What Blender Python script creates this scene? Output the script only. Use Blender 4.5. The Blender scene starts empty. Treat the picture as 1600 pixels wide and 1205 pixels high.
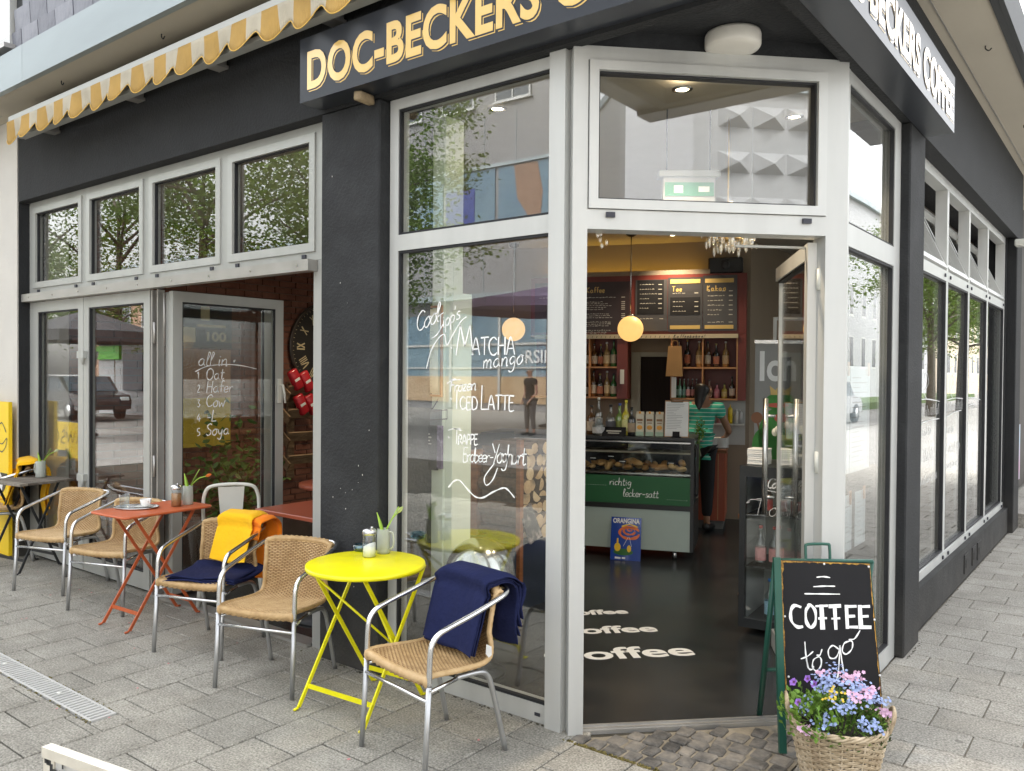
import bpy, bmesh, math, random
from mathutils import Vector, Matrix
R = math.radians
rnd = random.Random(7)
scene = bpy.context.scene
COL = scene.collection

# ------------------------------------------------------------------ camera, sky, sun, exposure
cam_d = bpy.data.cameras.new("camera"); cam = bpy.data.objects.new("camera", cam_d); COL.objects.link(cam)
cam_d.sensor_fit = 'HORIZONTAL'; cam_d.sensor_width = 36.0
cam_d.lens = 36.0 * 1283.77 / 1600.0
cam_d.clip_start = 0.05; cam_d.clip_end = 600
YAW, PIT, ROL = R(37.704), R(-0.792), R(0.436)
cam.location = (0, 0, 1.60)
cam.matrix_world = (Matrix.Translation((0, 0, 1.60)) @ Matrix.Rotation(YAW, 4, 'Z') @ Matrix.Rotation(R(90) + PIT, 4, 'X') @ Matrix.Rotation(ROL, 4, 'Z'))
scene.camera = cam

SUN_EL, SUN_AZ = R(52), R(322)        # azimuth clockwise from +Y
world = bpy.data.worlds.new("World"); scene.world = world; world.use_nodes = True
wn, wl = world.node_tree.nodes, world.node_tree.links
wn.clear()
sky = wn.new('ShaderNodeTexSky'); sky.sky_type = 'NISHITA'; sky.sun_disc = False
sky.sun_elevation = SUN_EL; sky.sun_rotation = SUN_AZ
sky.air_density = 1.3; sky.dust_density = 4.0; sky.ozone_density = 0.6
hsv = wn.new('ShaderNodeHueSaturation'); hsv.inputs['Saturation'].default_value = 0.13
bg = wn.new('ShaderNodeBackground'); bg.inputs['Strength'].default_value = 0.15
wo = wn.new('ShaderNodeOutputWorld')
wl.new(sky.outputs[0], hsv.inputs['Color']); wl.new(hsv.outputs[0], bg.inputs['Color']); wl.new(bg.outputs[0], wo.inputs['Surface'])

sun_d = bpy.data.lights.new("sun", 'SUN'); sun = bpy.data.objects.new("sun", sun_d); COL.objects.link(sun)
sun_d.energy = .5; sun_d.angle = R(20); sun_d.color = (1.0, 0.96, 0.9)
sd = Vector((math.sin(SUN_AZ) * math.cos(SUN_EL), math.cos(SUN_AZ) * math.cos(SUN_EL), math.sin(SUN_EL)))
sun.rotation_euler = sd.to_track_quat('Z', 'Y').to_euler()
sun.location = (6, -8, 14)

scene.view_settings.view_transform = 'Standard'; scene.view_settings.look = 'None'
scene.view_settings.gamma = 1.0; scene.view_settings.use_curve_mapping = False
scene.view_settings.exposure = 2.25
try:
    scene.cycles.max_bounces = 10; scene.cycles.transparent_max_bounces = 24
    scene.cycles.diffuse_bounces = 4; scene.cycles.glossy_bounces = 4
    scene.cycles.caustics_reflective = False; scene.cycles.caustics_refractive = False
    scene.cycles.sample_clamp_indirect = 6.0
except Exception:
    pass

# ------------------------------------------------------------------ materials
def S(c): # srgb 0-255 -> linear
    return tuple(((x / 255) / 12.92 if x / 255 <= .04045 else ((x / 255 + .055) / 1.055) ** 2.4) for x in c)
MATS = {}
def csrc(n, coords):
    if coords == 'World': return n.new('ShaderNodeNewGeometry').outputs['Position']
    return n.new('ShaderNodeTexCoord').outputs[coords]
def mat(name, col, rough=.6, metal=0., var=.12, scale=8., bump=0., bscale=60., emit=None, estr=0., spec=.5, detail=4., rvar=0., coords='Object', trans=0.0, coat=0.0, sheen=0.0, stretch=None):
    if name in MATS: return MATS[name]
    m = bpy.data.materials.new(name); m.use_nodes = True
    nt = m.node_tree; n, l = nt.nodes, nt.links
    b = n['Principled BSDF']
    b.inputs['Roughness'].default_value = rough; b.inputs['Metallic'].default_value = metal
    b.inputs['Specular IOR Level'].default_value = spec
    b.inputs['Coat Weight'].default_value = coat
    b.inputs['Sheen Weight'].default_value = sheen
    b.inputs['Transmission Weight'].default_value = trans
    src = csrc(n, coords)
    if stretch:
        mp = n.new('ShaderNodeMapping'); mp.inputs['Scale'].default_value = stretch
        l.new(src, mp.inputs['Vector']); src = mp.outputs[0]
    if var > 0:
        nz = n.new('ShaderNodeTexNoise'); nz.inputs['Scale'].default_value = scale; nz.inputs['Detail'].default_value = detail
        l.new(src, nz.inputs['Vector'])
        oi = n.new('ShaderNodeObjectInfo')
        mx = n.new('ShaderNodeMix'); mx.data_type = 'RGBA'
        c1 = tuple(max(0, x * (1 - var * 1.6)) for x in col) + (1,); c2 = tuple(min(1, x * (1 + var * 1.6)) for x in col) + (1,)
        mx.inputs[6].default_value = c1; mx.inputs[7].default_value = c2
        ad = n.new('ShaderNodeMath'); ad.operation = 'MULTIPLY_ADD'; ad.inputs[1].default_value = .35; ad.inputs[2].default_value = -.175
        l.new(oi.outputs['Random'], ad.inputs[0])
        ad2 = n.new('ShaderNodeMath'); ad2.operation = 'ADD'; ad2.use_clamp = True
        l.new(nz.outputs[0], ad2.inputs[0]); l.new(ad.outputs[0], ad2.inputs[1])
        l.new(ad2.outputs[0], mx.inputs[0]); l.new(mx.outputs[2], b.inputs['Base Color'])
        if rvar:
            mr = n.new('ShaderNodeMapRange'); mr.inputs[3].default_value = max(0, rough - rvar); mr.inputs[4].default_value = min(1, rough + rvar)
            l.new(nz.outputs[0], mr.inputs[0]); l.new(mr.outputs[0], b.inputs['Roughness'])
    else:
        b.inputs['Base Color'].default_value = tuple(col) + (1,)
    if bump > 0:
        nb = n.new('ShaderNodeTexNoise'); nb.inputs['Scale'].default_value = bscale; nb.inputs['Detail'].default_value = 6
        l.new(src, nb.inputs['Vector'])
        bp = n.new('ShaderNodeBump'); bp.inputs['Strength'].default_value = bump; bp.inputs['Distance'].default_value = .01
        l.new(nb.outputs[0], bp.inputs['Height']); l.new(bp.outputs[0], b.inputs['Normal'])
    if emit:
        b.inputs['Emission Color'].default_value = tuple(emit) + (1,); b.inputs['Emission Strength'].default_value = estr
    MATS[name] = m
    return m

def glass_mat(name, tint=(.97, .985, .98), r0=.055, rough=0.0):
    m = bpy.data.materials.new(name); m.use_nodes = True
    n, l = m.node_tree.nodes, m.node_tree.links; n.clear()
    g = n.new('ShaderNodeNewGeometry'); d = n.new('ShaderNodeVectorMath'); d.operation = 'DOT_PRODUCT'
    l.new(g.outputs['Incoming'], d.inputs[0]); l.new(g.outputs['Normal'], d.inputs[1])
    a = n.new('ShaderNodeMath'); a.operation = 'ABSOLUTE'; l.new(d.outputs['Value'], a.inputs[0])
    s1 = n.new('ShaderNodeMath'); s1.operation = 'SUBTRACT'; s1.inputs[0].default_value = 1.0; l.new(a.outputs[0], s1.inputs[1])
    pw = n.new('ShaderNodeMath'); pw.operation = 'POWER'; pw.inputs[1].default_value = 5.0; l.new(s1.outputs[0], pw.inputs[0])
    ma = n.new('ShaderNodeMath'); ma.operation = 'MULTIPLY_ADD'; ma.inputs[1].default_value = 1 - r0; ma.inputs[2].default_value = r0
    l.new(pw.outputs[0], ma.inputs[0])
    t = n.new('ShaderNodeBsdfTransparent'); t.inputs[0].default_value = tint + (1,)
    gl = n.new('ShaderNodeBsdfGlossy'); gl.inputs['Roughness'].default_value = rough; gl.inputs[0].default_value = (1, 1, 1, 1)
    if rough == 0.0:
        tc = n.new('ShaderNodeTexCoord'); nz = n.new('ShaderNodeTexNoise'); nz.inputs['Scale'].default_value = .9; nz.inputs['Detail'].default_value = 1
        bp = n.new('ShaderNodeBump'); bp.inputs['Strength'].default_value = .02; bp.inputs['Distance'].default_value = .05
        l.new(tc.outputs['Object'], nz.inputs['Vector']); l.new(nz.outputs[0], bp.inputs['Height']); l.new(bp.outputs[0], gl.inputs['Normal'])
    mx = n.new('ShaderNodeMixShader'); o = n.new('ShaderNodeOutputMaterial')
    l.new(ma.outputs[0], mx.inputs[0]); l.new(t.outputs[0], mx.inputs[1]); l.new(gl.outputs[0], mx.inputs[2]); l.new(mx.outputs[0], o.inputs[0])
    MATS[name] = m
    return m

def stripe_mat(name, c1, c2, axis=2, freq=20., duty=.2, rough=.8):
    m = mat(name, c1, rough, var=0, bump=.15, bscale=120)
    n, l = m.node_tree.nodes, m.node_tree.links
    tc = n.new('ShaderNodeTexCoord'); sp = n.new('ShaderNodeSeparateXYZ'); l.new(tc.outputs['Object'], sp.inputs[0])
    a = n.new('ShaderNodeMath'); a.operation = 'MULTIPLY'; a.inputs[1].default_value = freq; l.new(sp.outputs[axis], a.inputs[0])
    f = n.new('ShaderNodeMath'); f.operation = 'FRACT'; l.new(a.outputs[0], f.inputs[0])
    c = n.new('ShaderNodeMath'); c.operation = 'LESS_THAN'; c.inputs[1].default_value = duty; l.new(f.outputs[0], c.inputs[0])
    mx = n.new('ShaderNodeMix'); mx.data_type = 'RGBA'; mx.inputs[6].default_value = c1 + (1,); mx.inputs[7].default_value = c2 + (1,)
    l.new(c.outputs[0], mx.inputs[0]); l.new(mx.outputs[2], m.node_tree.nodes['Principled BSDF'].inputs['Base Color'])
    return m

def ramp_mat(name, stops, rough=.9, scale=6., bump=.3, bscale=80., detail=8., coords='Object', stretch=None, spec=.3, metal=0., orand=.3):
    m = mat(name, (.5, .5, .5), rough, var=0, spec=spec, metal=metal)
    n, l = m.node_tree.nodes, m.node_tree.links
    src = csrc(n, coords)
    if stretch:
        mp = n.new('ShaderNodeMapping'); mp.inputs['Scale'].default_value = stretch; l.new(src, mp.inputs[0]); src = mp.outputs[0]
    nz = n.new('ShaderNodeTexNoise'); nz.inputs['Scale'].default_value = scale; nz.inputs['Detail'].default_value = detail; nz.inputs['Roughness'].default_value = .65
    l.new(src, nz.inputs['Vector'])
    oi = n.new('ShaderNodeObjectInfo'); ad = n.new('ShaderNodeMath'); ad.operation = 'MULTIPLY_ADD'; ad.inputs[1].default_value = orand; ad.inputs[2].default_value = -orand / 2
    l.new(oi.outputs['Random'], ad.inputs[0])
    a2 = n.new('ShaderNodeMath'); a2.operation = 'ADD'; l.new(nz.outputs[0], a2.inputs[0]); l.new(ad.outputs[0], a2.inputs[1])
    cr = n.new('ShaderNodeValToRGB'); els = cr.color_ramp.elements
    while len(els) < len(stops): els.new(.5)
    for e, (p, c) in zip(els, stops): e.position = p; e.color = tuple(c) + (1,)
    l.new(a2.outputs[0], cr.inputs[0]); l.new(cr.outputs[0], n['Principled BSDF'].inputs['Base Color'])
    nb = n.new('ShaderNodeTexNoise'); nb.inputs['Scale'].default_value = bscale; nb.inputs['Detail'].default_value = 5; l.new(src, nb.inputs['Vector'])
    bp = n.new('ShaderNodeBump'); bp.inputs['Strength'].default_value = bump; bp.inputs['Distance'].default_value = .008
    l.new(nb.outputs[0], bp.inputs['Height']); l.new(bp.outputs[0], n['Principled BSDF'].inputs['Normal'])
    return m

GLASS = glass_mat("window_glass", tint=(.985, .995, .985), r0=.125)
GLASS_L = glass_mat("folded_leaf_glass", r0=.05)
GLASS_R = glass_mat("window_glass_side", r0=.2)
CASEGL = glass_mat("display_glass", r0=.03)
BOTGL = glass_mat("clear_bottle_glass", tint=(.86, .9, .9), r0=.12, rough=.05)
def frost_mat(name, col, clear=.45):
    m = bpy.data.materials.new(name); m.use_nodes = True
    n, l = m.node_tree.nodes, m.node_tree.links; b = n['Principled BSDF']; b.inputs['Base Color'].default_value = col + (1,); b.inputs['Roughness'].default_value = .3
    t = n.new('ShaderNodeBsdfTransparent'); t.inputs[0].default_value = (.9, .92, .88, 1); mx = n.new('ShaderNodeMixShader')
    lw = n.new('ShaderNodeTexNoise'); lw.inputs['Scale'].default_value = 30; mr = n.new('ShaderNodeMapRange'); mr.inputs[3].default_value = clear - .12; mr.inputs[4].default_value = clear + .12; l.new(lw.outputs[0], mr.inputs[0]); l.new(mr.outputs[0], mx.inputs[0])
    l.new(b.outputs[0], mx.inputs[1]); l.new(t.outputs[0], mx.inputs[2]); l.new(mx.outputs[0], n['Material Output'].inputs[0]); return m
FROST = frost_mat("frosted_glass", (.62, .65, .6), .5)
M_black = ramp_mat("black_render", [(.3, (.0165, .0175, .019)), (.6, (.021, .0225, .0245)), (.8, (.034, .036, .039))], .78, 3, .7, 70, stretch=None, spec=.35)
def dust_low(m, dust=(.11, .1, .085), z1=.45):
    n, l = m.node_tree.nodes, m.node_tree.links; b = n['Principled BSDF']; col = b.inputs['Base Color'].links[0].from_socket
    p = csrc(n, 'World'); sp = n.new('ShaderNodeSeparateXYZ'); l.new(p, sp.inputs[0])
    nz = n.new('ShaderNodeTexNoise'); nz.inputs['Scale'].default_value = 6; nz.inputs['Detail'].default_value = 8; l.new(p, nz.inputs[0])
    mr = n.new('ShaderNodeMapRange'); mr.inputs[1].default_value = z1; mr.inputs[2].default_value = 0; mr.inputs[3].default_value = 0; mr.inputs[4].default_value = .62; l.new(sp.outputs[2], mr.inputs[0])
    ml = n.new('ShaderNodeMath'); ml.operation = 'MULTIPLY'; l.new(mr.outputs[0], ml.inputs[0]); l.new(nz.outputs[0], ml.inputs[1])
    mx = n.new('ShaderNodeMix'); mx.data_type = 'RGBA'; mx.inputs[7].default_value = dust + (1,); l.new(ml.outputs[0], mx.inputs[0]); l.new(col, mx.inputs[6]); l.new(mx.outputs[2], b.inputs['Base Color'])
dust_low(M_black)
M_frame = mat("silver_frame_paint", (.43, .44, .42), .42, .25, .1, 1.6, .02, 200, rvar=.12, stretch=(5, 5, .5), coords="World")
M_frame_w = mat("pale_frame_paint", (.54, .55, .535), .4, .2, .09, 1.6, rvar=.12, stretch=(5, 5, .5), coords="World")
M_galv = mat("galvanised_rail", (.42, .41, .39), .38, .6, .14, 5.0, .05, 60, rvar=.12)
M_rubber = mat("rubber_seal", (.012, .013, .016), .6, var=.05)
M_cap = mat("dark_cap", (.03, .032, .045), .5, var=.05)
M_whitewall = mat("white_render", (.62, .6, .56), .9, var=.06, scale=3, bump=.3, bscale=70)
M_soffit = mat("soffit_paint", (.52, .475, .39), .85, var=.07, scale=1.2, bump=.06, bscale=30, detail=6)
M_fascia = mat("zinc_fascia", (.3, .35, .37), .45, .35, .12, 3.0, .05, 30, stretch=(.3, 1, 1))
M_fasciaD = mat("dark_edge_trim", (.03, .033, .035), .6, var=.1)
M_slate = ramp_mat("slate", [(.3, (.12, .125, .16)), (.55, (.2, .21, .25)), (.8, (.28, .29, .34))], .5, 5, .5, 18, spec=.5)
M_floor = ramp_mat("dark_floor", [(.3, (.012, .014, .016)), (.55, (.021, .024, .026)), (.75, (.036, .037, .036))], .26, 2.2, .06, 40, spec=.45)
M_ceil = mat("cafe_ceiling_paint", (.42, .38, .32), .9, var=.04)
M_beige = mat("brown_beige_wall", (.25, .2, .145), .9, var=.06, scale=3)
M_sage = mat("sage_pillar_paint", (.68, .74, .62), .7, var=.04, scale=3)
M_red = mat("dark_red_laminate", (.16, .028, .02), .45, var=.1, scale=3)
M_redor = mat("orange_red_front", (.34, .065, .022), .4, var=.08)
M_ply = mat("ply_edge", (.45, .22, .09), .5, var=.15, scale=14, stretch=(1, 1, 6))
M_wood = ramp_mat("brown_wood", [(.3, (.16, .06, .022)), (.6, (.3, .12, .045)), (.8, (.38, .18, .08))], .5, 4, .1, 30, stretch=(1, 1, 8))
M_pallet = ramp_mat("pallet_wood", [(.3, (.12, .075, .04)), (.6, (.26, .17, .095)), (.8, (.36, .25, .15))], .8, 6, .3, 40, stretch=(1, 1, 6))
M_greywood = ramp_mat("weathered_wood", [(.3, (.09, .075, .06)), (.55, (.19, .165, .135)), (.8, (.3, .27, .23))], .8, 6, .4, 40, stretch=(10, 1, 1))
M_chalk = mat("chalk_white", (.93, .94, .94), .9, var=.06, scale=60, detail=6)
M_chalkdim = mat("faded_chalk", (.5, .48, .42), .9, var=.1)
M_board = mat("blackboard", (.014, .014, .016), .75, var=.3, scale=3, detail=8, spec=.25)
M_alu = mat("aluminium_tube", (.72, .73, .74), .24, 1.0, .06, 6, rvar=.08)
M_aludull = mat("dull_aluminium_leg", (.5, .51, .52), .4, .9, .08, 6, rvar=.08)
M_wicker = ramp_mat("wicker_strand", [(.25, (.34, .21, .09)), (.5, (.5, .335, .16)), (.8, (.62, .45, .25))], .55, 18, .15, 150, spec=.4)
M_wickerbase = mat("wicker_base", (.2, .11, .045), .8, var=.1)
M_basket = ramp_mat("basket_willow", [(.25, (.26, .19, .12)), (.5, (.46, .37, .25)), (.8, (.66, .57, .44))], .65, 16, .3, 120)
M_yel = mat("yellow_enamel", (.86, .8, .004), .36, var=.07, scale=14, spec=.5, detail=9, rvar=.14, bump=.03, bscale=25)
M_orange = mat("orange_red_enamel", (.5, .11, .035), .45, var=.12, scale=16, detail=9, rvar=.16, bump=.04, bscale=30)
M_darkmetal = mat("dark_metal", (.04, .042, .045), .5, .5, .1)
M_navy = mat("navy_fleece", (.014, .0185, .062), .95, var=.14, scale=14, bump=.5, bscale=45, spec=.15)
M_yfl = mat("yellow_fleece", (.92, .5, .004), .95, var=.07, scale=10, bump=.5, bscale=45, sheen=.05)
M_ofl = mat("orange_fleece", (.93, .23, .004), .95, var=.07, scale=10, bump=.5, bscale=45, sheen=.05)
M_paper = mat("white_paper", (.78, .79, .78), .8, var=.03)
M_steel = mat("brushed_steel", (.6, .6, .6), .25, 1.0, .05)
M_whitemetal = mat("white_metal", (.66, .67, .62), .4, var=.05)
M_pale = mat("pale_mint_panel", (.38, .46, .43), .35, var=.03)
M_green = mat("green_panel", (.012, .105, .034), .5, var=.1, scale=2)
M_black2 = mat("black_trim", (.016, .018, .02), .35, var=.08)
def leaf_mat(name, stops, tr=.35):
    m = ramp_mat(name, stops, .6, 3, .1, 20, orand=.1)
    n, l = m.node_tree.nodes, m.node_tree.links; p = n['Principled BSDF']; col = p.inputs['Base Color'].links[0].from_socket
    t = n.new('ShaderNodeBsdfTranslucent'); l.new(col, t.inputs[0]); mx = n.new('ShaderNodeMixShader'); mx.inputs[0].default_value = tr
    l.new(p.outputs[0], mx.inputs[1]); l.new(t.outputs[0], mx.inputs[2]); l.new(mx.outputs[0], n['Material Output'].inputs[0]); return m
M_tleaf = leaf_mat("tree_leaf", [(.3, (.06, .1, .016)), (.55, (.12, .19, .03)), (.8, (.2, .28, .05))])
M_leaf = ramp_mat("leaf_green", [(.3, (.035, .07, .012)), (.55, (.07, .125, .02)), (.8, (.12, .18, .035))], .6, 3, .1, 20)
M_leafy = ramp_mat("fresh_leaf", [(.3, (.07, .16, .02)), (.55, (.14, .26, .035)), (.8, (.25, .38, .07))], .55, 12, .1, 20)
M_tulipleaf = mat("tulip_leaf", (.33, .52, .06), .5, var=.12, scale=20)
M_bark = ramp_mat("tree_bark", [(.3, (.05, .04, .03)), (.7, (.13, .11, .085))], .9, 8, .6, 20)
M_gold = mat("gold_lettering", (.78, .53, .17), .2, .15, .03, coat=1.0)
M_sign = mat("anthracite_sign", (.04, .045, .055), .3, .1, .06, 1.5, spec=.3)
M_skin = mat("skin", (.3, .16, .095), .55, var=.05)
M_hair = mat("dark_hair", (.01, .009, .009), .45, var=.2, scale=60)

# ------------------------------------------------------------------ mesh builder
def cat(pts, k=6, closed=False):
    P = [Vector(p) for p in pts]; n = len(P); out = []
    rng = range(n if closed else n - 1)
    for i in rng:
        if closed: a, b, c, d = P[(i - 1) % n], P[i], P[(i + 1) % n], P[(i + 2) % n]
        else: a, b, c, d = P[max(i - 1, 0)], P[i], P[i + 1], P[min(i + 2, n - 1)]
        for j in range(k):
            t = j / k
            out.append(.5 * ((2 * b) + (c - a) * t + (2 * a - 5 * b + 4 * c - d) * t * t + (3 * b - a - 3 * c + d) * t ** 3))
    if not closed: out.append(P[-1].copy())
    return out

class MB:
    def __init__(s): s.v = []; s.f = []; s.sm = []; s.mi = []; s.m = 0
    def add(s, vs, fs, smooth=False):
        o = len(s.v); s.v += [tuple(v) for v in vs]
        for f in fs: s.f.append(tuple(i + o for i in f)); s.sm.append(smooth); s.mi.append(s.m)
        return s
    def box(s, c, sz, rot=None):
        h = [x / 2 for x in sz]; c = Vector(c)
        M = rot if isinstance(rot, Matrix) else (Matrix.Rotation(rot, 3, 'Z') if rot else Matrix.Identity(3))
        vs = [c + M @ Vector((sx * h[0], sy * h[1], sz_ * h[2])) for sx in (-1, 1) for sy in (-1, 1) for sz_ in (-1, 1)]
        return s.add(vs, [(0, 1, 3, 2), (4, 6, 7, 5), (0, 4, 5, 1), (2, 3, 7, 6), (0, 2, 6, 4), (1, 5, 7, 3)])
    def bb(s, x0, y0, z0, x1, y1, z1): return s.box(((x0 + x1) / 2, (y0 + y1) / 2, (z0 + z1) / 2), (abs(x1 - x0), abs(y1 - y0), abs(z1 - z0)))
    def rbox(s, c, sz, bev=.005, seg=1, rot=None, jit=0.):
        bm = bmesh.new(); bmesh.ops.create_cube(bm, size=1.0)
        for v in bm.verts:
            v.co = Vector((v.co.x * sz[0], v.co.y * sz[1], v.co.z * sz[2]))
            if jit: v.co += Vector((rnd.uniform(-jit, jit), rnd.uniform(-jit, jit), rnd.uniform(-jit, jit) * .5))
        bmesh.ops.bevel(bm, geom=list(bm.edges), offset=bev, segments=seg, affect='EDGES', profile=.5)
        M = rot if isinstance(rot, Matrix) else (Matrix.Rotation(rot, 3, 'Z') if rot else Matrix.Identity(3))
        bm.verts.index_update(); c = Vector(c)
        s.add([c + M @ v.co for v in bm.verts], [[v.index for v in f.verts] for f in bm.faces], seg > 1); bm.free(); return s
    def pbox(s, pl, u0, u1, z0, z1, d0, d1):
        P = [pl(u, z, d) for u in (u0, u1) for d in (d0, d1) for z in (z0, z1)]
        return s.add(P, [(0, 1, 3, 2), (4, 6, 7, 5), (0, 4, 5, 1), (2, 3, 7, 6), (0, 2, 6, 4), (1, 5, 7, 3)])
    def tube(s, pts, r, n=8, closed=False, cap=True, flat=None):
        P = [Vector(p) for p in pts]; N = len(P)
        rr = r if isinstance(r, (list, tuple)) else [r] * N
        T = []
        for i in range(N):
            a = P[(i - 1) % N] if closed or i > 0 else P[0]; b = P[(i + 1) % N] if closed or i < N - 1 else P[-1]
            t = (b - a); T.append(t.normalized() if t.length > 1e-9 else Vector((0, 0, 1)))
        up = Vector((0, 0, 1)) if abs(T[0].z) < .9 else Vector((1, 0, 0))
        nx = (up - T[0] * up.dot(T[0])).normalized(); vs = []
        for i in range(N):
            nx = (nx - T[i] * nx.dot(T[i]))
            nx = nx.normalized() if nx.length > 1e-6 else T[i].orthogonal().normalized()
            ny = T[i].cross(nx)
            for k in range(n):
                a = 2 * math.pi * k / n
                vs.append(P[i] + (nx * math.cos(a) + ny * math.sin(a) * (flat or 1)) * rr[i])
        fs = []
        for i in range(N if closed else N - 1):
            for k in range(n):
                j = (i + 1) % N
                fs.append((i * n + k, i * n + (k + 1) % n, j * n + (k + 1) % n, j * n + k))
        if cap and not closed:
            fs.append(tuple(range(n - 1, -1, -1))); fs.append(tuple((N - 1) * n + k for k in range(n)))
        return s.add(vs, fs, n > 4)
    def cyl(s, a, b, r0, r1=None, n=12): return s.tube([a, b], [r0, r0 if r1 is None else r1], n)
    def lathe(s, prof, c=(0, 0, 0), n=16, cap=True, sx=1, sy=1):
        vs = []; c = Vector(c)
        for r, z in prof:
            for k in range(n):
                a = 2 * math.pi * k / n; vs.append(c + Vector((r * math.cos(a) * sx, r * math.sin(a) * sy, z)))
        fs = []
        for i in range(len(prof) - 1):
            for k in range(n): fs.append((i * n + k, i * n + (k + 1) % n, (i + 1) * n + (k + 1) % n, (i + 1) * n + k))
        if cap:
            fs.append(tuple(range(n - 1, -1, -1))); fs.append(tuple((len(prof) - 1) * n + k for k in range(n)))
        return s.add(vs, fs, True)
    def ball(s, c, r, n=14, m=8, sz=1.0):
        return s.lathe([(max(1e-4, r * math.sin(math.pi * i / m)), -r * sz * math.cos(math.pi * i / m)) for i in range(m + 1)], c, n)
    def prism(s, pts, fn, d0, d1):   # pts 2D polygon; fn(x, y, d) -> 3D
        n = len(pts); vs = [fn(x, y, d0) for x, y in pts] + [fn(x, y, d1) for x, y in pts]
        fs = [tuple(range(n - 1, -1, -1)), tuple(range(n, 2 * n))] + [(i, (i + 1) % n, n + (i + 1) % n, n + i) for i in range(n)]
        return s.add(vs, fs)
    def stroke(s, pts, fn, w, d=.0015):  # flat ribbon in a plane, pts 2D
        P = [Vector((x, y)) for x, y in pts]; N = len(P); vs = []
        if N < 2: return s
        for i in range(N):
            t = P[min(i + 1, N - 1)] - P[max(i - 1, 0)]
            t = t.normalized() if t.length > 1e-9 else Vector((1, 0))
            ph = (P[0].x * 37 + P[0].y * 51); wf = (.86 + .2 * math.sin(i * 1.1 + ph) + .12 * math.sin(i * .45 + ph * 2)) * (.72 if i in (0, N - 1) and N > 3 else 1)
            nn = Vector((-t.y, t.x)) * w * wf / 2
            for q in (P[i] + nn, P[i] - nn): vs.append(fn(q.x, q.y, d))
        return s.add(vs, [(2 * i, 2 * i + 1, 2 * i + 3, 2 * i + 2) for i in range(N - 1)])
    def mesh(s, name, mats):
        me = bpy.data.meshes.new(name); me.from_pydata(s.v, [], s.f)
        for m in (mats if isinstance(mats, (list, tuple)) else [mats]): me.materials.append(m)
        me.polygons.foreach_set('use_smooth', s.sm); me.polygons.foreach_set('material_index', s.mi); me.update()
        return me

def clean(name): return name
def tag(o, label=None, catg=None, group=None, kind=None):
    if label: o['label'] = label
    if catg: o['category'] = catg
    if group: o['group'] = group
    if kind: o['kind'] = kind
    return o
def thing(name, label, catg, loc=(0, 0, 0), rz=0., group=None):
    o = bpy.data.objects.new(name, None); o.empty_display_size = .1; COL.objects.link(o)
    o.location = loc; o.rotation_euler = (0, 0, rz)
    return tag(o, label, catg, group)
def W(o):   # world matrix from loc/rot of things (built before depsgraph runs)
    m = Matrix.LocRotScale(o.location, o.rotation_euler, o.scale)
    if o.parent: m = W(o.parent) @ o.matrix_parent_inverse @ m
    return m
def ob(name, mb, mats, parent=None, world=False, label=None, kind=None, loc=None, rot=None):
    me = mb if isinstance(mb, bpy.types.Mesh) else mb.mesh(name, mats)
    o = bpy.data.objects.new(name, me); COL.objects.link(o)
    if parent is not None:
        o.parent = parent
        if world: o.matrix_parent_inverse = W(parent).inverted()
    if loc is not None: o.location = loc
    if rot is not None: o.rotation_euler = rot
    if label: o['label'] = label
    if kind: o['kind'] = kind
    return o
def copy_tree(o, parent=None):
    c = o.copy(); COL.objects.link(c); c.parent = parent
    if parent is not None: c.matrix_parent_inverse = o.matrix_parent_inverse.copy()
    for ch in list(o.children): copy_tree(ch, c)
    return c
def plane(O, u, n):
    O = Vector(O); u = Vector(u).normalized(); n = Vector(n).normalized(); z = Vector((0, 0, 1))
    return lambda a, h, d=0.: O + u * a + z * h + n * d

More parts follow.
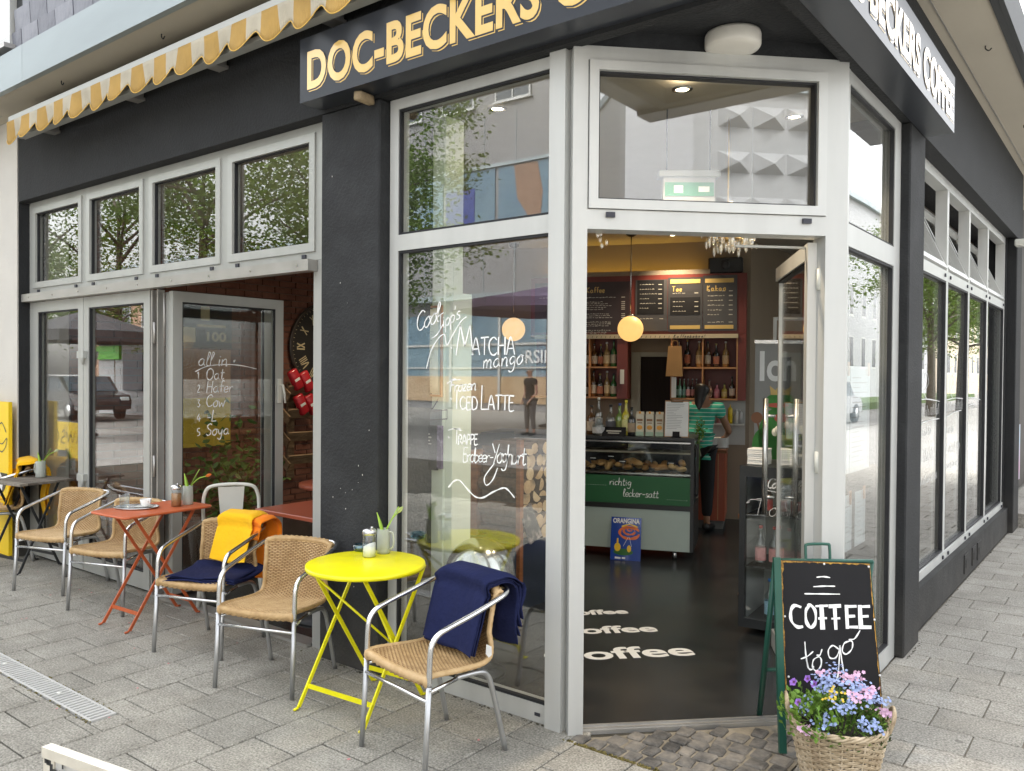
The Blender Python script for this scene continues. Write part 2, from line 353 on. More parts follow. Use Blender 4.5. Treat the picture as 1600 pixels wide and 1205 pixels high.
# single-stroke hand lettering: advance, strokes in percent of cap height
GL = {
'a': (62, ["45,42 28,50 8,35 8,12 24,0 40,12 46,45 46,12 58,2"]), 'b': (52, ["8,100 8,2 25,0 42,15 40,40 22,48 8,35"]),
'c': (46, ["40,42 22,50 5,28 15,2 40,8"]), 'd': (62, ["45,40 25,50 6,25 20,0 42,12 50,100", "48,40 48,8 58,2"]),
'e': (50, ["6,24 42,30 34,50 14,46 5,22 18,0 46,10"]), 'f': (42, ["42,92 28,100 18,80 18,0", "4,50 38,52"]),
'g': (56, ["45,42 25,50 8,30 20,6 42,20 46,45 44,-20 25,-40 5,-30"]), 'h': (56, ["8,100 8,0", "8,28 25,50 42,40 44,0 52,2"]),
'i': (26, ["10,48 10,8 20,0", "10,66 13,69"]), 'k': (50, ["8,100 8,0", "40,48 8,22 42,0"]), 'l': (30, ["6,30 24,85 14,100 8,80 8,10 24,0"]),
'm': (80, ["6,48 8,0", "8,30 22,50 32,40 34,0", "34,30 50,50 62,38 64,0 74,4"]), 'n': (58, ["6,48 8,0", "8,28 26,50 42,40 44,0 54,4"]),
'o': (54, ["25,50 6,30 12,4 30,0 46,22 38,46 25,50 32,52 52,46"]), 'p': (54, ["8,48 8,-40", "8,35 28,50 44,30 30,2 8,10"]),
'r': (44, ["6,48 10,0", "10,26 24,48 42,44"]), 's': (44, ["38,44 20,50 10,38 30,20 34,6 16,0 4,8"]), 't': (42, ["18,88 16,10 26,0 38,8", "2,55 38,58"]),
'u': (60, ["6,48 8,12 22,0 40,14 46,48", "45,40 47,8 58,2"]), 'w': (70, ["4,48 14,2 30,36 44,2 58,48 66,50"]), 'y': (56, ["6,48 14,14 30,10 42,46", "44,48 38,-20 22,-40 4,-25"]),
'z': (46, ["6,46 38,48 6,2 42,2"]),
'A': (70, ["4,0 32,100 60,0", "12,34 52,36"]), 'B': (60, ["8,0 8,100 44,90 42,56 8,52 50,40 46,6 8,0"]), 'C': (66, ["60,84 38,100 10,78 6,36 22,4 44,0 62,14"]),
'D': (70, ["10,0 10,100", "4,100 40,96 62,60 54,14 28,0 6,0"]), 'E': (56, ["50,98 10,100", "10,100 10,0 52,2", "10,52 42,54"]), 'F': (54, ["10,0 12,100", "2,98 54,102", "12,54 44,56"]),
'G': (70, ["60,84 36,100 8,70 10,24 36,0 60,16 60,46 38,46"]), 'H': (66, ["8,0 10,100", "56,100 54,0", "8,52 56,54"]), 'I': (24, ["11,0 12,100"]), 'J': (50, ["40,100 40,20 20,0 4,16"]),
'L': (52, ["12,100 8,2", "8,2 50,4"]), 'M': (86, ["4,0 22,100", "22,100 42,30", "42,30 64,100", "64,100 78,0"]), 'N': (70, ["8,0 10,100", "10,100 54,0", "54,0 58,100"]),
'O': (74, ["34,100 8,76 8,24 34,0 62,24 62,76 34,100"]), 'P': (56, ["8,0 10,100", "4,96 40,98 50,74 36,52 10,50"]), 'R': (62, ["8,0 10,100", "6,96 42,98 50,74 36,54 12,50", "24,52 58,0"]),
'S': (58, ["50,88 30,100 10,80 20,58 44,40 44,12 22,0 4,14"]), 'T': (60, ["30,100 28,0", "2,98 60,102"]), 'Y': (64, ["4,100 32,50", "60,100 26,-10"]), 'K': (62, ["8,0 10,100", "54,100 12,46 56,0"]),
'V': (64, ["4,100 32,0 60,100"]), 'U': (66, ["8,100 8,24 30,0 54,22 56,100"]), 'X': (64, ["6,0 56,100", "6,100 58,0"]),
'1': (36, ["6,74 22,96 20,0"]), '2': (50, ["8,80 26,98 40,74 8,4 46,6"]), '3': (50, ["8,92 38,92 22,56 42,32 28,2 6,10"]), '4': (54, ["34,100 6,36 50,38", "38,62 34,0"]), '5': (50, ["44,98 14,98 10,58 38,50 40,14 8,4"]),
'-': (50, ["8,34 42,36"]), '.': (26, ["8,2 13,6"]), ',': (20, ["10,6 4,-12"]), ':': (26, ["8,12 12,14", "9,42 13,44"]), ' ': (38, []), '!': (26, ["12,100 10,30", "9,2 12,5"]), "'": (18, ["8,100 4,76"]), '*': (30, ["6,40 20,44 10,30 8,42 18,36"]),
}
def hand(mb, txt, fn, x, y, h, w, track=1.0, slope=0., slant=0., d=.0015, k=5, sx=1.0, jit=.0):
    cx = 0.
    for ch in txt:
        adv, sts = GL.get(ch, GL[' '])
        jy = rnd.uniform(-jit, jit) * h
        for st in sts:
            pts = [tuple(float(q) for q in p.split(',')) for p in st.split()]
            q = [(cx + (a / 100 * h + b / 100 * h * slant) * sx, b / 100 * h + jy) for a, b in pts]
            q = [(x + a, y + b + a * slope) for a, b in q]
            if len(q) > 2: q = [(p.x, p.y) for p in cat([(a, b, 0) for a, b in q], k)]
            mb.stroke(q, fn, w, d)
        cx += adv / 100 * h * sx * track
    return x + cx
def squig(mb, pts, fn, w, d=.0015, k=6): mb.stroke([(p.x, p.y) for p in cat([(a, b, 0) for a, b in pts], k)], fn, w, d)

def text_mb(body, size, fn, x, y, d0, thick=.001, bold=0., sx=1., align='LEFT', mb=None, spacing=1.0):
    cu = bpy.data.curves.new('t', 'FONT'); cu.body = body; cu.size = size; cu.align_x = align; cu.offset = bold; cu.extrude = thick / 2; cu.resolution_u = 4; cu.space_character = spacing
    o = bpy.data.objects.new('t', cu); COL.objects.link(o)
    dg = bpy.context.evaluated_depsgraph_get(); dg.update()
    me = bpy.data.meshes.new_from_object(o.evaluated_get(dg))
    mb = mb or MB()
    mb.add([fn(x + v.co.x * sx, y + v.co.y, d0 + v.co.z + thick / 2) for v in me.vertices], [tuple(p.vertices) for p in me.polygons])
    wid = max((v.co.x for v in me.vertices), default=0) * sx
    bpy.data.objects.remove(o); bpy.data.curves.remove(cu); bpy.data.meshes.remove(me)
    return mb, wid

# ------------------------------------------------------------------ ground and pavements
M_ground = ramp_mat("street_paving", [(.3, (.24, .235, .22)), (.7, (.33, .32, .3))], .9, .6, .3, 30, coords='World')
M_asph = ramp_mat("asphalt", [(.3, (.04, .04, .042)), (.7, (.07, .07, .07))], .9, 1.2, .4, 90, coords='World')
def slab_mat(name, lo, mid, hi, sc):
    m = ramp_mat(name, [(.28, lo), (.5, mid), (.74, hi)], .88, sc, .55, 160, detail=12, coords='World', orand=.16)
    n, l = m.node_tree.nodes, m.node_tree.links
    b = n['Principled BSDF']; col = b.inputs['Base Color'].links[0].from_socket
    src = csrc(n, 'World')
    fine = n.new('ShaderNodeTexNoise'); fine.inputs['Scale'].default_value = 110; fine.inputs['Detail'].default_value = 5; l.new(src, fine.inputs[0])
    mr = n.new('ShaderNodeMapRange'); mr.inputs[1].default_value = .3; mr.inputs[2].default_value = .7; mr.inputs[3].default_value = .52; mr.inputs[4].default_value = 1.46; l.new(fine.outputs[0], mr.inputs[0])
    big = n.new('ShaderNodeTexNoise'); big.inputs['Scale'].default_value = 1.1; big.inputs['Detail'].default_value = 4; l.new(src, big.inputs[0])
    mb_ = n.new('ShaderNodeMapRange'); mb_.inputs[1].default_value = .3; mb_.inputs[2].default_value = .7; mb_.inputs[3].default_value = .82; mb_.inputs[4].default_value = 1.12; l.new(big.outputs[0], mb_.inputs[0])
    vo_ = n.new('ShaderNodeTexVoronoi'); vo_.inputs['Scale'].default_value = 3.1; l.new(src, vo_.inputs['Vector'])
    gs = n.new('ShaderNodeMapRange'); gs.inputs[1].default_value = .045; gs.inputs[2].default_value = .065; gs.inputs[3].default_value = .62; gs.inputs[4].default_value = 1.0; l.new(vo_.outputs['Distance'], gs.inputs[0])
    p0_ = n.new('ShaderNodeMath'); p0_.operation = 'MULTIPLY'; l.new(mr.outputs[0], p0_.inputs[0]); l.new(gs.outputs[0], p0_.inputs[1])
    pr = n.new('ShaderNodeMath'); pr.operation = 'MULTIPLY'; l.new(p0_.outputs[0], pr.inputs[0]); l.new(mb_.outputs[0], pr.inputs[1])
    mu = n.new('ShaderNodeVectorMath'); mu.operation = 'SCALE'; l.new(col, mu.inputs[0]); l.new(pr.outputs[0], mu.inputs['Scale']); l.new(mu.outputs[0], b.inputs['Base Color'])
    return m
M_slab = slab_mat("granite_slab", (.25, .238, .207), (.32, .306, .268), (.39, .374, .33), 7)
M_slab2 = slab_mat("concrete_slab", (.27, .256, .226), (.335, .319, .284), (.39, .374, .338), 5)
M_joint = ramp_mat("joint_dirt", [(.35, (.04, .037, .03)), (.6, (.085, .078, .06)), (.75, (.11, .105, .055))], .95, 9, .4, 60, coords='World')
M_sand = ramp_mat("joint_sand", [(.3, (.18, .158, .12)), (.6, (.31, .275, .215))], .95, 12, .5, 120, coords='World')
M_cob = ramp_mat("cobble_stone", [(.3, (.06, .058, .056)), (.5, (.14, .132, .12)), (.78, (.26, .235, .2))], .8, 14, .7, 50, coords='World')

g = MB(); g.bb(-150, -150, -.30, 150, 150, -.045)
tag(ob('ground', g, M_ground), kind='structure')
M_slab0 = ramp_mat('square_paving', [(.3, (.19, .185, .175)), (.7, (.27, .262, .25))], .85, 1.5, .3, 60, coords='World')
r = MB(); r.bb(-80, -12.5, -.04, 70, -5.2, -.034)
tag(ob('square', r, M_slab0), kind='structure')

_slabs = {}
def slab(name, x0, y0, x1, y1, m, parent, th=.035):
    k = (round(x1 - x0, 3), round(y1 - y0, 3), m.name)
    if k not in _slabs:
        b = MB(); b.rbox((0, 0, -th / 2), (x1 - x0, y1 - y0, th), .004); _slabs[k] = b.mesh(name, m)
    return ob(name, _slabs[k], m, parent, loc=((x0 + x1) / 2, (y0 + y1) / 2, rnd.uniform(-.0012, .0022)), rot=(rnd.uniform(-.003, .003), rnd.uniform(-.003, .003), rnd.uniform(-.002, .002)))

b = MB(); b.bb(-14, -5, -.05, -.82, 3.4, -.0115)
terr = tag(ob('terrace_pavement', b, M_joint), kind='structure')
PX, PY, G = .2855, .283, .007
DR = (-3.785, 1.772, 1.900)
for i in range(-22, 9):
    x0 = -3.08 + i * PX; x1 = min(x0 + PX, -.84)
    if x0 > -.9: continue
    for j in range(-3, 5):
        y0 = 2.152 + j * PY + (.5 * PY if i % 2 else 0); y1 = y0 + PY
        if x0 < -3.66: lim = 3.16
        elif x0 < -1.98: lim = 3.12
        else: lim = 2.972
        y1 = min(y1, lim)
        if y1 - y0 < .03 or y1 < 1.05: continue
        a, c, e, f = x0 + G / 2, y0 + G / 2, x1 - G / 2, y1 - G / 2
        if a < DR[0] and f > DR[1] and c < DR[2]:
            if e > DR[0] + .01: slab('paving_slab', DR[0] + .006, max(c, DR[1] - .0), e, min(f, DR[2]), M_slab, terr)
            if DR[1] - .004 - c > .03: slab('paving_slab', a, c, e, DR[1] - .004, M_slab, terr)
            if f - DR[2] - .004 > .03: slab('paving_slab', a, DR[2] + .004, e, f, M_slab, terr)
            continue
        slab('paving_slab', a, c, e, f, M_slab, terr)
# far part of the terrace paving, joined
b = MB()
for i in range(-34, -22):
    for j in range(-5, 4):
        x0 = -3.08 + i * PX; y0 = 2.152 + j * PY + (.5 * PY if i % 2 else 0); b.rbox((x0 + PX / 2, y0 + PY / 2, -.0175), (PX - G, PY - G, .035), .004)
for i in range(-22, 9):
    for j in range(-14, -3):
        x0 = -3.08 + i * PX; y0 = 2.152 + j * PY + (.5 * PY if i % 2 else 0)
        if x0 + PX < -.8: b.rbox((x0 + PX / 2, y0 + PY / 2, -.0175), (PX - G, PY - G, .035), .004)
ob('outer_slabs', b, M_slab, terr, kind='stuff')

b = MB(); b.bb(-1.125, 2.985, -.05, 1.8, 16, -.0115); b.bb(-.81, -4.8, -.05, 1.8, 2.98, -.0115)
sidep = tag(ob('side_pavement', b, M_sand), kind='structure')
RX, RY, G2 = .37, .254, .0055
stuffb = MB()
for j in range(0, 50):
    y0 = 2.985 + (j - 0) * RY if True else 0
    y0 = 3.66 + (j - 3) * RY + .24; off = -.59 if j % 2 else -.775
    for i in range(-3, 7):
        x0 = max(off + i * RX, -1.118); x1 = min(off + (i + 1) * RX, 1.75)
        if x1 - x0 < .05 or y0 < 2.98: continue
        if x0 < .75 and y0 < 12: slab('side_slab', x0 + G2 / 2, y0 + G2 / 2, x1 - G2 / 2, y0 + RY - G2 / 2, M_slab2, sidep)
        elif y0 < 16: stuffb.rbox(((x0 + x1) / 2, y0 + RY / 2, -.0175), (x1 - x0 - G, RY - G, .035), .004)
for j in range(30):
    y0 = 2.975 - (j + 1) * RY; off = -.59 if j % 2 else -.775
    for i in range(-1, 7):
        x0 = max(off + i * RX, -.805); x1 = min(off + (i + 1) * RX, 1.75)
        if x1 - x0 > .05: stuffb.rbox(((x0 + x1) / 2, y0 + RY / 2, -.0175), (x1 - x0 - G, RY - G, .035), .004)
ob('outer_slabs', stuffb, M_slab2, sidep, kind='stuff')

# cobbled triangle in front of the door
b = MB(); b.prism([(-2.03, 2.976), (-1.128, 2.976), (-1.128, 3.95)], lambda x, y, d: Vector((x, y, d)), -.05, -.009)
cobb = tag(ob('cobbled_doorstep', b, M_sand), kind='structure')
cy = 2.985
while cy < 3.95:
    h = rnd.uniform(.082, .1); cx = -1.135
    while cx > -2.05:
        w = rnd.uniform(.07, .1)
        mx_, my_ = cx - w / 2, cy + h / 2
        if my_ - mx_ < 5.015 and my_ - mx_ + w * .3 < 5.05:
            q = MB(); q.rbox((0, 0, -.02), (w - .012, h - .012, .045), .007, 1, rot=rnd.uniform(-.07, .07), jit=.006)
            ob('cobble', q, M_cob, cobb, loc=(mx_, my_, rnd.uniform(-.003, .004)), rot=(rnd.uniform(-.04, .04), rnd.uniform(-.04, .04), 0))
        cx -= w
    cy += h

# moss and crumbs in the joints along the drain, fallen petals
M_moss = ramp_mat("joint_moss", [(.3, (.1, .085, .03)), (.7, (.2, .17, .06))], .95, 30, .3, 90)
M_petal = mat("pink_petal", (.62, .2, .22), .7, var=.3, scale=4)
b = MB()
for k in range(46):
    x = rnd.uniform(-7, -1.4); y = rnd.uniform(1.25, 2.95); s_ = rnd.uniform(.006, .012)
    a = rnd.uniform(0, 6.28)
    b.add([(x + s_ * math.cos(a + t) * (1 if q % 2 else .6), y + s_ * math.sin(a + t) * (1 if q % 2 else .6), .004 + .002 * (q % 2)) for q, t in enumerate((0, 1.2, 2.4, 3.6, 4.8))], [(0, 1, 2, 3, 4)])
tag(ob('fallen_petals', b, M_petal), 'pink blossom petals scattered over the grey terrace paving', 'petals', kind='stuff')
b = MB()
for k in range(190):
    x = -3.78 - abs(rnd.gauss(0, 1)) * 1.8; y = rnd.choice([1.772, 1.9]) + rnd.gauss(0, .006)
    b.box((x, y, .001), (rnd.uniform(.004, .016), rnd.uniform(.003, .006), .004), rnd.uniform(0, 3))
for k in range(260):
    x = rnd.uniform(-2.0, -1.1); y = 2.978 + rnd.gauss(0, .006); b.box((x, y, 0), (rnd.uniform(.004, .012), .006, .006), rnd.uniform(0, 3))
tag(ob('joint_moss', b, M_moss), 'moss and crumbs in the joints beside the drain', 'moss', kind='stuff')

b = MB()
for k in range(150):
    u = rnd.random()
    if u < .25: x, y = rnd.uniform(-3.66, -3.19), 2.972 - abs(rnd.gauss(0, .008))
    elif u < .5: x, y = rnd.uniform(-3.18, -2.06), 3.04 - abs(rnd.gauss(0, .008))
    elif u < .65: x, y = rnd.uniform(-9, -3.8), 2.99 - abs(rnd.gauss(0, .012))
    else: x, y = -1.062 + abs(rnd.gauss(0, .008)) - (.05 if u > .8 else 0), rnd.uniform(5.04, 5.42) if u < .8 else rnd.uniform(5.45, 9.8)
    b.box((x, y, .002), (rnd.uniform(.003, .012), rnd.uniform(.003, .007), rnd.uniform(.002, .004)), rnd.uniform(0, 3))
tag(ob('wall_foot_dirt', b, M_joint), 'dirt and crumbs gathered along the foot of the cafe walls', 'dirt', kind='stuff')

# slot drain
M_alugrate = mat('grate_zinc', (.55, .55, .535), .5, .15, .1, 9)
dr = thing('drain', 'galvanised slotted drain channel let into the grey terrace paving', 'drain', (-6.4, 1.84, 0))
b = MB(); b.bb(-9.6, 1.776, -.01, -3.8, 1.788, .004); b.bb(-9.6, 1.886, -.01, -3.8, 1.897, .004); b.bb(-3.8, 1.776, -.01, -3.788, 1.897, .004); b.bb(-9.6, 1.789, -.03, -3.8, 1.885, -.0105)
ob('channel', b, M_alugrate, dr, True)
b = MB(); x = -9.55
while x < -3.805: b.bb(x, 1.7885, -.008, x + .017, 1.8855, .003); x += .033
ob('grate_bars', b, M_alugrate, dr, True, kind='stuff')
b = MB()
for x in (-4.9, -4.25): b.lathe([(.012, .0), (.012, .004), (.004, .006)], (x, 1.842, 0), 10)
ob('bolts', b, M_whitemetal, dr, True)

# ------------------------------------------------------------------ the cafe building
cafe = thing('cafe_building', 'dark grey corner cafe with silver window frames and a diagonal open entrance', 'building', (-2.05, 3.02, 0))
def cpart(name, mb, m, **k): return ob(name, mb, m, cafe, True, **k)
s2 = 2 ** -.5
LP = plane((0, 3.07, 0), (1, 0, 0), (0, -1, 0))
BP = plane((0, 3.05, 0), (1, 0, 0), (0, -1, 0))
DP = plane((-2.05, 3.02, 0), (s2, s2, 0), (s2, -s2, 0))
QP = plane((-1.12, 0, 0), (0, 1, 0), (1, 0, 0))
RP = plane((-1.17, 0, 0), (0, 1, 0), (1, 0, 0))

b = MB(); b.bb(-7.648, 2.98, 3.038, -3.19, 3.40, 3.748); b.bb(-3.189, 2.9805, 3.0385, -1.0705, 3.046, 3.748)
b.bb(-1.13, 3.047, 3.0385, -1.0705, 5.039, 3.748); b.bb(-1.50, 5.04, 3.038, -1.07, 10.25, 3.748)
b.bb(-7.655, 2.985, 0, -7.645, 3.2, 3.036)
cpart('upper_wall', b, M_black)
b = MB(); b.prism([(-3.18, 3.047), (-1.131, 3.047), (-1.131, 5.03), (-1.6, 5.03), (-3.18, 3.4)], lambda x, y, d: Vector((x, y, d)), 3.12, 3.745)
b.pbox(DP, .0, 1.315, 3.0475, 3.1195, -.08, .02); b.pbox(BP, -3.18, -2.06, 3.0375, 3.1195, -.08, -.001); b.pbox(QP, 3.96, 5.03, 3.0465, 3.1195, -.08, -.001)
cpart('porch_ceiling', b, M_black)
b = MB(); b.rbox((-3.425, 3.19, 1.518), (.47, .42, 3.036), .008); cpart('column', b, M_black)
b = MB(); b.rbox((-1.27, 5.228, 1.518), (.40, .376, 3.036), .008); cpart('column', b, M_black)
b = MB(); b.rbox((-1.27, 10.03, 1.518), (.40, .40, 3.036), .008); b.bb(-1.45, 9.77, 0, -1.16, 9.829, 3.036); cpart('column', b, M_black)
pl_ = MB(); pl_.bb(-1.42, 5.417, 0, -1.12, 9.829, .262); plinth = cpart('plinth', pl_, M_black)
for yy in (7.35, 7.72, 7.98):
    b = MB(); b.rbox((-1.116, yy, .13), (.012, .17, .15), .004); b.bb(-1.111, yy - .05, .1, -1.106, yy + .05, .16); ob('meter_cover', b, M_black, plinth, True)
b = MB(); b.bb(-14, 2.975, 0, -7.656, 3.4, 3.748); cpart('white_wall', b, M_whitewall)
b = MB(); b.bb(-14, 2.632, 3.75, -.70, 3.42, 3.80); b.bb(-1.5, 3.421, 3.75, -.70, 16, 3.80)
sof = cpart('soffit', b, M_soffit)
b = MB(); b.bb(-1.012, 2.9, 3.744, -1.006, 16, 3.749); b.bb(-14, 2.872, 3.744, -7.7, 2.878, 3.749); ob('joint_strip', b, M_galv, sof, True)
for (x, y) in ((-6.4, 2.79), (-5.0, 2.79), (-.86, 6.1), (-.86, 8.2)):
    b = MB(); b.tube(cat([(x, y, 3.752), (x, y, 3.73), (x + .02, y, 3.715), (x + .035, y, 3.728)], 4), .004, 6); ob('ceiling_hook', b, M_darkmetal, sof, True)
fx = -.70
k = 0
edges = [-14, -11.9, -9.5, -6.62, -4.2, -2.4, -.702]
for a, c in zip(edges[:-1], edges[1:]):
    b = MB(); b.bb(a + .002, 2.606, 3.738, c - .002, 2.631, 4.012); b.bb(a + .002, 2.6315, 4.0, c - .002, 2.69, 4.012); b.bb(a + .002, 2.6315, 3.738, c - .002, 2.65, 3.749)
    cpart('fascia_panel', b, M_fascia)
b = MB(); b.bb(-.699, 2.606, 3.736, -.672, 16, 3.98); b.bb(-.74, 2.66, 3.738, -.7, 16, 3.7495); cpart('side_edge_trim', b, M_fasciaD)
# upper storey: slate cladding and one window
b = MB(); b.bb(-14, 2.70, 3.81, -3.6, 3.4, 6.6); cpart('storey_wall', b, M_fasciaD)
b = MB(); b.bb(-3.59, 3.1, 3.805, -.75, 15.8, 3.9); cpart('flat_roof', b, M_asph)
shm = {}
for row in range(0, 6):
    z0 = 3.955 + row * .17
    for c_ in range(0, 15):
        x0 = -7.9 + c_ * .28 + (.14 if row % 2 else 0)
        if x0 < -6.93 and z0 > 4.0: continue
        if x0 > -3.8: continue
        b = MB(); w_, h_ = .27, .235
        pts = [(0, 0), (w_ - .045, 0), (w_, .05), (w_, h_), (0, h_)]
        b.prism(pts, lambda x, y, d: Vector((x, d, y)), -.009, 0)
        o = ob('shingle', b, M_slate, cafe, False); o.matrix_parent_inverse = W(cafe).inverted(); o.location = (x0, 2.69 - rnd.uniform(0, .003), z0); o.rotation_euler = (R(3) + rnd.uniform(0, .015), rnd.uniform(-.02, .02), 0)
UP = plane((0, 2.70, 0), (1, 0, 0), (0, -1, 0))
b = MB()
for u0, u1, z0, z1 in ((-8.2, -6.95, 4.10, 4.17), (-8.2, -6.95, 5.4, 5.47), (-7.02, -6.95, 4.171, 5.399), (-8.2, -8.13, 4.171, 5.399), (-7.6, -7.54, 4.171, 5.399)): b.pbox(UP, u0, u1, z0, z1, .0, .05)
uw = cpart('upper_window', b, M_frame_w)
b = MB(); b.pbox(UP, -7.0, -8.15, 4.16, 5.41, .01, .016); ob('pane', b, mat('net_curtain_white', (.8, .82, .85), .25, var=.03), uw, True)
b = MB(); b.pbox(UP, -8.25, -6.90, 4.06, 4.095, .0, .11); ob('sill', b, M_galv, uw, True)

b = MB()
for k in range(13):
    x = rnd.uniform(-3.64, -3.22); z = rnd.choice([rnd.uniform(2.0, 2.7), rnd.uniform(.4, 2.0), rnd.uniform(.9, 1.1)]); s_ = rnd.uniform(.002, .006)
    b.bb(x, 2.978, z, x + s_ * .6, 2.9797, z + s_ * rnd.uniform(.6, 2.2))
ob('paint_chips', b, M_whitewall, cafe, True, kind='stuff')
# window frames -----------------------------------------------------
def pane(parent, P, u0, u1, z0, z1, d=-.03, m=None):
    b = MB(); b.pbox(P, u0, u1, z0, z1, d - .003, d + .003); return ob('pane', b, m or GLASS, parent, True)
def seal(mb, P, u0, u1, z0, z1, w=.011, d0=-.028, d1=-.006):
    for a in ((u0, u1, z0, z0 + w), (u0, u1, z1 - w, z1), (u0, u0 + w, z0 + w, z1 - w), (u1 - w, u1, z0 + w, z1 - w)): mb.pbox(P, *a, d0, d1)
def ring(mb, P, u0, u1, z0, z1, w, d0, d1, wb=None):
    wb = wb or w
    for a in ((u0, u1, z0, z0 + wb), (u0, u1, z1 - w, z1), (u0, u0 + w, z0 + wb, z1 - w), (u1 - w, u1, z0 + wb, z1 - w)): mb.pbox(P, *a, d0, d1)
# terrace front: four vents above
tf = MB(); bays = [-7.60, -6.634, -5.693, -4.724, -3.775]
tf.pbox(LP, -7.645, -3.662, 2.983, 3.036, -.07, 0); tf.pbox(LP, -7.645, -3.662, 2.252, 2.305, -.07, 0)
tf.pbox(LP, -7.645, -7.56, 2.305, 2.983, -.07, 0); tf.pbox(LP, -3.815, -3.662, 2.305, 2.983, -.07, 0)
for x in bays[1:-1]: tf.pbox(LP, x - .045, x + .045, 2.305, 2.983, -.07, 0)
tf.pbox(LP, -7.645, -7.57, 0, 2.251, -.07, -.002); tf.pbox(LP, -3.835, -3.662, 0, 2.251, -.07, -.002)
tw = cpart('terrace_window', tf, M_frame)
for i in range(4):
    u0 = bays[i] + (.043 if i else .04); u1 = bays[i + 1] - (.043 if i < 3 else .04)
    b = MB(); ring(b, LP, u0, u1, 2.302, 2.986, .05, -.05, .012); ob('vent_sash', b, M_frame, tw, True)
    b = MB(); seal(b, LP, u0 + .05, u1 - .05, 2.352, 2.936, .007); ob('gasket', b, M_rubber, tw, True)
    pane(tw, LP, u0 + .045, u1 - .045, 2.347, 2.941, -.034)
    for uu in (u0 + .1, u1 - .1):
        b = MB(); b.pbox(LP, uu - .017, uu + .017, 2.266, 2.288, .001, .01); ob('hinge_cap', b, M_cap, tw, True)
b = MB(); b.pbox(LP, -7.70, -3.80, 2.185, 2.250, .0, .068)
rail = cpart('door_rail', b, M_galv)
for i in range(9):
    b = MB(); x = -7.5 + i * .45; b.add(*[([LP(x + .008 * math.cos(t), 2.217 + .008 * math.sin(t), .0685 if k < 6 else .071) for k in range(12) for t in [k % 6 * 1.047]]), [(6, 7, 8, 9, 10, 11)] + [(q, (q + 1) % 6, 6 + (q + 1) % 6, 6 + q) for q in range(6)]]); ob('screw', b, M_steel, rail, True)
def leaf(name, P, u0, u1, z0, z1, st=.085, th=.05, label=None, gm=None):
    b = MB(); ring(b, P, u0, u1, z0, z1, st, -th, 0, .12)
    o = ob(name, b, M_frame, cafe, True, label=label)
    b = MB(); seal(b, P, u0 + st, u1 - st, z0 + .12, z1 - st, .01); ob('gasket', b, M_rubber, o, True)
    pane(o, P, u0 + st - .005, u1 - st + .005, z0 + .115, z1 - st + .005, m=gm)
    return o
lfA = leaf('folding_door', LP, -7.569, -6.667, .02, 2.182, label='closed glass leaf beside the white wall')
lfB = leaf('folding_door', LP, -6.660, -5.655, .02, 2.182, label='closed glass leaf left of the terrace opening')
CP = plane((-5.40, 3.10, 0), (0, 1, 0), (1, 0, 0)); CP2 = plane((-5.50, 3.10, 0), (0, 1, 0), (1, 0, 0))
lfC = leaf('folding_door', CP, .0, .93, .03, 2.165, .072, label='folded-in glass leaf with milk list in white writing', gm=GLASS_L)
lfD = leaf('folding_door', CP2, .03, .90, .03, 2.165, .072, label='second folded-in glass leaf', gm=GLASS_L)
for z in (1.72, .75): 
    b = MB(); b.pbox(LP, -6.71, -6.60, z - .02, z + .035, .001, .03); b.cyl(LP(-6.625, z - .07, .02), LP(-6.625, z + .03, .02), .012, n=8); ob('hinge', b, M_frame, lfA, True)
b = MB(); b.pbox(LP, -5.56, -5.545, .02, 2.18, -.05, 0.0); b.cyl(LP(-5.59, 1.80, .0), LP(-5.59, 1.95, .0), .011, n=8); b.cyl(LP(-5.45, 1.78, .006), LP(-5.45, 2.15, .006), .006, n=8); b.cyl(LP(-5.59, .85, .0), LP(-5.59, 1.0, .0), .011, n=8)
b.pbox(LP, -5.64, -5.62, .02, 2.18, -.05, 0); ob('hinge', b, M_galv, lfB, True)
b = MB(); b.pbox(CP, .875, .905, 1.36, 1.55, .001, .012); b.tube([CP(.89, 1.5, .01), CP(.89, 1.5, .05), CP(.9, 1.44, .055), CP(.91, 1.36, .055)], .009, 8); ob('handle', b, M_whitemetal, lfC, True)
b = MB(); b.pbox(LP, -5.64, -3.84, 0, .018, -.07, .03); cpart('threshold', b, M_galv)
b = MB()
f2 = lambda x, y, d: CP(x, y, d - .026)
H = .085
hand(b, "all in *", f2, .205, 1.645, .1, .0075, slant=.2)
squig(b, [(.186, 1.60), (.28, 1.64), (.42, 1.655), (.56, 1.65), (.702, 1.625)], f2, .007)
for t, z in (("1 Oat", 1.545), ("2 Hafer", 1.45), ("3 Cow", 1.345), ("4 -L", 1.24), ("5 Soya", 1.135)): hand(b, t[0], f2, .2, z, .055, .007); hand(b, t[2:], f2, .27, z, H, .0085, slant=.12, jit=.05)
ob('lettering', b, M_chalk, lfC, True)

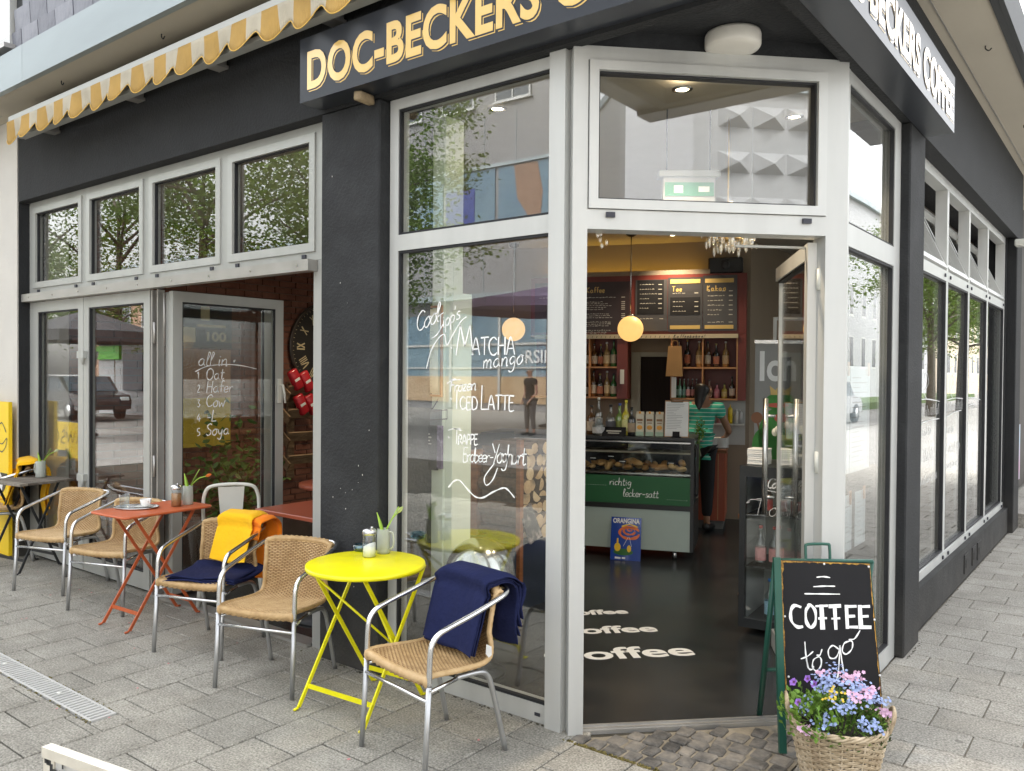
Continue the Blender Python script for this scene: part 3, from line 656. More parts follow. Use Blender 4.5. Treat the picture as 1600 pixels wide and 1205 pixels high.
# corner shop window (left of the entrance)
b = MB(); X0, X1 = -3.183, -2.05
b.pbox(BP, X0, X0 + .062, 0, 3.036, -.08, 0); b.pbox(BP, X1 - .085, X1, 0, 3.046, -.08, 0.03)
b.pbox(BP, X0 + .062, X1 - .085, 2.982, 3.036, -.08, 0); b.pbox(BP, X0 + .062, X1 - .085, 2.242, 2.325, -.08, 0); b.pbox(BP, X0 + .062, X1 - .085, 0, .085, -.08, 0)
cw = cpart('corner_window', b, M_frame_w)
b = MB()
for z0, z1 in ((2.325, 2.982), (.085, 2.242)): seal(b, BP, X0 + .062, X1 - .085, z0, z1, .012)
ob('gasket', b, M_rubber, cw, True)
pane(cw, BP, X0 + .058, X1 - .08, 2.32, 2.986); pane(cw, BP, X0 + .058, X1 - .08, .08, 2.247)
b = MB(); b.pbox(BP, X1 - .16, X1 - .13, .03, .045, .0005, .004); ob('drain_cap', b, M_cap, cw, True)
f = lambda x, y, d: BP(x, y, d - .026)
b = MB()
hand(b, "Cool", f, -3.01, 1.815, .095, .007, slope=.32, slant=.1, track=.85); hand(b, "Tipp's", f, -2.86, 1.815, .075, .0065, slope=.4, track=.8)
squig(b, [(-2.934, 1.625), (-2.90, 1.72), (-2.85, 1.78), (-2.811, 1.798), (-2.80, 1.76), (-2.79, 1.745), (-2.75, 1.80), (-2.70, 1.86), (-2.664, 1.882)], f, .0065)
squig(b, [(-2.90, 1.78), (-2.86, 1.80), (-2.82, 1.85)], f, .006)
hand(b, ".", f, -2.775, 1.725, .12, .014); hand(b, "M", f, -2.737, 1.692, .15, .0085, track=.75); hand(b, "ATCHA", f, -2.63, 1.692, .085, .008, sx=1.02, track=.95)
hand(b, "mango", f, -2.56, 1.625, .08, .0065, slope=.1, slant=.15)
hand(b, "Frozen", f, -2.775, 1.508, .062, .007, slope=.08, slant=.15, track=.92); squig(b, [(-2.79, 1.55), (-2.76, 1.565), (-2.70, 1.572)], f, .006)
hand(b, ".", f, -2.775, 1.47, .12, .014); hand(b, "I", f, -2.735, 1.425, .095, .008); hand(b, "CED", f, -2.705, 1.425, .062, .008); hand(b, "L", f, -2.575, 1.425, .12, .008); hand(b, "ATTE", f, -2.525, 1.428, .07, .008, track=.95)
hand(b, ".", f, -2.79, 1.275, .12, .014); hand(b, "T", f, -2.745, 1.25, .075, .007); hand(b, "RAPPE", f, -2.715, 1.245, .05, .008, track=.85, slope=.08); squig(b, [(-2.78, 1.315), (-2.74, 1.325), (-2.69, 1.318)], f, .006)
hand(b, "Erdbeer-", f, -2.685, 1.165, .07, .0058, track=.8, slant=.1, slope=.04, sx=.85); hand(b, "Yoghurt", f, -2.505, 1.175, .09, .007, track=.72, slant=.12, sx=.85)
squig(b, [(-2.48, 1.17), (-2.54, 1.10), (-2.53, 1.06), (-2.49, 1.09), (-2.46, 1.15)], f, .007)
squig(b, [(-2.778, 1.026), (-2.74, 1.062), (-2.70, 1.068), (-2.65, 1.03), (-2.60, .998), (-2.55, .998), (-2.49, 1.03), (-2.43, 1.055), (-2.40, 1.052), (-2.356, 1.016)], f, .0085)
ob('lettering', b, M_chalk, cw, True, label='white drinks list hand lettered on the large corner pane')

# entrance on the diagonal
L_ = 1.315
b = MB()
b.pbox(DP, .031, .098, 0, 3.046, -.08, .03); b.pbox(DP, L_ - .105, L_, 0, 3.046, -.08, .03)
b.pbox(DP, .098, L_ - .105, 2.985, 3.046, -.08, .03); b.pbox(DP, .098, L_ - .105, 2.243, 2.33, -.08, .03)
ent = cpart('entrance_frame', b, M_frame_w)
b = MB(); ring(b, DP, .102, L_ - .109, 2.333, 2.982, .042, -.03, .042); ob('fanlight_sash', b, M_frame_w, ent, True)
b = MB(); seal(b, DP, .144, L_ - .151, 2.375, 2.94, .009, -.02, .02); ob('gasket', b, M_rubber, ent, True)
pane(ent, DP, .14, L_ - .147, 2.371, 2.944, -.01)
for uu in (.2, L_ - .2):
    b = MB(); b.pbox(DP, uu - .02, uu + .02, 2.295, 2.317, .0305, .045); ob('hinge_cap', b, M_cap, ent, True)
b = MB(); b.pbox(DP, .0985, L_ - .1055, -.02, .008, -.05, .004); b.pbox(DP, .0985, L_ - .1055, -.02, .016, -.045, -.035); b.pbox(DP, .0985, L_ - .1055, -.02, .014, -.012, -.002); cpart('threshold', b, M_galv)
# open glass door, hinged right
dd = Vector((-1.705 + 1.245, 4.745 - 3.90)).normalized()
EP = plane((-1.238, 3.905, 0), (dd.x, dd.y, 0), (-dd.y, dd.x, 0))
b = MB(); b.pbox(EP, 0, .955, .02, .12, -.03, .03); b.pbox(EP, 0, .955, 2.15, 2.225, -.03, .03); b.pbox(EP, 0, .075, .12, 2.15, -.03, .03); b.pbox(EP, .93, .955, .12, 2.15, -.012, .012)
dl = ob('entrance_door', b, M_frame_w, cafe, True, label='glass entrance door standing open')
b = MB(); b.pbox(EP, .0755, .087, .121, 2.149, -.019, .019); b.pbox(EP, .088, .925, .1205, .132, -.019, .019); b.pbox(EP, .088, .925, 2.138, 2.1495, -.019, .019); ob('gasket', b, M_rubber, dl, True)
pane(dl, EP, .07, .934, .115, 2.155, 0)
b = MB()
b.cyl(EP(.90, .80, .085), EP(.90, 1.47, .085), .016, n=12)
for z in (.9, 1.37): b.cyl(EP(.90, z, .03), EP(.90, z, .085), .009, n=8)
ob('pull_handle', b, M_steel, dl, True)
b = MB()
b.cyl(EP(.90, .80, -.085), EP(.90, 1.47, -.085), .016, n=12)
for z in (.9, 1.37): b.cyl(EP(.90, z, -.03), EP(.90, z, -.085), .009, n=8)
ob('pull_handle', b, M_steel, dl, True)
b = MB()
for z in (.35, 1.15, 2.0): b.cyl(EP(-.022, z, -.02), EP(-.022, z + .1, -.02), .014, n=10)
ob('hinge', b, M_whitemetal, dl, True)
b = MB(); b.pbox(DP, .84, 1.19, 2.205, 2.215, -.13, -.11); ob('door_closer', b, M_frame_w, dl, True)

# narrow window right of the entrance
b = MB(); Y0, Y1 = 3.957, 5.106
b.pbox(QP, Y0, Y0 + .072, 0, 3.045, -.08, .0); b.pbox(QP, Y1 - .2, Y1 - .071, 0, 3.036, -.08, -.0015); b.pbox(QP, Y1 - .07, Y1 - .07 + .001, 0, 3.03, -.08, -.001)
b.pbox(QP, Y0 + .072, Y1 - .2, 2.975, 3.036, -.08, 0); b.pbox(QP, Y0 + .072, Y1 - .2, 2.215, 2.32, -.08, 0); b.pbox(QP, Y0 + .072, Y1 - .2, 0, .10, -.08, 0)
nw = cpart('narrow_window', b, M_frame_w)
b = MB()
for z0, z1 in ((2.32, 2.975), (.10, 2.215)): seal(b, QP, Y0 + .072, Y1 - .2, z0, z1, .012)
ob('gasket', b, M_rubber, nw, True)
pane(nw, QP, Y0 + .068, Y1 - .195, 2.315, 2.98, m=GLASS_R); pane(nw, QP, Y0 + .068, Y1 - .195, .095, 2.22, m=GLASS_R)
# side windows: four bays, tilted vents above
mul = [5.44, 6.728, 7.653, 8.641, 9.76]
b = MB()
b.pbox(RP, 5.42, 9.765, 2.968, 3.036, -.08, 0); b.pbox(RP, 5.42, 9.765, 2.303, 2.377, -.08, 0); b.pbox(RP, 5.42, 9.765, .264, .322, -.08, .01)
for i, y in enumerate(mul):
    w_ = .034 if 0 < i < 4 else .045
    b.pbox(RP, max(5.42, y - w_), min(9.765, y + w_), .322, 2.303, -.08, -.001); b.pbox(RP, max(5.42, y - w_), min(9.765, y + w_), 2.377, 2.968, -.08, -.001)
sw = cpart('side_window', b, M_frame_w)
b = MB()
for i in range(4): seal(b, RP, mul[i] + .036, mul[i + 1] - .036, .322, 2.303, .014, -.026, -.002)
ob('gasket', b, M_rubber, sw, True)
for i in range(4):
    pane(sw, RP, mul[i] + .034, mul[i + 1] - .034, .318, 2.307, m=GLASS_R)
    for uu in (mul[i] + .1, mul[i + 1] - .1):
        for z in (2.34, .293):
            q = MB(); q.pbox(RP, uu - .014, uu + .014, z - .012, z + .012, .001 if z > 1 else .011, .009 if z > 1 else .02); ob('hinge_cap', q, M_cap, sw, True)
    t = R(24); c_, s_ = math.cos(t), math.sin(t)
    TP = lambda u, h, d, c_=c_, s_=s_: Vector((-1.185 - h * s_ + d * c_, u, 2.385 + h * c_ + d * s_))
    q = MB(); ring(q, TP, mul[i] + .04, mul[i + 1] - .04, .0, .585, .045, -.025, .025); vs = ob('tilted_vent', q, M_frame_w, sw, True)
    q = MB(); q.pbox(TP, mul[i] + .08, mul[i + 1] - .08, .04, .545, -.003, .003); ob('vent_pane', q, GLASS_R, sw, True)
M_chalkdim2 = mat('thin_chalk', (.55, .56, .56), .9, var=.3, scale=30)
f = lambda x, y, d: RP(x, y, d - .026)
b = MB()
for (x0, x1, z0, z1) in ((5.80, 6.65, 1.45, 1.425), (6.80, 7.6, 1.425, 1.428), (7.7, 8.5, 1.43, 1.40), (5.80, 6.65, 1.275, 1.30), (6.80, 7.55, 1.29, 1.335), (7.7, 8.2, 1.34, 1.37)):
    squig(b, [(x0, z0), ((x0 + x1) / 2, (z0 + z1) / 2 + .012), (x1, z1)], f, .008)
def scrib(x0, x1, z, h):
    x = x0
    while x < x1:
        pts = [(x, z)]
        for k in range(6): pts.append((x + (k + 1) * h * .28, z + (h if k % 2 == 0 else 0) * rnd.uniform(.5, 1)))
        squig(b, pts, f, .0055); x += h * 2.1
scrib(5.82, 6.6, 1.335, .08); scrib(6.82, 7.5, 1.345, .08); scrib(5.9, 6.4, 1.2, .06); scrib(6.86, 7.2, 1.17, .06); scrib(5.95, 6.35, 1.02, .09); scrib(6.85, 7.4, 1.02, .08); scrib(5.98, 6.5, .87, .06); scrib(6.9, 7.4, .9, .05)
for (x, z) in ((6.1, 1.53), (7.05, 1.52)): squig(b, [(x, z), (x + .08, z + .1), (x + .15, z + .03), (x + .02, z - .03), (x + .1, z - .08)], f, .007)
ob('lettering', b, M_chalkdim2, sw, True, label='white handwriting across the side windows')

# interior shell
U2 = Vector((math.cos(R(21)), math.sin(R(21)), 0)); V2 = Vector((-math.sin(R(21)), math.cos(R(21)), 0)); A2 = Vector((-3.02, 6.43, 0))
def K(u, v, z=0.): return A2 + U2 * u + V2 * v + Vector((0, 0, z))
b = MB(); b.prism([(-7.7, 3.10), (-3.6, 3.10), (-3.15, 3.08), (-2.06, 3.08), (-1.16, 3.98), (-1.16, 10), (-7.7, 10)], lambda x, y, d: Vector((x, y, d)), -.03, .014)
floor = tag(ob('cafe_floor', b, M_floor), kind='structure')
for (txt, sz, p, q) in (("Coffee", .23, (-2.605, 3.83 - .14), (-2.0, 4.318)), ("Coffee", .17, (-2.78, 4.19 - .03), (-2.37, 4.57)), ("Coffee", .125, (-3.03, 4.46), (-2.705, 4.79))):
    d_ = (Vector(q) - Vector(p)).normalized(); n_ = Vector((-d_.y, d_.x)); e_ = Vector(q)
    mbt, wd = text_mb(txt, sz, lambda x, y, d: Vector((x, y, d)), 0, 0, 0, .0008, .005, 1.4)
    mbt.v = [tuple(list(e_ + d_ * (x - wd) + n_ * y * 1.12) + [.0152 + z]) for x, y, z in mbt.v]
    ob('floor_lettering', mbt, M_paper, floor)
b = MB(); b.prism([(-7.8, 3.42), (-3.18, 3.42), (-3.18, 3.135), (-2.09, 3.135), (-1.205, 4.02), (-1.205, 10), (-7.8, 10)], lambda x, y, d: Vector((x, y, d)), 3.09, 3.118); b.bb(-7.7, 3.14, 3.0365, -3.67, 3.42, 3.0375)
ceil_ = cpart('ceiling', b, M_ceil)
b = MB()
pts = [K(.42, 2.31), K(-4.2, 2.31)]
n_ = len(pts)
b.add([K(.42, 2.31, 0), K(-4.35, 2.31, 0), K(-4.35, 2.31, 3.09), K(.42, 2.31, 3.09), K(.42, 2.45, 0), K(-4.35, 2.45, 0), K(-4.35, 2.45, 3.09), K(.42, 2.45, 3.09)], [(0, 1, 2, 3), (5, 4, 7, 6), (0, 3, 7, 4), (1, 5, 6, 2)])
p0 = K(.42, 2.31); b.bb(p0.x - .1, p0.y + .002, 0, p0.x, 10.0, 3.09); b.bb(-7.6, 10, 0, -1.2, 10.1, 3.09)
cpart('back_wall', b, M_beige)
M_br = ramp_mat("brick", [(.3, (.075, .03, .02)), (.55, (.15, .06, .038)), (.78, (.2, .09, .06))], .85, 4, .5, 40, coords='World')
b = MB(); b.bb(-7.9, 3.42, 0, -7.715, 10, 3.09); bw = cpart('brick_wall', b, mat("brick_mortar", (.13, .085, .065), .95, var=.1))
b = MB(); z = 0.; row = 0
while z < 3.05:
    y = 3.44 - (.06 if row % 2 else 0)
    while y < 7.3:
        b.box((-7.712 + rnd.uniform(-.003, .003), y + .11, z + .034), (.03, .213, .06)); y += .225
    z += .071; row += 1
ob('bricks', b, M_br, bw, True, kind='stuff')
b = MB(); b.bb(-7.7, 3.13, 2.30, -3.67, 3.135, 2.31)
# inner pillar just behind the corner window
b = MB(); b.rbox((-3.29, 3.47, 1.52), (.38, .16, 3.03), .006); b.bb(-3.1, 3.40, 0, -3.045, 3.56, 2.05)
ip = cpart('inner_pillar', b, M_sage)
b = MB(); b.rbox((-3.264, 3.385, .205), (.085, .012, .085), .004); b.lathe([(.028, 0), (.03, .004), (.02, .004), (.018, -.002)], (0, 0, 0), 14)
n0 = len(b.v) - 14 * 4
b.v[n0:] = [(-3.264 + x, 3.378 - z, .205 + y) for x, y, z in b.v[n0:]]
ob('power_socket', b, M_whitemetal, ip, True)

# ------------------------------------------------------------------ signs, awning, lamps on the facade
def sign_board(name, label, P, u0, u1, z0, z1, dep, tx0, size, uend=None, txt="DOC-BECKERS COFFEE", org=(0, 0, 0)):
    t = thing(name, label, 'sign', org)
    b = MB(); b.pbox(P, u0, u1, z0, z1, -dep, 0); ob('panel', b, M_sign, t, True)
    zb = z0 + .066
    m0, w0 = text_mb(txt, size, lambda x, y, d: Vector((x, y, d)), 0, 0, 0, .0008, .006, 1.0, spacing=1.06)
    W_ = max(v[0] for v in m0.v); sx = ((uend or u1 - .05) - tx0) / W_
    def lay(dx, dz, dd, bold, m, nm):
        q, _ = text_mb(txt, size, lambda x, y, d: P(tx0 + dx + x * sx, zb + dz + y, dd + d), 0, 0, 0, .0008, bold, 1.0, spacing=1.06)
        ob(nm, q, m, t, True)
    lay(.011, -.012, .001, .008, M_gold, 'shadow_lettering'); lay(.003, -.003, .0022, .0125, M_sign, 'outline'); lay(0, 0, .0034, .0082, M_gold, 'lettering')
    return t
SL = plane((0, 2.83, 0), (1, 0, 0), (0, -1, 0)); SR = plane((-.915, 0, 0), (0, 1, 0), (1, 0, 0))
sign_board('shop_sign', 'long anthracite sign with gold shop lettering over the corner window', SL, -3.655, -.917, 3.058, 3.40, .147, -3.60, .272, -1.17, org=(-2.3, 2.83, 3.06))
sign_board('shop_sign', 'anthracite sign with glaring gold lettering along the side street front', SR, 2.835, 5.40, 3.03, 3.355, .152, 2.92, .26, org=(-.915, 4.1, 3.04))
b = MB(); b.rbox((-3.24, 2.92, 3.03), (.05, .11, .05), .012, 2, jit=.008); tag(ob('foam_lump', b, mat("old_foam", (.34, .26, .16), .9, var=.3, scale=40, bump=.6)), 'crusty tan foam lump under the long sign by the column', 'foam')
lt = thing('ceiling_lamp', 'round white drum lamp under the dark porch ceiling above the entrance', 'lamp', (-1.475, 3.49, 3.115))
b = MB(); b.lathe([(.10, .005), (.118, 0), (.122, -.012), (.122, -.055), (.115, -.066), (.09, -.072), (.01, -.074)], (0, 0, 0), 32); ob('lamp_shade', b, mat("opal_glass", (.72, .7, .64), .35, var=.02), lt)
b = MB(); b.lathe([(.1, .01), (.1, -.002)], (0, 0, 0), 24); ob('base_plate', b, M_whitemetal, lt)

# awning
aw = thing('awning', 'retracted awning with scalloped yellow and cream striped valance', 'awning', (-5.2, 2.95, 3.45))
b = MB(); b.bb(-7.15, 2.715, 3.555, -2.6, 2.75, 3.60); ob('front_bar', b, M_frame, aw, True)
b = MB(); b.cyl((-7.1, 2.87, 3.62), (-2.6, 2.87, 3.62), .06, n=16); ob('fabric_roll', b, mat("awning_roll_fabric", (.5, .46, .36), .9, var=.15, scale=6, stretch=(12, 1, 1)), aw, True)
for x in (-6.9, -5.6, -4.6, -3.5):
    b = MB(); b.bb(x - .05, 2.80, 3.485, x + .05, 2.978, 3.505); b.bb(x - .03, 2.84, 3.506, x + .03, 2.978, 3.66); ob('bracket', b, M_galv, aw, True)
b = MB(); b.tube([(-7.0, 2.80, 3.53), (-5.2, 2.80, 3.535)], .022, 8); b.tube([(-5.15, 2.82, 3.53), (-3.0, 2.80, 3.535)], .022, 8); ob('folding_arm', b, M_galv, aw, True)
b = MB(); b.bb(-7.12, 2.765, 3.445, -2.6, 2.83, 3.47); b.bb(-7.12, 2.80, 3.471, -2.6, 2.83, 3.50); ob('rear_profile', b, M_frame, aw, True)
b = MB(); pit = .278; x0 = -7.17; nseg = 12
cols = []
xx = x0
tot = 4.55; N = int(tot / pit * 2 * nseg)
for i in range(N + 1):
    x = x0 + i * pit / (2 * nseg); ph = (x - x0) / pit
    drop = .138 + .042 * math.sin(2 * math.pi * (ph - .0)) * 1.0 + .006 * math.sin(x * 5)
    cols.append([(x, 2.71 - .012 * math.sin(x * 9) * k / 5 - .018 * (k / 5) * math.sin(2 * math.pi * ph + .5) + rnd.uniform(-.001, .001), 3.56 - drop * k / 5) for k in range(6)])
for i in range(N):
    b.m = 0 if (i // nseg) % 2 == 0 else 1
    vs = cols[i] + cols[i + 1]; b.add(vs, [(k, k + 1, 7 + k, 6 + k) for k in range(5)], True)
b.m = 2
b.tube([(c[5][0], c[5][1] - .001, c[5][2]) for c in cols], .0032, 5)
vo = ob('valance', b, [mat("awning_yellow", (.45, .285, .085), .9, var=.22, scale=5), mat("awning_cream", (.5, .46, .37), .9, var=.18, scale=5), mat("awning_hem", (.7, .46, .12), .9, var=.1)], aw, True)
so = vo.modifiers.new('thick', 'SOLIDIFY'); so.thickness = .002
b = MB(); b.rbox((-1.03, 9.72, 2.965), (.1, .12, .07), .01); b.box((-1.0, 9.70, 2.94), (.06, .07, .03)); tag(ob('sensor_box', b, M_whitemetal), 'small white box under the far end of the side wall lintel', 'sensor')

# ------------------------------------------------------------------ wicker armchairs
def shell_path():
    p = [(-.232, .405), (-.246, .42), (-.24, .44), (-.20, .446), (-.12, .44), (-.02, .432), (.07, .43), (.125, .445), (.16, .50), (.178, .57), (.192, .65), (.203, .72), (.212, .758), (.226, .772), (.244, .765), (.25, .74)]
    return cat([(0, y, z) for y, z in p], 8)
def make_chair(label, group):
    t = thing('wicker_chair', label, 'chair', group=group)
    SP = shell_path(); n = len(SP)
    acc = [0.]
    for a, c in zip(SP[:-1], SP[1:]): acc.append(acc[-1] + (c - a).length)
    def at(s):
        for i in range(n - 1):
            if acc[i + 1] >= s: return SP[i].lerp(SP[i + 1], (s - acc[i]) / max(1e-9, acc[i + 1] - acc[i]))
        return SP[-1]
    def hw(q):
        if q.z < .46 and q.y < .1: return .222 - max(0, q.y + .1) * .06
        return .205 - .012 * math.sin((q.z - .45) / .32 * math.pi)
    def pos(s, x):   # x in -1..1
        q = at(s); h = hw(q); back = max(0., min(1., (q.z - .45) / .12)); seat = 1 - back
        r = abs(x)
        return Vector((x * h, q.y - back * .045 * x * x + .015 * (q.z > .74) * 0, q.z + seat * .012 * x * x - (.035 * max(0, r - .75) ** 2 * 16 * .5 if q.z > .73 else 0)))
    L = acc[-1]
    b = MB(); ns, nx = 44, 10
    for i in range(ns + 1):
        for j in range(nx + 1): b.v.append(tuple(pos(L * i / ns, -1 + 2 * j / nx)))
    for i in range(ns):
        for j in range(nx): b.f.append((i * 11 + j, i * 11 + j + 1, i * 11 + 12 + j, i * 11 + 11 + j)); b.sm.append(True); b.mi.append(0)
    o = ob('seat_shell', b, M_wickerbase, t); m = o.modifiers.new('s', 'SOLIDIFY'); m.thickness = .006; m.offset = 0
    b = MB(); pitch = .0096; k = 0; s = .012
    while s < L - .005:
        pts = []; nn = 26
        for j in range(nn + 1):
            x = -1 + 2 * j / nn; p = pos(s, x); e = pos(min(L, s + .004), x) - pos(max(0, s - .004), x)
            nrm = Vector((1, 0, 0)).cross(e).normalized()
            pts.append(p + nrm * (.0022 + .003 * (1 if (j + k) % 2 else -1)))
        b.tube(pts, .0043, 4, cap=False); s += pitch; k += 1
    b.sm = [True] * len(b.f)
    ob('wicker_weave', b, M_wicker, t, kind='stuff')
    b = MB()
    for sx in (-1, 1):
        pts = [pos(L * i / 60, sx * 1.0) for i in range(61)]; b.tube(pts, [.0125 + .0012 * (i % 2) for i in range(61)], 8)
    pts = [pos(.05, -1 + 2 * j / 40) + Vector((0, -.002, -.012)) for j in range(41)]; b.tube(pts, [.020 + .0012 * (j % 2) for j in range(41)], 8)
    pts = [pos(L - .055, -1 + 2 * j / 40) + Vector((0, .0, -.006)) for j in range(41)]; b.tube(pts, [.0165 + .001 * (j % 2) for j in range(41)], 8)
    ob('wrapped_rim', b, M_wicker, t)
    for sx in (-1, 1):
        b = MB(); b.tube([(sx * .236, -.262, 0), (sx * .233, -.25, .2), (sx * .232, -.237, .42)], .0125, 10); ob('front_leg', b, M_aludull, t)
        b = MB(); b.tube(cat([(sx * .232, -.237, .42), (sx * .232, -.232, .55), (sx * .233, -.222, .60), (sx * .235, -.19, .637), (sx * .238, -.13, .658), (sx * .24, 0, .69), (sx * .236, .12, .722), (sx * .225, .2, .742), (sx * .19, .245, .752), (sx * .12, .258, .754), (0, .26, .754)], 5), .0125, 10); ob('armrest', b, M_alu, t)
        b = MB(); b.tube(cat([(sx * .2, -.06, .408), (sx * .2, .06, .402), (sx * .2, .115, .38), (sx * .203, .15, .3), (sx * .21, .225, .0)], 5), .0125, 10); ob('rear_leg', b, M_aludull, t)
        b = MB(); b.lathe([(.006, -.002), (.006, .002), (.001, .004)], (0, 0, 0), 8); b.v = [(sx * (.246 + z), -.24 + x, .41 + y) for x, y, z in b.v]; ob('rivet', b, M_steel, t)
    b = MB(); b.tube([(-.233, -.243, .355), (.233, -.243, .355)], .0095, 8); b.tube([(-.2, -.05, .405), (-.232, -.235, .395)], .0095, 8); b.tube([(.2, -.05, .405), (.232, -.235, .395)], .0095, 8); b.tube([(-.2, .08, .395), (.2, .08, .395)], .0095, 8)
    ob('stretcher', b, M_alu, t)
    return t
GC = 'wicker armchairs on the terrace'
chairs = []
chair0 = make_chair('front wicker armchair right of the yellow table with navy blanket over its back', GC)
spots = [(-2.375, 2.575, -10, None), (-3.575, 2.66, 19, 'empty wicker armchair left of the yellow table'),
         (-4.33, 2.75, 20, 'wicker armchair with navy cushion blanket on its seat beside the orange red table'),
         (-5.555, 2.82, 20, 'empty wicker armchair left of the orange red table, behind the tray'),
         (-6.36, 2.80, 20, 'empty wicker armchair right of the weathered wooden table'),
         (-7.62, 2.83, -14, 'wicker armchair at the left edge covered by a yellow blanket')]
for i, (x, y, a, lb) in enumerate(spots):
    c = chair0 if i == 0 else copy_tree(chair0)
    c.location = (x, y, 0); c.rotation_euler = (0, 0, R(a)); c.scale = (.96, .91, .905)
    if lb: c['label'] = lb
    if i == 5: c.scale = (.98, .96, 1.04)
    chairs.append(c)

# ------------------------------------------------------------------ blankets
def drape(name, label, m, chair, xw, front, back, xoff=0., thick=.006, lift=.0, wrinkle=.006, seed=1, layers=1, foldx=0., group=None, flare=0.):
    rr = random.Random(seed); o_list = None
    T = thing(name, label, 'blanket', chair.location, chair.rotation_euler.z, group); T.scale = chair.scale
    for ly in range(layers):
        e = lift + ly * .009
        path = []
        # down the front of the backrest, over the top, down behind
        fz = .775 - front; bz = .785 - back * (1 - .12 * ly)
        fr = [(.135 + (.6 - .5) * 0 - e, max(fz, .46))] if False else []
        def yb(z): return .125 + .105 * max(0., min(1., (z - .45) / .31))
        k = 8
        for i in range(k): 
            z = fz + (.755 - fz) * i / (k - 1); path.append((yb(z) - .052 - e * 1.2, z))
        path += [(.165 - e, .785 + e), (.20, .80 + e), (.245, .80 + e), (.285 + e, .782 + e * .5)]
        for i in range(1, k + 1):
            z = .775 - (.775 - bz) * i / k; path.append((.292 + e * 1.5 + .012 * math.sin(i * .9), z))
        P = cat([(0, y, z) for y, z in path], 3); n = len(P); nx = 30
        b = MB(); w = xw * (1 - .03 * ly)
        p1, p2, p3 = rr.uniform(0, 6), rr.uniform(0, 6), rr.uniform(0, 6)
        for i, q in enumerate(P):
            tt = i / (n - 1)
            for j in range(nx + 1):
                x = -1 + 2 * j / nx
                wv = math.sin(x * 17 + p3 + tt * 9) * .16 + math.sin(tt * 40 + x * 3 + p2) * .08 + math.sin(x * 4.2 + p1 + tt * 2) * .6 + math.sin(x * 9 + p2 - tt * 3) * .3 + math.sin(x * 2.1 + tt * 5 + p3) * .5
                damp = .35 + .65 * min(1, abs(q.z - .79) / .12)
                yy = q.y + wv * wrinkle * damp * (1 if tt > .5 else .5)
                xx = xoff + x * w * .5 * (1 + flare * (tt - .4)) + foldx * ly + .006 * math.sin(tt * 7 + p3)
                cv = -.03 * (xx / .2) ** 2 if tt < .45 else 0
                zz = q.z - .02 * max(0, abs(x) - .8) * 5 * (1 if .35 < tt < .6 else 0) + .008 * math.sin(x * 3 + p2) * (1 if tt in (0., 1.) else 0)
                b.v.append((xx, yy + cv, zz))
        for i in range(n - 1):
            for j in range(nx): b.f.append((i * (nx + 1) + j, i * (nx + 1) + j + 1, (i + 1) * (nx + 1) + j + 1, (i + 1) * (nx + 1) + j)); b.sm.append(True); b.mi.append(0)
        o = ob('fleece', b, m, T); md = o.modifiers.new('s', 'SOLIDIFY'); md.thickness = thick; md.offset = 1
    return T
bl = drape('blanket', 'navy fleece blanket folded over the back of the front chair', M_navy, chairs[0], .39, .30, .31, xoff=.0, layers=4, seed=3, wrinkle=.011, foldx=.008, flare=.03, thick=.004)
b = MB(); b.add([(.232, .085, .535), (.26, .09, .53), (.256, .095, .49), (.242, .09, .475), (.228, .085, .49)], [(0, 1, 2, 3, 4)]); o = ob('care_tag', b, M_paper, bl); o.modifiers.new('s', 'SOLIDIFY').thickness = .001
b1 = drape('blanket', 'orange fleece blanket hanging behind the chair with the navy seat blanket', M_ofl, chairs[2], .30, .10, .42, xoff=.10, layers=2, seed=9, wrinkle=.012, foldx=.02, flare=.15)
b2 = drape('blanket', 'bright yellow fleece blanket over the backrest above the navy seat blanket', M_yfl, chairs[2], .27, .25, .10, xoff=.06, lift=.032, layers=1, seed=5, wrinkle=.008)
b3 = drape('blanket', 'yellow fleece blanket over the leftmost chair by the yellow board', M_yfl, chairs[5], .56, .30, .42, layers=2, seed=12, wrinkle=.014, lift=.012)
def flat_blanket(name, label, m, chair):
    T = thing(name, label, 'blanket', chair.location, chair.rotation_euler.z); T.scale = chair.scale
    for ly, (w, dx, dy, rz) in enumerate(((.47, .03, .0, .10), (.45, .045, .015, .05), (.44, .03, .01, .13))):
        b = MB(); n = 22
        for i in range(n + 1):
            for j in range(n + 1):
                x, y = (i / n - .5), (j / n - .5)
                X = x * w; Y = y * .37; c_, s_ = math.cos(rz), math.sin(rz)
                zz = .455 + ly * .011 + .006 * math.sin(x * 9 + ly) * math.cos(y * 7) + .10 * max(0, y - .34) ** 1 * 1.2 - .1 * max(0, abs(x) - .42)
                b.v.append((X * c_ - Y * s_ + dx, X * s_ + Y * c_ - .045 + dy, zz))
        for i in range(n):
            for j in range(n): b.f.append((i * 23 + j, i * 23 + 23 + j, i * 23 + 24 + j, i * 23 + j + 1)); b.sm.append(True); b.mi.append(0)
        o = ob('fold', b, m, T); md = o.modifiers.new('s', 'SOLIDIFY'); md.thickness = .009; md.offset = 1
flat_blanket('seat_blanket', 'folded navy fleece lying on the wicker seat under the yellow blanket', M_navy, chairs[2])

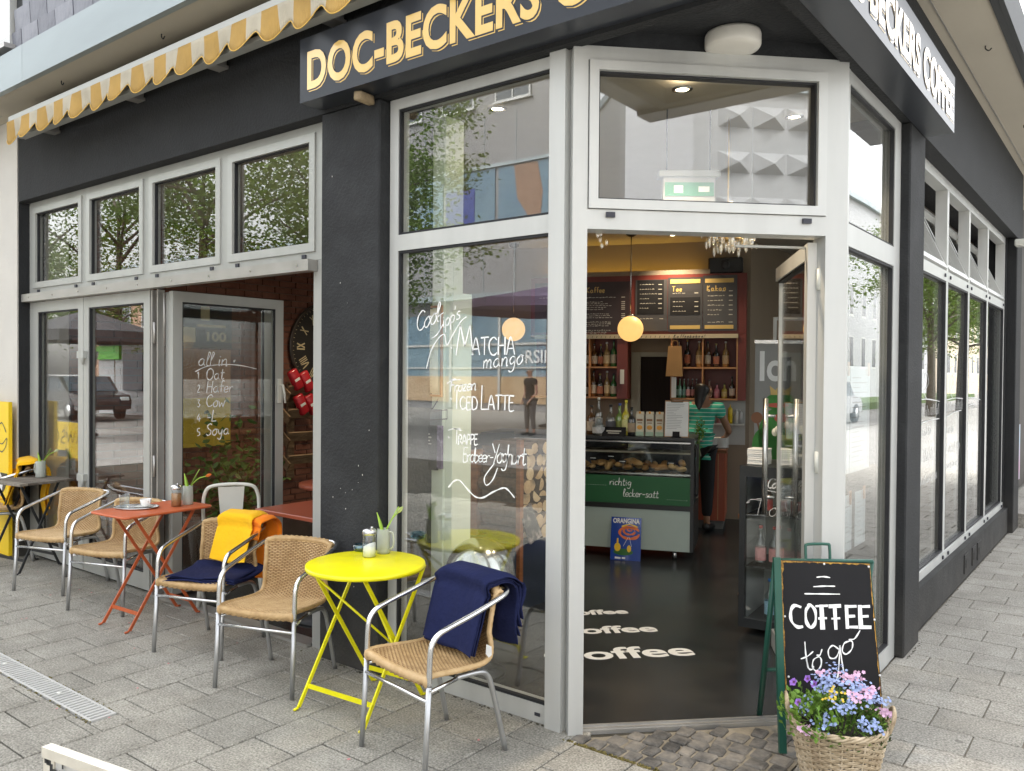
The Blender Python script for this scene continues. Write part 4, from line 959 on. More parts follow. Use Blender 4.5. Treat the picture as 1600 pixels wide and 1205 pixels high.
# ------------------------------------------------------------------ folding tables
def folding_table(name, label, x, y, rz, h, m, top, hx, hy, thick=.006, bar=(.018, .009)):
    t = thing(name, label, 'table', (x, y, 0), R(rz))
    if top == 'round':
        b = MB(); b.lathe([(.01, h - .004), (hx - .006, h - .004), (hx - .004, h - .022), (hx, h - .022), (hx + .0015, h - .012), (hx, h - .002), (hx - .006, h), (.01, h)], (0, 0, 0), 64); ob('table_top', b, m, t)
    elif top == 'rect':
        b = MB(); pts = []
        for cx, cy, a0 in ((hx, hy, 0), (-hx, hy, 90), (-hx, -hy, 180), (hx, -hy, 270)):
            r_ = .04
            for k in range(6):
                a = R(a0 + 18 * k); pts.append((cx - math.copysign(r_, cx) + r_ * math.cos(a), cy - math.copysign(r_, cy) + r_ * math.sin(a)))
        b.prism(pts, lambda x, y, d: Vector((x, y, d)), h - .004, h); b.tube([(px, py, h - .008) for px, py in pts], .008, 6, closed=True); ob('table_top', b, m, t)
    else:
        n = 6; w = 2 * hy / n
        for k in range(n):
            b = MB(); b.rbox((0, -hy + w * (k + .5), h - .01), (2 * hx, w - .006, .02), .002); ob('slat', b, M_greywood, t)
    sy = hy * .80
    for fr, (xo, s) in enumerate(((hx * .74, 1), (hx * .58, -1))):
        for sx in (-1, 1):
            b = MB(); a = Vector((sx * xo, -s * sy, .012)); c = Vector((sx * xo, s * sy * .82, h - .015))
            d = (c - a).normalized(); b.box((a + c) / 2, (bar[1], bar[0], (c - a).length), Matrix.Rotation(-math.atan2(d.y, d.z), 3, 'X'))
            b.tube([a + Vector((0, 0, .004)), a + Vector((0, -s * .012, -.004)), a + Vector((0, -s * .03, -.004))], .007, 6)
            ob('leg', b, m if top != 'slat' else M_darkmetal, t)
        b = MB(); q = Vector((0, -s * sy, .012)).lerp(Vector((0, s * sy * .82, h - .015)), .13); b.box(q, (2 * xo, .006, .022)); b.box(Vector((0, s * sy * .82, h - .018)), (2 * xo, .016, .012)); ob('stretcher', b, m if top != 'slat' else M_darkmetal, t)
        if top == 'round':
            b = MB(); a = Vector((-xo, s * sy * .72, h - .06)); c = Vector((xo, -s * sy * .1, h * .45)); b.tube([a, c], .006, 6); ob('diagonal_brace', b, m, t)
    return t
yt = folding_table('round_table', 'bright yellow round folding table between the two right hand wicker chairs', -2.97, 2.70, 4, .685, M_yel, 'round', .285, .285)
ot = folding_table('folding_table', 'orange red rectangular folding table with a tray and a sugar dispenser', -5.06, 2.77, 3, .72, M_orange, 'rect', .20, .305)
wt = folding_table('wooden_table', 'weathered grey slatted folding table at the left with a frosted mug', -7.20, 2.86, 8, .72, M_greywood, 'slat', .30, .22)

# ------------------------------------------------------------------ things on the tables
M_clear = glass_mat("clear_tableware", tint=(.9, .93, .93), r0=.09, rough=.03)
def tulip(label, loc, rz, stem, head=None, hc=None):
    t = thing('tulip', label, 'flower', loc, rz)
    b = MB(); b.tube(cat(stem, 5), .0035, 6); ob('stem', b, M_tulipleaf, t)
    for k, (a, ln, tilt, w) in enumerate(((.2, .17, .35, .016), (2.6, .13, .2, .013))):
        b = MB(); n = 8; o_ = Vector((0, 0, .06)); dirv = Vector((math.cos(a) * math.sin(tilt), math.sin(a) * math.sin(tilt), math.cos(tilt))); sd_ = Vector((-math.sin(a), math.cos(a), 0))
        vs = []
        for i in range(n + 1):
            u = i / n; c_ = o_ + dirv * ln * u + Vector((math.cos(a), math.sin(a), 0)) * .02 * u * u; ww = w * math.sin(math.pi * min(.97, .15 + .85 * u)) 
            vs += [c_ - sd_ * ww, c_ + Vector((-math.cos(a), -math.sin(a), 0)) * .004, c_ + sd_ * ww]
        b.add(vs, [f for i in range(n) for f in ((3 * i, 3 * i + 1, 3 * i + 4, 3 * i + 3), (3 * i + 1, 3 * i + 2, 3 * i + 5, 3 * i + 4))], True)
        o = ob('leaf', b, M_tulipleaf, t); o.modifiers.new('s', 'SOLIDIFY').thickness = .0012
    e = Vector(stem[-1]); d = (e - Vector(stem[-2])).normalized()
    q = d.to_track_quat('Z', 'Y').to_matrix()
    for k in range(6):
        b = MB(); a = k * math.pi / 3 + (.5 if k % 2 else 0); n = 6; vs = []
        for i in range(n + 1):
            u = i / n; r_ = (.0125 if k % 2 else .0105) * math.sin(math.pi * (.08 + .82 * u)) * (1 - .25 * u)
            for s_ in (-.6, 0, .6): vs.append(e + q @ Vector((r_ * math.cos(a + s_), r_ * math.sin(a + s_), u * .042)))
        b.add(vs, [f for i in range(n) for f in ((3 * i, 3 * i + 1, 3 * i + 4, 3 * i + 3), (3 * i + 1, 3 * i + 2, 3 * i + 5, 3 * i + 4))], True)
        ob('petal', b, hc, t)
    return t
def frosted_mug(label, loc, rz, r=.033, h=.125):
    t = thing('frosted_mug', label, 'mug', loc, rz)
    b = MB(); b.lathe([(.001, 0), (r, 0), (r * 1.04, .01), (r * .98, h), (r * .90, h), (r * .9, .012), (.001, .012)], (0, 0, 0), 20, cap=False); ob('mug_body', b, FROST, t)
    b = MB(); b.tube(cat([(r * .97, 0, h * .88), (r * 1.5, 0, h * .86), (r * 1.75, 0, h * .6), (r * 1.6, 0, h * .3), (r, 0, h * .18)], 5), .006, 8); ob('handle', b, FROST, t)
    return t
def sugar(label, loc, fill, slant=.0):
    t = thing('sugar_dispenser', label, 'sugar dispenser', loc)
    b = MB(); b.lathe([(.001, 0), (.032, 0), (.034, .004), (.033, .115), (.031, .118)], (0, 0, 0), 20, cap=False); ob('glass_jar', b, M_clear, t)
    b = MB(); b.lathe([(.001, .003), (.0305, .003), (.0305, .085 if not slant else .06)], (0, 0, 0), 20); 
    n0 = len(b.v) - 20; slant *= .75
    for k in range(20): b.v[n0 + k] = (b.v[n0 + k][0], b.v[n0 + k][1], b.v[n0 + k][2] + slant * b.v[n0 + k][0])
    ob('sugar', b, fill, t)
    b = MB(); b.lathe([(.035, .112), (.036, .116), (.036, .128), (.03, .138), (.012, .146), (.001, .147)], (0, 0, 0), 20, cap=False); b.cyl((.014, 0, .14), (.02, 0, .152), .006, n=8); ob('lid', b, M_steel, t)
    return t
M_bud = mat("green_bud", (.55, .66, .25), .5, var=.1); M_otul = mat("orange_tulip", (.75, .2, .03), .5, var=.15, scale=40); M_wbud = mat("white_bud", (.66, .7, .45), .5, var=.1)
sugar('glass sugar dispenser full of white sugar on the yellow table', (-3.055, 2.80, .685), mat("white_sugar", (.85, .85, .84), .9, var=.03), .7)
frosted_mug('frosted mug with a green tulip bud on the yellow table', (-3.06, 2.90, .685), R(20))
tulip('closed green tulip bud leaning right in the mug on the yellow table', (-3.06, 2.90, .70), R(38), [(0, 0, 0), (.01, 0, .09), (.04, 0, .155), (.07, 0, .19)], hc=M_bud)
at_ = thing('ashtray', 'small blue glass ashtray on the yellow table', 'ashtray', (-3.195, 2.87, .685))
b = MB(); b.lathe([(.001, .0), (.036, 0), (.042, .01), (.042, .032), (.034, .034), (.032, .012), (.001, .01)], (0, 0, 0), 16, cap=False); ob('bowl', b, glass_mat("blue_glass", tint=(.45, .72, .8), r0=.12, rough=.05), at_)
b = MB(); b.lathe([(.001, .011), (.03, .012), (.03, .018), (.001, .02)], (0, 0, 0), 12, cap=False); ob('ash', b, mat("ash", (.3, .45, .5), .9, var=.4, scale=80), at_)
sugar('glass sugar dispenser full of brown sugar on the orange red table', (-5.005, 2.90, .72), mat("brown_sugar", (.42, .2, .07), .9, var=.2, scale=90))
frosted_mug('frosted mug with an orange tulip on the orange red table', (-5.02, 2.99, .72), R(170))
tulip('orange tulip leaning right in the mug on the orange red table', (-5.02, 2.99, .735), R(30), [(0, 0, 0), (.02, 0, .1), (.07, 0, .155), (.125, 0, .175)], hc=M_otul)
frosted_mug('frosted mug with a pale bud on the weathered wooden table', (-7.21, 2.98, .72), R(200), .038, .135)
tulip('pale closed tulip bud leaning right over the weathered wooden table', (-7.21, 2.98, .735), R(38), [(0, 0, 0), (.02, 0, .1), (.06, 0, .165), (.11, 0, .195)], hc=M_wbud)
tr = thing('serving_tray', 'oval steel tray carrying a glass and a coffee cup on the orange red table', 'tray', (-5.135, 2.70, .72), R(38))
b = MB(); b.lathe([(.001, .002), (.125, .002), (.138, .012), (.142, .012), (.13, 0), (.001, 0)], (0, 0, 0), 36, cap=False, sx=1.0, sy=.72); ob('tray_dish', b, M_steel, tr)
wg = thing('water_glass', 'empty water glass on the left end of the oval tray', 'glass', (-5.20, 2.655, .724))
b = MB(); b.lathe([(.001, 0), (.027, 0), (.034, .085), (.0315, .085), (.026, .012), (.001, .01)], (0, 0, 0), 20, cap=False); ob('glass_body', b, M_clear, wg)
M_china = mat("white_china", (.82, .82, .8), .18, var=.02)
cp = thing('coffee_cup', 'white coffee cup standing on a saucer on the oval tray', 'cup', (-5.085, 2.735, .734))
b = MB(); b.lathe([(.001, 0), (.02, 0), (.03, .018), (.036, .045), (.0335, .045), (.027, .018), (.001, .006)], (0, 0, 0), 24, cap=False); ob('bowl', b, M_china, cp)
b = MB(); b.tube(cat([(.034, 0, .037), (.052, 0, .036), (.05, 0, .02), (.031, 0, .016)], 4), .0035, 6); ob('handle', b, M_china, cp)
sc = thing('saucer', 'white saucer under the coffee cup on the oval tray', 'saucer', (-5.085, 2.735, .7235))
b = MB(); b.lathe([(.001, .001), (.035, .001), (.062, .012), (.064, .013), (.04, .008), (.024, .008), (.001, .008)], (0, 0, 0), 28, cap=False); ob('dish', b, M_china, sc)

# ------------------------------------------------------------------ boards on the pavement
ab = thing('chalk_board', 'green framed pavement blackboard offering coffee to go beside the entrance', 'sandwich board', (-1.2, 3.46, 0), math.atan2(.602, .798))
LN = .14  # lean
def AB(x, h, d=0.): return Vector((x, h * LN - d, h))    # local, face toward -y
b = MB(); pts = [(.018, .155), (.43, .155), (.425, .3), (.40, .785), (.012, .795)]
b.prism(pts, lambda x, h, d: AB(x, h, d), -.014, .0); ob('board_panel', b, M_board, ab)
M_ochre = ramp_mat("chipped_ochre", [(.35, (.2, .1, .03)), (.5, (.5, .29, .06)), (.8, (.58, .36, .1))], .8, 40, .3, 90)
b = MB(); rr = random.Random(4)
def edge(x0, h0, x1, h1, w0, n=34, fat=None):
    P = []; Q = []
    for i in range(n + 1):
        u = i / n; x = x0 + (x1 - x0) * u; h = h0 + (h1 - h0) * u; ww = w0 * rr.uniform(.35, 1.3) * (fat(u) if fat else 1)
        P.append((x, h)); d = Vector((x1 - x0, h1 - h0)).normalized(); Q.append((x + d.y * ww, h - d.x * ww))
    vs = [AB(x, h, .0012) for x, h in P] + [AB(x, h, .0012) for x, h in Q]
    b.add(vs, [(i, i + 1, n + 2 + i, n + 1 + i) for i in range(n)])
edge(.0165, .157, .0115, .794, .009, fat=lambda u: 2.2 if u < .12 else (.6 + .6 * (u > .8))); edge(.0125, .7945, .40, .7845, .007); edge(.40, .784, .427, .157, .004)
ob('chipped_edge', b, M_ochre, ab)
f = lambda x, y, d: AB(x, y, d)
b = MB(); squig(b, [(.165, .725), (.195, .728), (.225, .724)], f, .006, .0022); squig(b, [(.15, .685), (.2, .688), (.245, .688)], f, .006, .0022); squig(b, [(.11, .655), (.18, .655), (.265, .655)], f, .006, .0022)
ob('chalk_lines', b, M_chalk, ab)
b = MB(); hh = .10; y0 = .51; x = .045
def fat(pts, w): squig(b, pts, f, w, .0022, 4)
W1 = .0145
fat([(x + .05, y0 + .088), (x + .02, y0 + .095), (x + .004, y0 + .07), (x + .006, y0 + .03), (x + .03, y0 + .006), (x + .055, y0 + .008)], W1)
x = .112; fat([(x + .022, y0 + .098), (x + .003, y0 + .075), (x + .003, y0 + .028), (x + .022, y0 + .004), (x + .042, y0 + .028), (x + .042, y0 + .075), (x + .022, y0 + .098), (x + .012, y0 + .09)], W1)
for x in (.178, .235):
    b.stroke([(x - .022, y0 + .093), (x + .032, y0 + .096)], f, .014, .0022); b.stroke([(x + .004, y0 + .10), (x + .006, y0 - .004)], f, .019, .0025); b.stroke([(x - .012, y0 + .042), (x + .026, y0 + .044)], f, .012, .0028)
for x in (.29, .348):
    b.stroke([(x, y0 + .1), (x + .001, y0)], f, .019, .0022); b.stroke([(x - .006, y0 + .093), (x + .044, y0 + .095)], f, .014, .0025); b.stroke([(x, y0 + .052), (x + .036, y0 + .054)], f, .013, .0028); b.stroke([(x - .004, y0 + .008), (x + .046, y0 + .008)], f, .015, .0031)
ob('painted_word', b, M_chalk, ab)
b = MB(); sq = lambda p: squig(b, p, f, .0065, .0022)
sq([(.105, .455), (.108, .40), (.116, .345)]); sq([(.085, .383), (.115, .395), (.14, .415)])
sq([(.108, .39), (.118, .345), (.135, .342), (.14, .355)]); sq([(.165, .395), (.14, .38), (.135, .35), (.15, .335), (.17, .355), (.172, .385), (.155, .40), (.168, .40), (.178, .425)])
sq([(.25, .425), (.225, .44), (.205, .42), (.21, .39), (.235, .39), (.252, .42), (.255, .44), (.25, .38), (.24, .31), (.22, .29)]); sq([(.255, .44), (.262, .37), (.272, .30)])
sq([(.30, .46), (.275, .45), (.265, .42), (.28, .405), (.305, .425), (.31, .455), (.295, .465), (.32, .47), (.345, .505)])
ob('lettering', b, M_chalk, ab)
M_grn = mat("dark_green_paint", (.012, .085, .06), .4, var=.1)
b = MB(); b.box(AB(-.006, .405, .006), (.030, .022, .815), Matrix.Rotation(-LN, 3, 'X')); ob('frame_leg', b, M_grn, ab)
b = MB(); b.box(AB(.418, .40, -.03), (.020, .02, .80), Matrix.Rotation(-LN, 3, 'X') @ Matrix.Rotation(R(-2.2), 3, 'Y')); ob('frame_leg', b, M_grn, ab)
for x in (.0, .42):
    b = MB(); b.tube([(x, .36, .0), (x, .14, .79)], .013, 8); ob('rear_leg', b, M_grn, ab)
b = MB(); b.tube([(x, .29, .25) for x in (0, .42)], .009, 8); b.tube([(x, .13, .79) for x in (0, .42)], .01, 8); ob('cross_bar', b, M_grn, ab)
b = MB(); b.tube(cat([AB(.13, .78, -.02), AB(.13, .845, -.02), AB(.14, .86, -.02), AB(.225, .862, -.02), AB(.235, .85, -.02), AB(.235, .78, -.02)], 3), .0065, 8); ob('carry_handle', b, M_grn, ab)
for (x, h) in ((.2, .782), (.393, .772), (.408, .55), (.022, .56), (.42, .32), (.03, .31)):
    b = MB(); b.ball(AB(x, h, .004), .005, 8, 4); ob('white_pin', b, M_paper, ab)

# basket with summer flowers
BX, BY = -.945, 3.345
bk = thing('willow_basket', 'round willow basket planted with blue and pink flowers before the blackboard', 'basket', (BX, BY, 0), 0)
def br(z): return .128 + .055 * (z / .25) ** .9
ns = 26
b = MB()
for k in range(ns):
    a = 2 * math.pi * k / ns; b.tube([((br(z)) * math.cos(a), br(z) * math.sin(a), z) for z in (0, .08, .16, .245)], .004, 5)
ob('stakes', b, M_basket, bk)
b = MB(); z = .006; k = 0
while z < .232:
    for pair in (0, 1):
        pts = []
        for i in range(ns * 3):
            a = 2 * math.pi * (i + 1.5) / (ns * 3); ph = math.cos(ns / 2 * a + (k % 2) * math.pi) ; r_ = br(z) + .0052 * ph + rnd.uniform(-.0006, .0006); pts.append((r_ * math.cos(a), r_ * math.sin(a), z + pair * .0052 + rnd.uniform(-.0008, .0008)))
        b.tube(pts, .0031, 5, closed=True)
    z += .0118; k += 1
ob('willow_weave', b, M_basket, bk, kind='stuff')
b = MB()
for q in range(4):
    pts = [((br(.245) + .007 * math.cos(8 * a + q * 1.57)) * math.cos(a), (br(.245) + .007 * math.cos(8 * a + q * 1.57)) * math.sin(a), .245 + .008 * math.sin(8 * a + q * 1.57)) for a in [2 * math.pi * i / 72 for i in range(72)]]
    b.tube(pts, .0055, 6, closed=True)
ob('twisted_rim', b, M_basket, bk)
for a in (R(196), R(16)):
    b = MB()
    for q in range(3):
        c_ = Vector((math.cos(a), math.sin(a), 0)); s_ = Vector((-math.sin(a), math.cos(a), 0)); r0_ = br(.24)
        b.tube(cat([c_ * r0_ + s_ * -.055 + Vector((0, 0, .24)), c_ * (r0_ + .012 + .004 * q) + s_ * (-.045 + .004 * q) + Vector((0, 0, .29 + .004 * q)), c_ * (r0_ + .016) + Vector((0, 0, .315 + .006 * q)), c_ * (r0_ + .012 - .004 * q) + s_ * (.045 - .004 * q) + Vector((0, 0, .29 + .004 * q)), c_ * r0_ + s_ * .055 + Vector((0, 0, .24))], 5), .0052, 6)
    ob('loop_handle', b, M_basket, bk)
b = MB(); b.lathe([(.001, .2), (.165, .2), (.168, .225)], (0, 0, 0), 24, cap=False); ob('black_liner', b, M_black2, bk)
b = MB(); b.lathe([(.001, .215), (.10, .222), (.163, .205)], (0, 0, 0), 20, cap=False); ob('soil', b, mat("soil", (.03, .022, .015), .95, var=.4, scale=60, bump=.8), bk)
fl = thing('basket_flowers', 'mixed blue lobelia pink and purple flowers growing in the willow basket', 'flowers', (BX, BY, .22))
rr = random.Random(21)
def leafquad(mb, p, d, ln, w, roll):
    d = d.normalized(); s_ = d.cross(Vector((0, 0, 1)));
    s_ = s_.normalized() if s_.length > .01 else Vector((1, 0, 0)); nn = s_.cross(d); s2_ = s_ * math.cos(roll) + nn * math.sin(roll); up = d.cross(s2_)
    mb.add([p, p + d * ln * .35 + s2_ * w, p + d * ln * .75 + s2_ * w * .75 - up * ln * .04, p + d * ln - up * ln * .14, p + d * ln * .75 - s2_ * w * .75 - up * ln * .04, p + d * ln * .35 - s2_ * w], [(0, 1, 2, 3), (0, 3, 4, 5)])
lf1 = MB(); lf2 = MB(); st = MB()
def dome(a, r): return Vector((r * math.cos(a), r * math.sin(a), .145 * (1 - (r / .22) ** 2)))
for k in range(1500):
    a = rr.uniform(0, 6.283); r_ = .188 * math.sqrt(rr.random()); p = dome(a, r_) + Vector((0, 0, rr.uniform(-.07, .0)))
    left = math.cos(a - R(218))   # trailing petunia leaves hang on the left
    if left > .55 and r_ > .1: p += Vector((math.cos(a), math.sin(a), .5)) * rr.uniform(0, .045)
    d = Vector((math.cos(a) * rr.uniform(.1, 1.2), math.sin(a) * rr.uniform(.1, 1.2), rr.uniform(.15, 1.1))) + Vector((rr.gauss(0, .5), rr.gauss(0, .5), 0))
    big = left > .3
    leafquad(lf2 if big or rr.random() < .35 else lf1, p, d, rr.uniform(.014, .028) * (1.1 if big else .8), rr.uniform(.004, .0075) * (1.2 if big else .8), rr.uniform(-.8, .8))
for k in range(70):
    a = rr.uniform(0, 6.283); r_ = .17 * math.sqrt(rr.random()); e = dome(a, r_ * 1.15); st.tube([Vector((r_ * .5 * math.cos(a), r_ * .5 * math.sin(a), -.01)), e * .7 + Vector((0, 0, .01)), e], .0014, 4)
ob('foliage', lf1, M_leaf, fl, kind='stuff'); ob('bright_foliage', lf2, M_leafy, fl, kind='stuff'); ob('stems', st, M_leafy, fl, kind='stuff')
def blossom(mb, p, nrm, r_, n, cup=.25):
    q = nrm.to_track_quat('Z', 'Y').to_matrix(); off = rr.uniform(0, 6)
    for k in range(n):
        a = off + 2 * math.pi * k / n; w = math.pi / n * .95
        mb.add([p, p + q @ Vector((r_ * .75 * math.cos(a - w), r_ * .75 * math.sin(a - w), r_ * cup)), p + q @ Vector((r_ * math.cos(a), r_ * math.sin(a), r_ * cup * .8)), p + q @ Vector((r_ * .75 * math.cos(a + w), r_ * .75 * math.sin(a + w), r_ * cup))], [(0, 1, 2, 3)])
M_lob = mat("lobelia_blue", (.27, .35, .6), .6, var=.3, scale=30); M_pink = mat("verbena_pink", (.66, .42, .6), .6, var=.2, scale=30); M_pur = mat("petunia_purple", (.26, .12, .5), .6, var=.2, scale=30); M_yf = mat("small_yellow_bloom", (.68, .5, .05), .6, var=.2); M_dk = mat("petunia_eye", (.12, .03, .1), .6)
lob = MB()
for (ca, cr, n, zz) in ((R(240), .07, 60, .02), (R(300), .10, 60, .0), (R(330), .16, 55, -.01), (R(10), .12, 60, .02), (R(150), .06, 60, .03), (R(60), .10, 50, .03), (R(270), .15, 36, -.02), (R(225), .14, 26, -.01), (R(110), .1, 25, .08), (R(345), .06, 40, .03), (R(205), .03, 30, .03)):
    c_ = dome(ca, cr) + Vector((0, 0, zz + .008))
    for k in range(n):
        p = c_ + Vector((rr.gauss(0, .024), rr.gauss(0, .024), rr.gauss(0, .012))); blossom(lob, p, Vector((p.x * 3 + rr.gauss(0, .3), p.y * 3 - .4 + rr.gauss(0, .3), .8)), rr.uniform(.005, .008), 5, .1)
ob('lobelia_blossoms', lob, M_lob, fl, kind='stuff')
pk = MB()
for (ca, cr, zz, n, sp) in ((R(205), .195, -.055, 26, .014), (R(330), .10, .04, 34, .018), (R(15), .165, .02, 26, .016), (R(75), .09, .055, 46, .024), (R(40), .12, .04, 40, .02), (R(160), .08, .06, 14, .014)):
    c_ = dome(ca, cr) + Vector((0, 0, zz))
    if ca == R(205): c_ = Vector((-.075, -.175, .025))
    for k in range(n):
        p = c_ + Vector((rr.gauss(0, sp), rr.gauss(0, sp), rr.gauss(0, sp * .4))); blossom(pk, p, Vector((rr.gauss(0, .3), -.7 + rr.gauss(0, .3), .7)), rr.uniform(.006, .0095), 5, .1)
ob('pink_blossoms', pk, M_pink, fl, kind='stuff')
pu = MB(); pe = MB()
for p in ((-.115, -.125, .105), (-.165, -.03, .145), (-.12, -.0, .16), (-.085, -.03, .155), (-.19, .03, .12)):
    p = Vector(p); blossom(pu, p, Vector((-.3, -.8, .5)), .017, 5, .3); blossom(pe, p + Vector((-.001, -.003, .002)), Vector((-.3, -.8, .5)), .006, 5, .1)
ob('petunia_blossoms', pu, M_pur, fl); ob('petunia_eyes', pe, M_dk, fl)
yb_ = MB()
for k in range(26):
    p = Vector((.0, -.08, .15)) + Vector((rr.gauss(0, .02), rr.gauss(0, .02), rr.gauss(0, .015))); blossom(yb_, p, Vector((rr.gauss(0, .3), -.6, .7)), .006, 5, .1)
ob('yellow_blossoms', yb_, M_yf, fl, kind='stuff')

# yellow advertising board at the left edge
yb = thing('advertising_board', 'yellow board with a black coffee bowl leaning on the white wall', 'board', (-8.1, 2.93, 0))
YB = plane((-8.1, 2.90, .02), (1, 0, 0), (0, -1, 0))
M_yb = mat("yellow_board", (.86, .6, .01), .45, var=.03)
b = MB(); b.pbox(YB, -.46, .46, 0, 1.31, -.03, 0); ob('panel', b, M_yb, yb, True)
b = MB(); f = lambda x, y, d: YB(x, y, d)
squig(b, [(.42, 1.05), (.33, 1.13), (.25, 1.07), (.26, .97), (.34, .95), (.43, 1.0), (.41, .93), (.33, .88), (.26, .9)], f, .012, .003)
squig(b, [(.12, 1.12), (.06, 1.05), (.06, .97), (.12, .93), (.18, 1.0), (.16, 1.08), (.1, 1.1), (.22, 1.06)], f, .012, .003); squig(b, [(-.12, 1.12), (-.10, .96), (-.05, 1.06), (0., .96), (.04, 1.1)], f, .012, .003); squig(b, [(-.2, 1.12), (-.3, 1.12), (-.34, 1.06), (-.25, 1.02), (-.2, .97), (-.28, .92), (-.36, .95)], f, .012, .003)
ob('lettering', b, M_black2, yb, True)
b = MB(); b.prism([(.46 - .23 + .21 * math.cos(a), .70 + .2 * math.sin(a)) for a in [math.pi + math.pi * i / 16 for i in range(17)]], f, .001, .003); b.prism([(-.25 + .2 * math.cos(a), .70 + .2 * math.sin(a)) for a in [math.pi + math.pi * i / 16 for i in range(17)]], f, .001, .003); ob('bowl_print', b, M_black2, yb, True)
b = MB(); b.prism([(.23 + .12 * math.cos(a), .60 + .12 * math.sin(a)) for a in [2 * math.pi * i / 20 for i in range(20)]], f, .0035, .005); ob('cup_print', b, M_paper, yb, True)

# white board top near the lower left corner of the photo
wb = thing('white_board', 'worn white painted board top at the lower left', 'board', (-2.2, .98, 0))
wb.location = (-1.6, .83, 0); rr = random.Random(17)
M_worn = ramp_mat("worn_white_paint", [(.3, (.12, .1, .085)), (.43, (.5, .47, .4)), (.8, (.62, .59, .51))], .6, 11, .3, 40)
wd_ = Vector((.985, .17, 0)); WB = plane((-1.85, .775, 0), wd_, (wd_.y, -wd_.x, 0))
b = MB(); b.pbox(WB, 0, .62, .778, .80, -.012, .010); b.pbox(WB, 0, .035, .05, .777, -.010, .006); b.pbox(WB, .585, .62, .05, .777, -.010, .006); b.pbox(WB, .0355, .5845, .10, .15, -.010, .006); ob('frame', b, M_worn, wb, True)
b = MB(); b.pbox(WB, .0355, .5845, .151, .777, -.006, .002); ob('panel', b, mat('worn_panel_white', (.5, .5, .48), .5, var=.12, scale=5, detail=8), wb, True)
b = MB()
for k in range(16): x_ = rr.uniform(.002, .07); z_ = .777 - abs(rr.gauss(0, .05)); b.pbox(WB, x_, x_ + rr.uniform(.004, .018), z_ - rr.uniform(.004, .02), z_, .0062, .0072)
ob('scuff_marks', b, M_darkmetal, wb, True, kind='stuff')
b = MB(); b.pbox(WB, .0, .045, .0, .049, -.15, .13); b.pbox(WB, .575, .62, .0, .049, -.15, .13); ob('foot', b, M_worn, wb, True)

# ------------------------------------------------------------------ inside the cafe
def lamp_emit(name, col, s): return mat(name, tuple(x * .5 for x in col), .5, var=0, emit=col, estr=s)
M_globe = lamp_emit("glowing_globe", (1.0, .56, .18), .24); M_spot = lamp_emit("spot_lens", (1.0, .82, .55), 7.); M_strip = lamp_emit("yellow_strip", (1.0, .62, .08), 1.3)
def pendant(label, x, y, z, r):
    t = thing('pendant_lamp', label, 'pendant lamp', (x, y, z), 0, None)
    b = MB(); b.ball((0, 0, 0), r, 28, 16); ob('globe', b, M_globe, t)
    b = MB(); b.lathe([(.04, r * .93), (.04, r + .012), (.015, r + .02)], (0, 0, 0), 16); ob('neck', b, M_steel, t)
    b = MB(); b.cyl((0, 0, r), (0, 0, 3.08 - z), .006, n=6); ob('cable', b, M_steel, t)
    b = MB(); b.lathe([(.06, 3.09 - z), (.055, 3.05 - z), (.02, 3.03 - z)], (0, 0, 0), 16); ob('canopy', b, M_black2, t)
pendant('glowing globe pendant over the counter seen through the open entrance', -4.25, 7.50, 2.08, .133)
pendant('glowing globe pendant seen through the large corner window', -5.72, 7.42, 2.11, .133)
for x, y, z, lb in ((-1.87, 3.80, 3.0405, 'recessed ceiling spot right behind the fanlight'), (-1.62, 4.72, 3.088, 'recessed ceiling spot at the right of the fanlight'), (-2.90, 3.60, 3.088, 'recessed ceiling spot behind the corner window'), (-4.0, 7.95, 3.088, 'recessed ceiling spot above the menu boards'), (-5.2, 5.2, 3.088, 'recessed ceiling spot above the inner tables'), (-6.6, 6.0, 3.088, 'recessed ceiling spot near the brick wall')):
    t = thing('ceiling_spot', lb, 'ceiling spot', (x, y, z))
    b = MB(); b.lathe([(.052, 0), (.052, -.005), (.036, -.008), (.034, -.003)], (0, 0, 0), 20, cap=False); ob('ring', b, M_steel, t)
    b = MB(); b.lathe([(.001, -.002), (.034, -.002)], (0, 0, 0), 16, cap=False); ob('lens', b, M_spot, t)
    ld = bpy.data.lights.new('spot_light', 'SPOT'); lo = bpy.data.objects.new('spot_light', ld); COL.objects.link(lo); lo.parent = t; lo.location = (0, 0, -.02)
    ld.energy = .4 if x == -2.90 else 22; ld.spot_size = R(110); ld.spot_blend = .7; ld.color = (1, .8, .55); ld.shadow_soft_size = .04

# display case
dc = thing('display_case', 'glass pastry case with a green chalk front and pale mint base', 'display case', K(-.9, .3), R(21))
def kb(mb, u0, u1, v0, v1, z0, z1): mb.box(K((u0 + u1) / 2, (v0 + v1) / 2, (z0 + z1) / 2), (abs(u1 - u0), abs(v1 - v0), abs(z1 - z0)), R(21)); return mb
KP = plane(A2, U2, -V2)
ob('base_panel', kb(MB(), -1.9, -.02, .0, .6, .10, .446), M_pale, dc, True)
ob('dark_strip', kb(MB(), -1.9, .0, -.006, .6, .447, .489), M_black2, dc, True)
gp = ob('green_panel', kb(MB(), -1.9, -.03, -.002, .02, .49, .728), M_green, dc, True)
b = MB(); kb(b, -.029, .0, -.004, .6, .10, .446); kb(b, -.029, .0, -.004, .03, .49, 1.05); kb(b, -.029, 0, .031, .6, .49, .51); kb(b, -1.9, 0, -.006, .62, 1.045, 1.068); kb(b, -.029, 0, .57, .6, .511, 1.044); kb(b, -1.9, -.03, .6, .62, .49, 1.044); ob('dark_frame', b, M_black2, dc, True)
b = MB(); kb(b, -1.9, -.03, -.004, .008, 1.018, 1.030); ob('steel_rail', b, M_steel, dc, True)
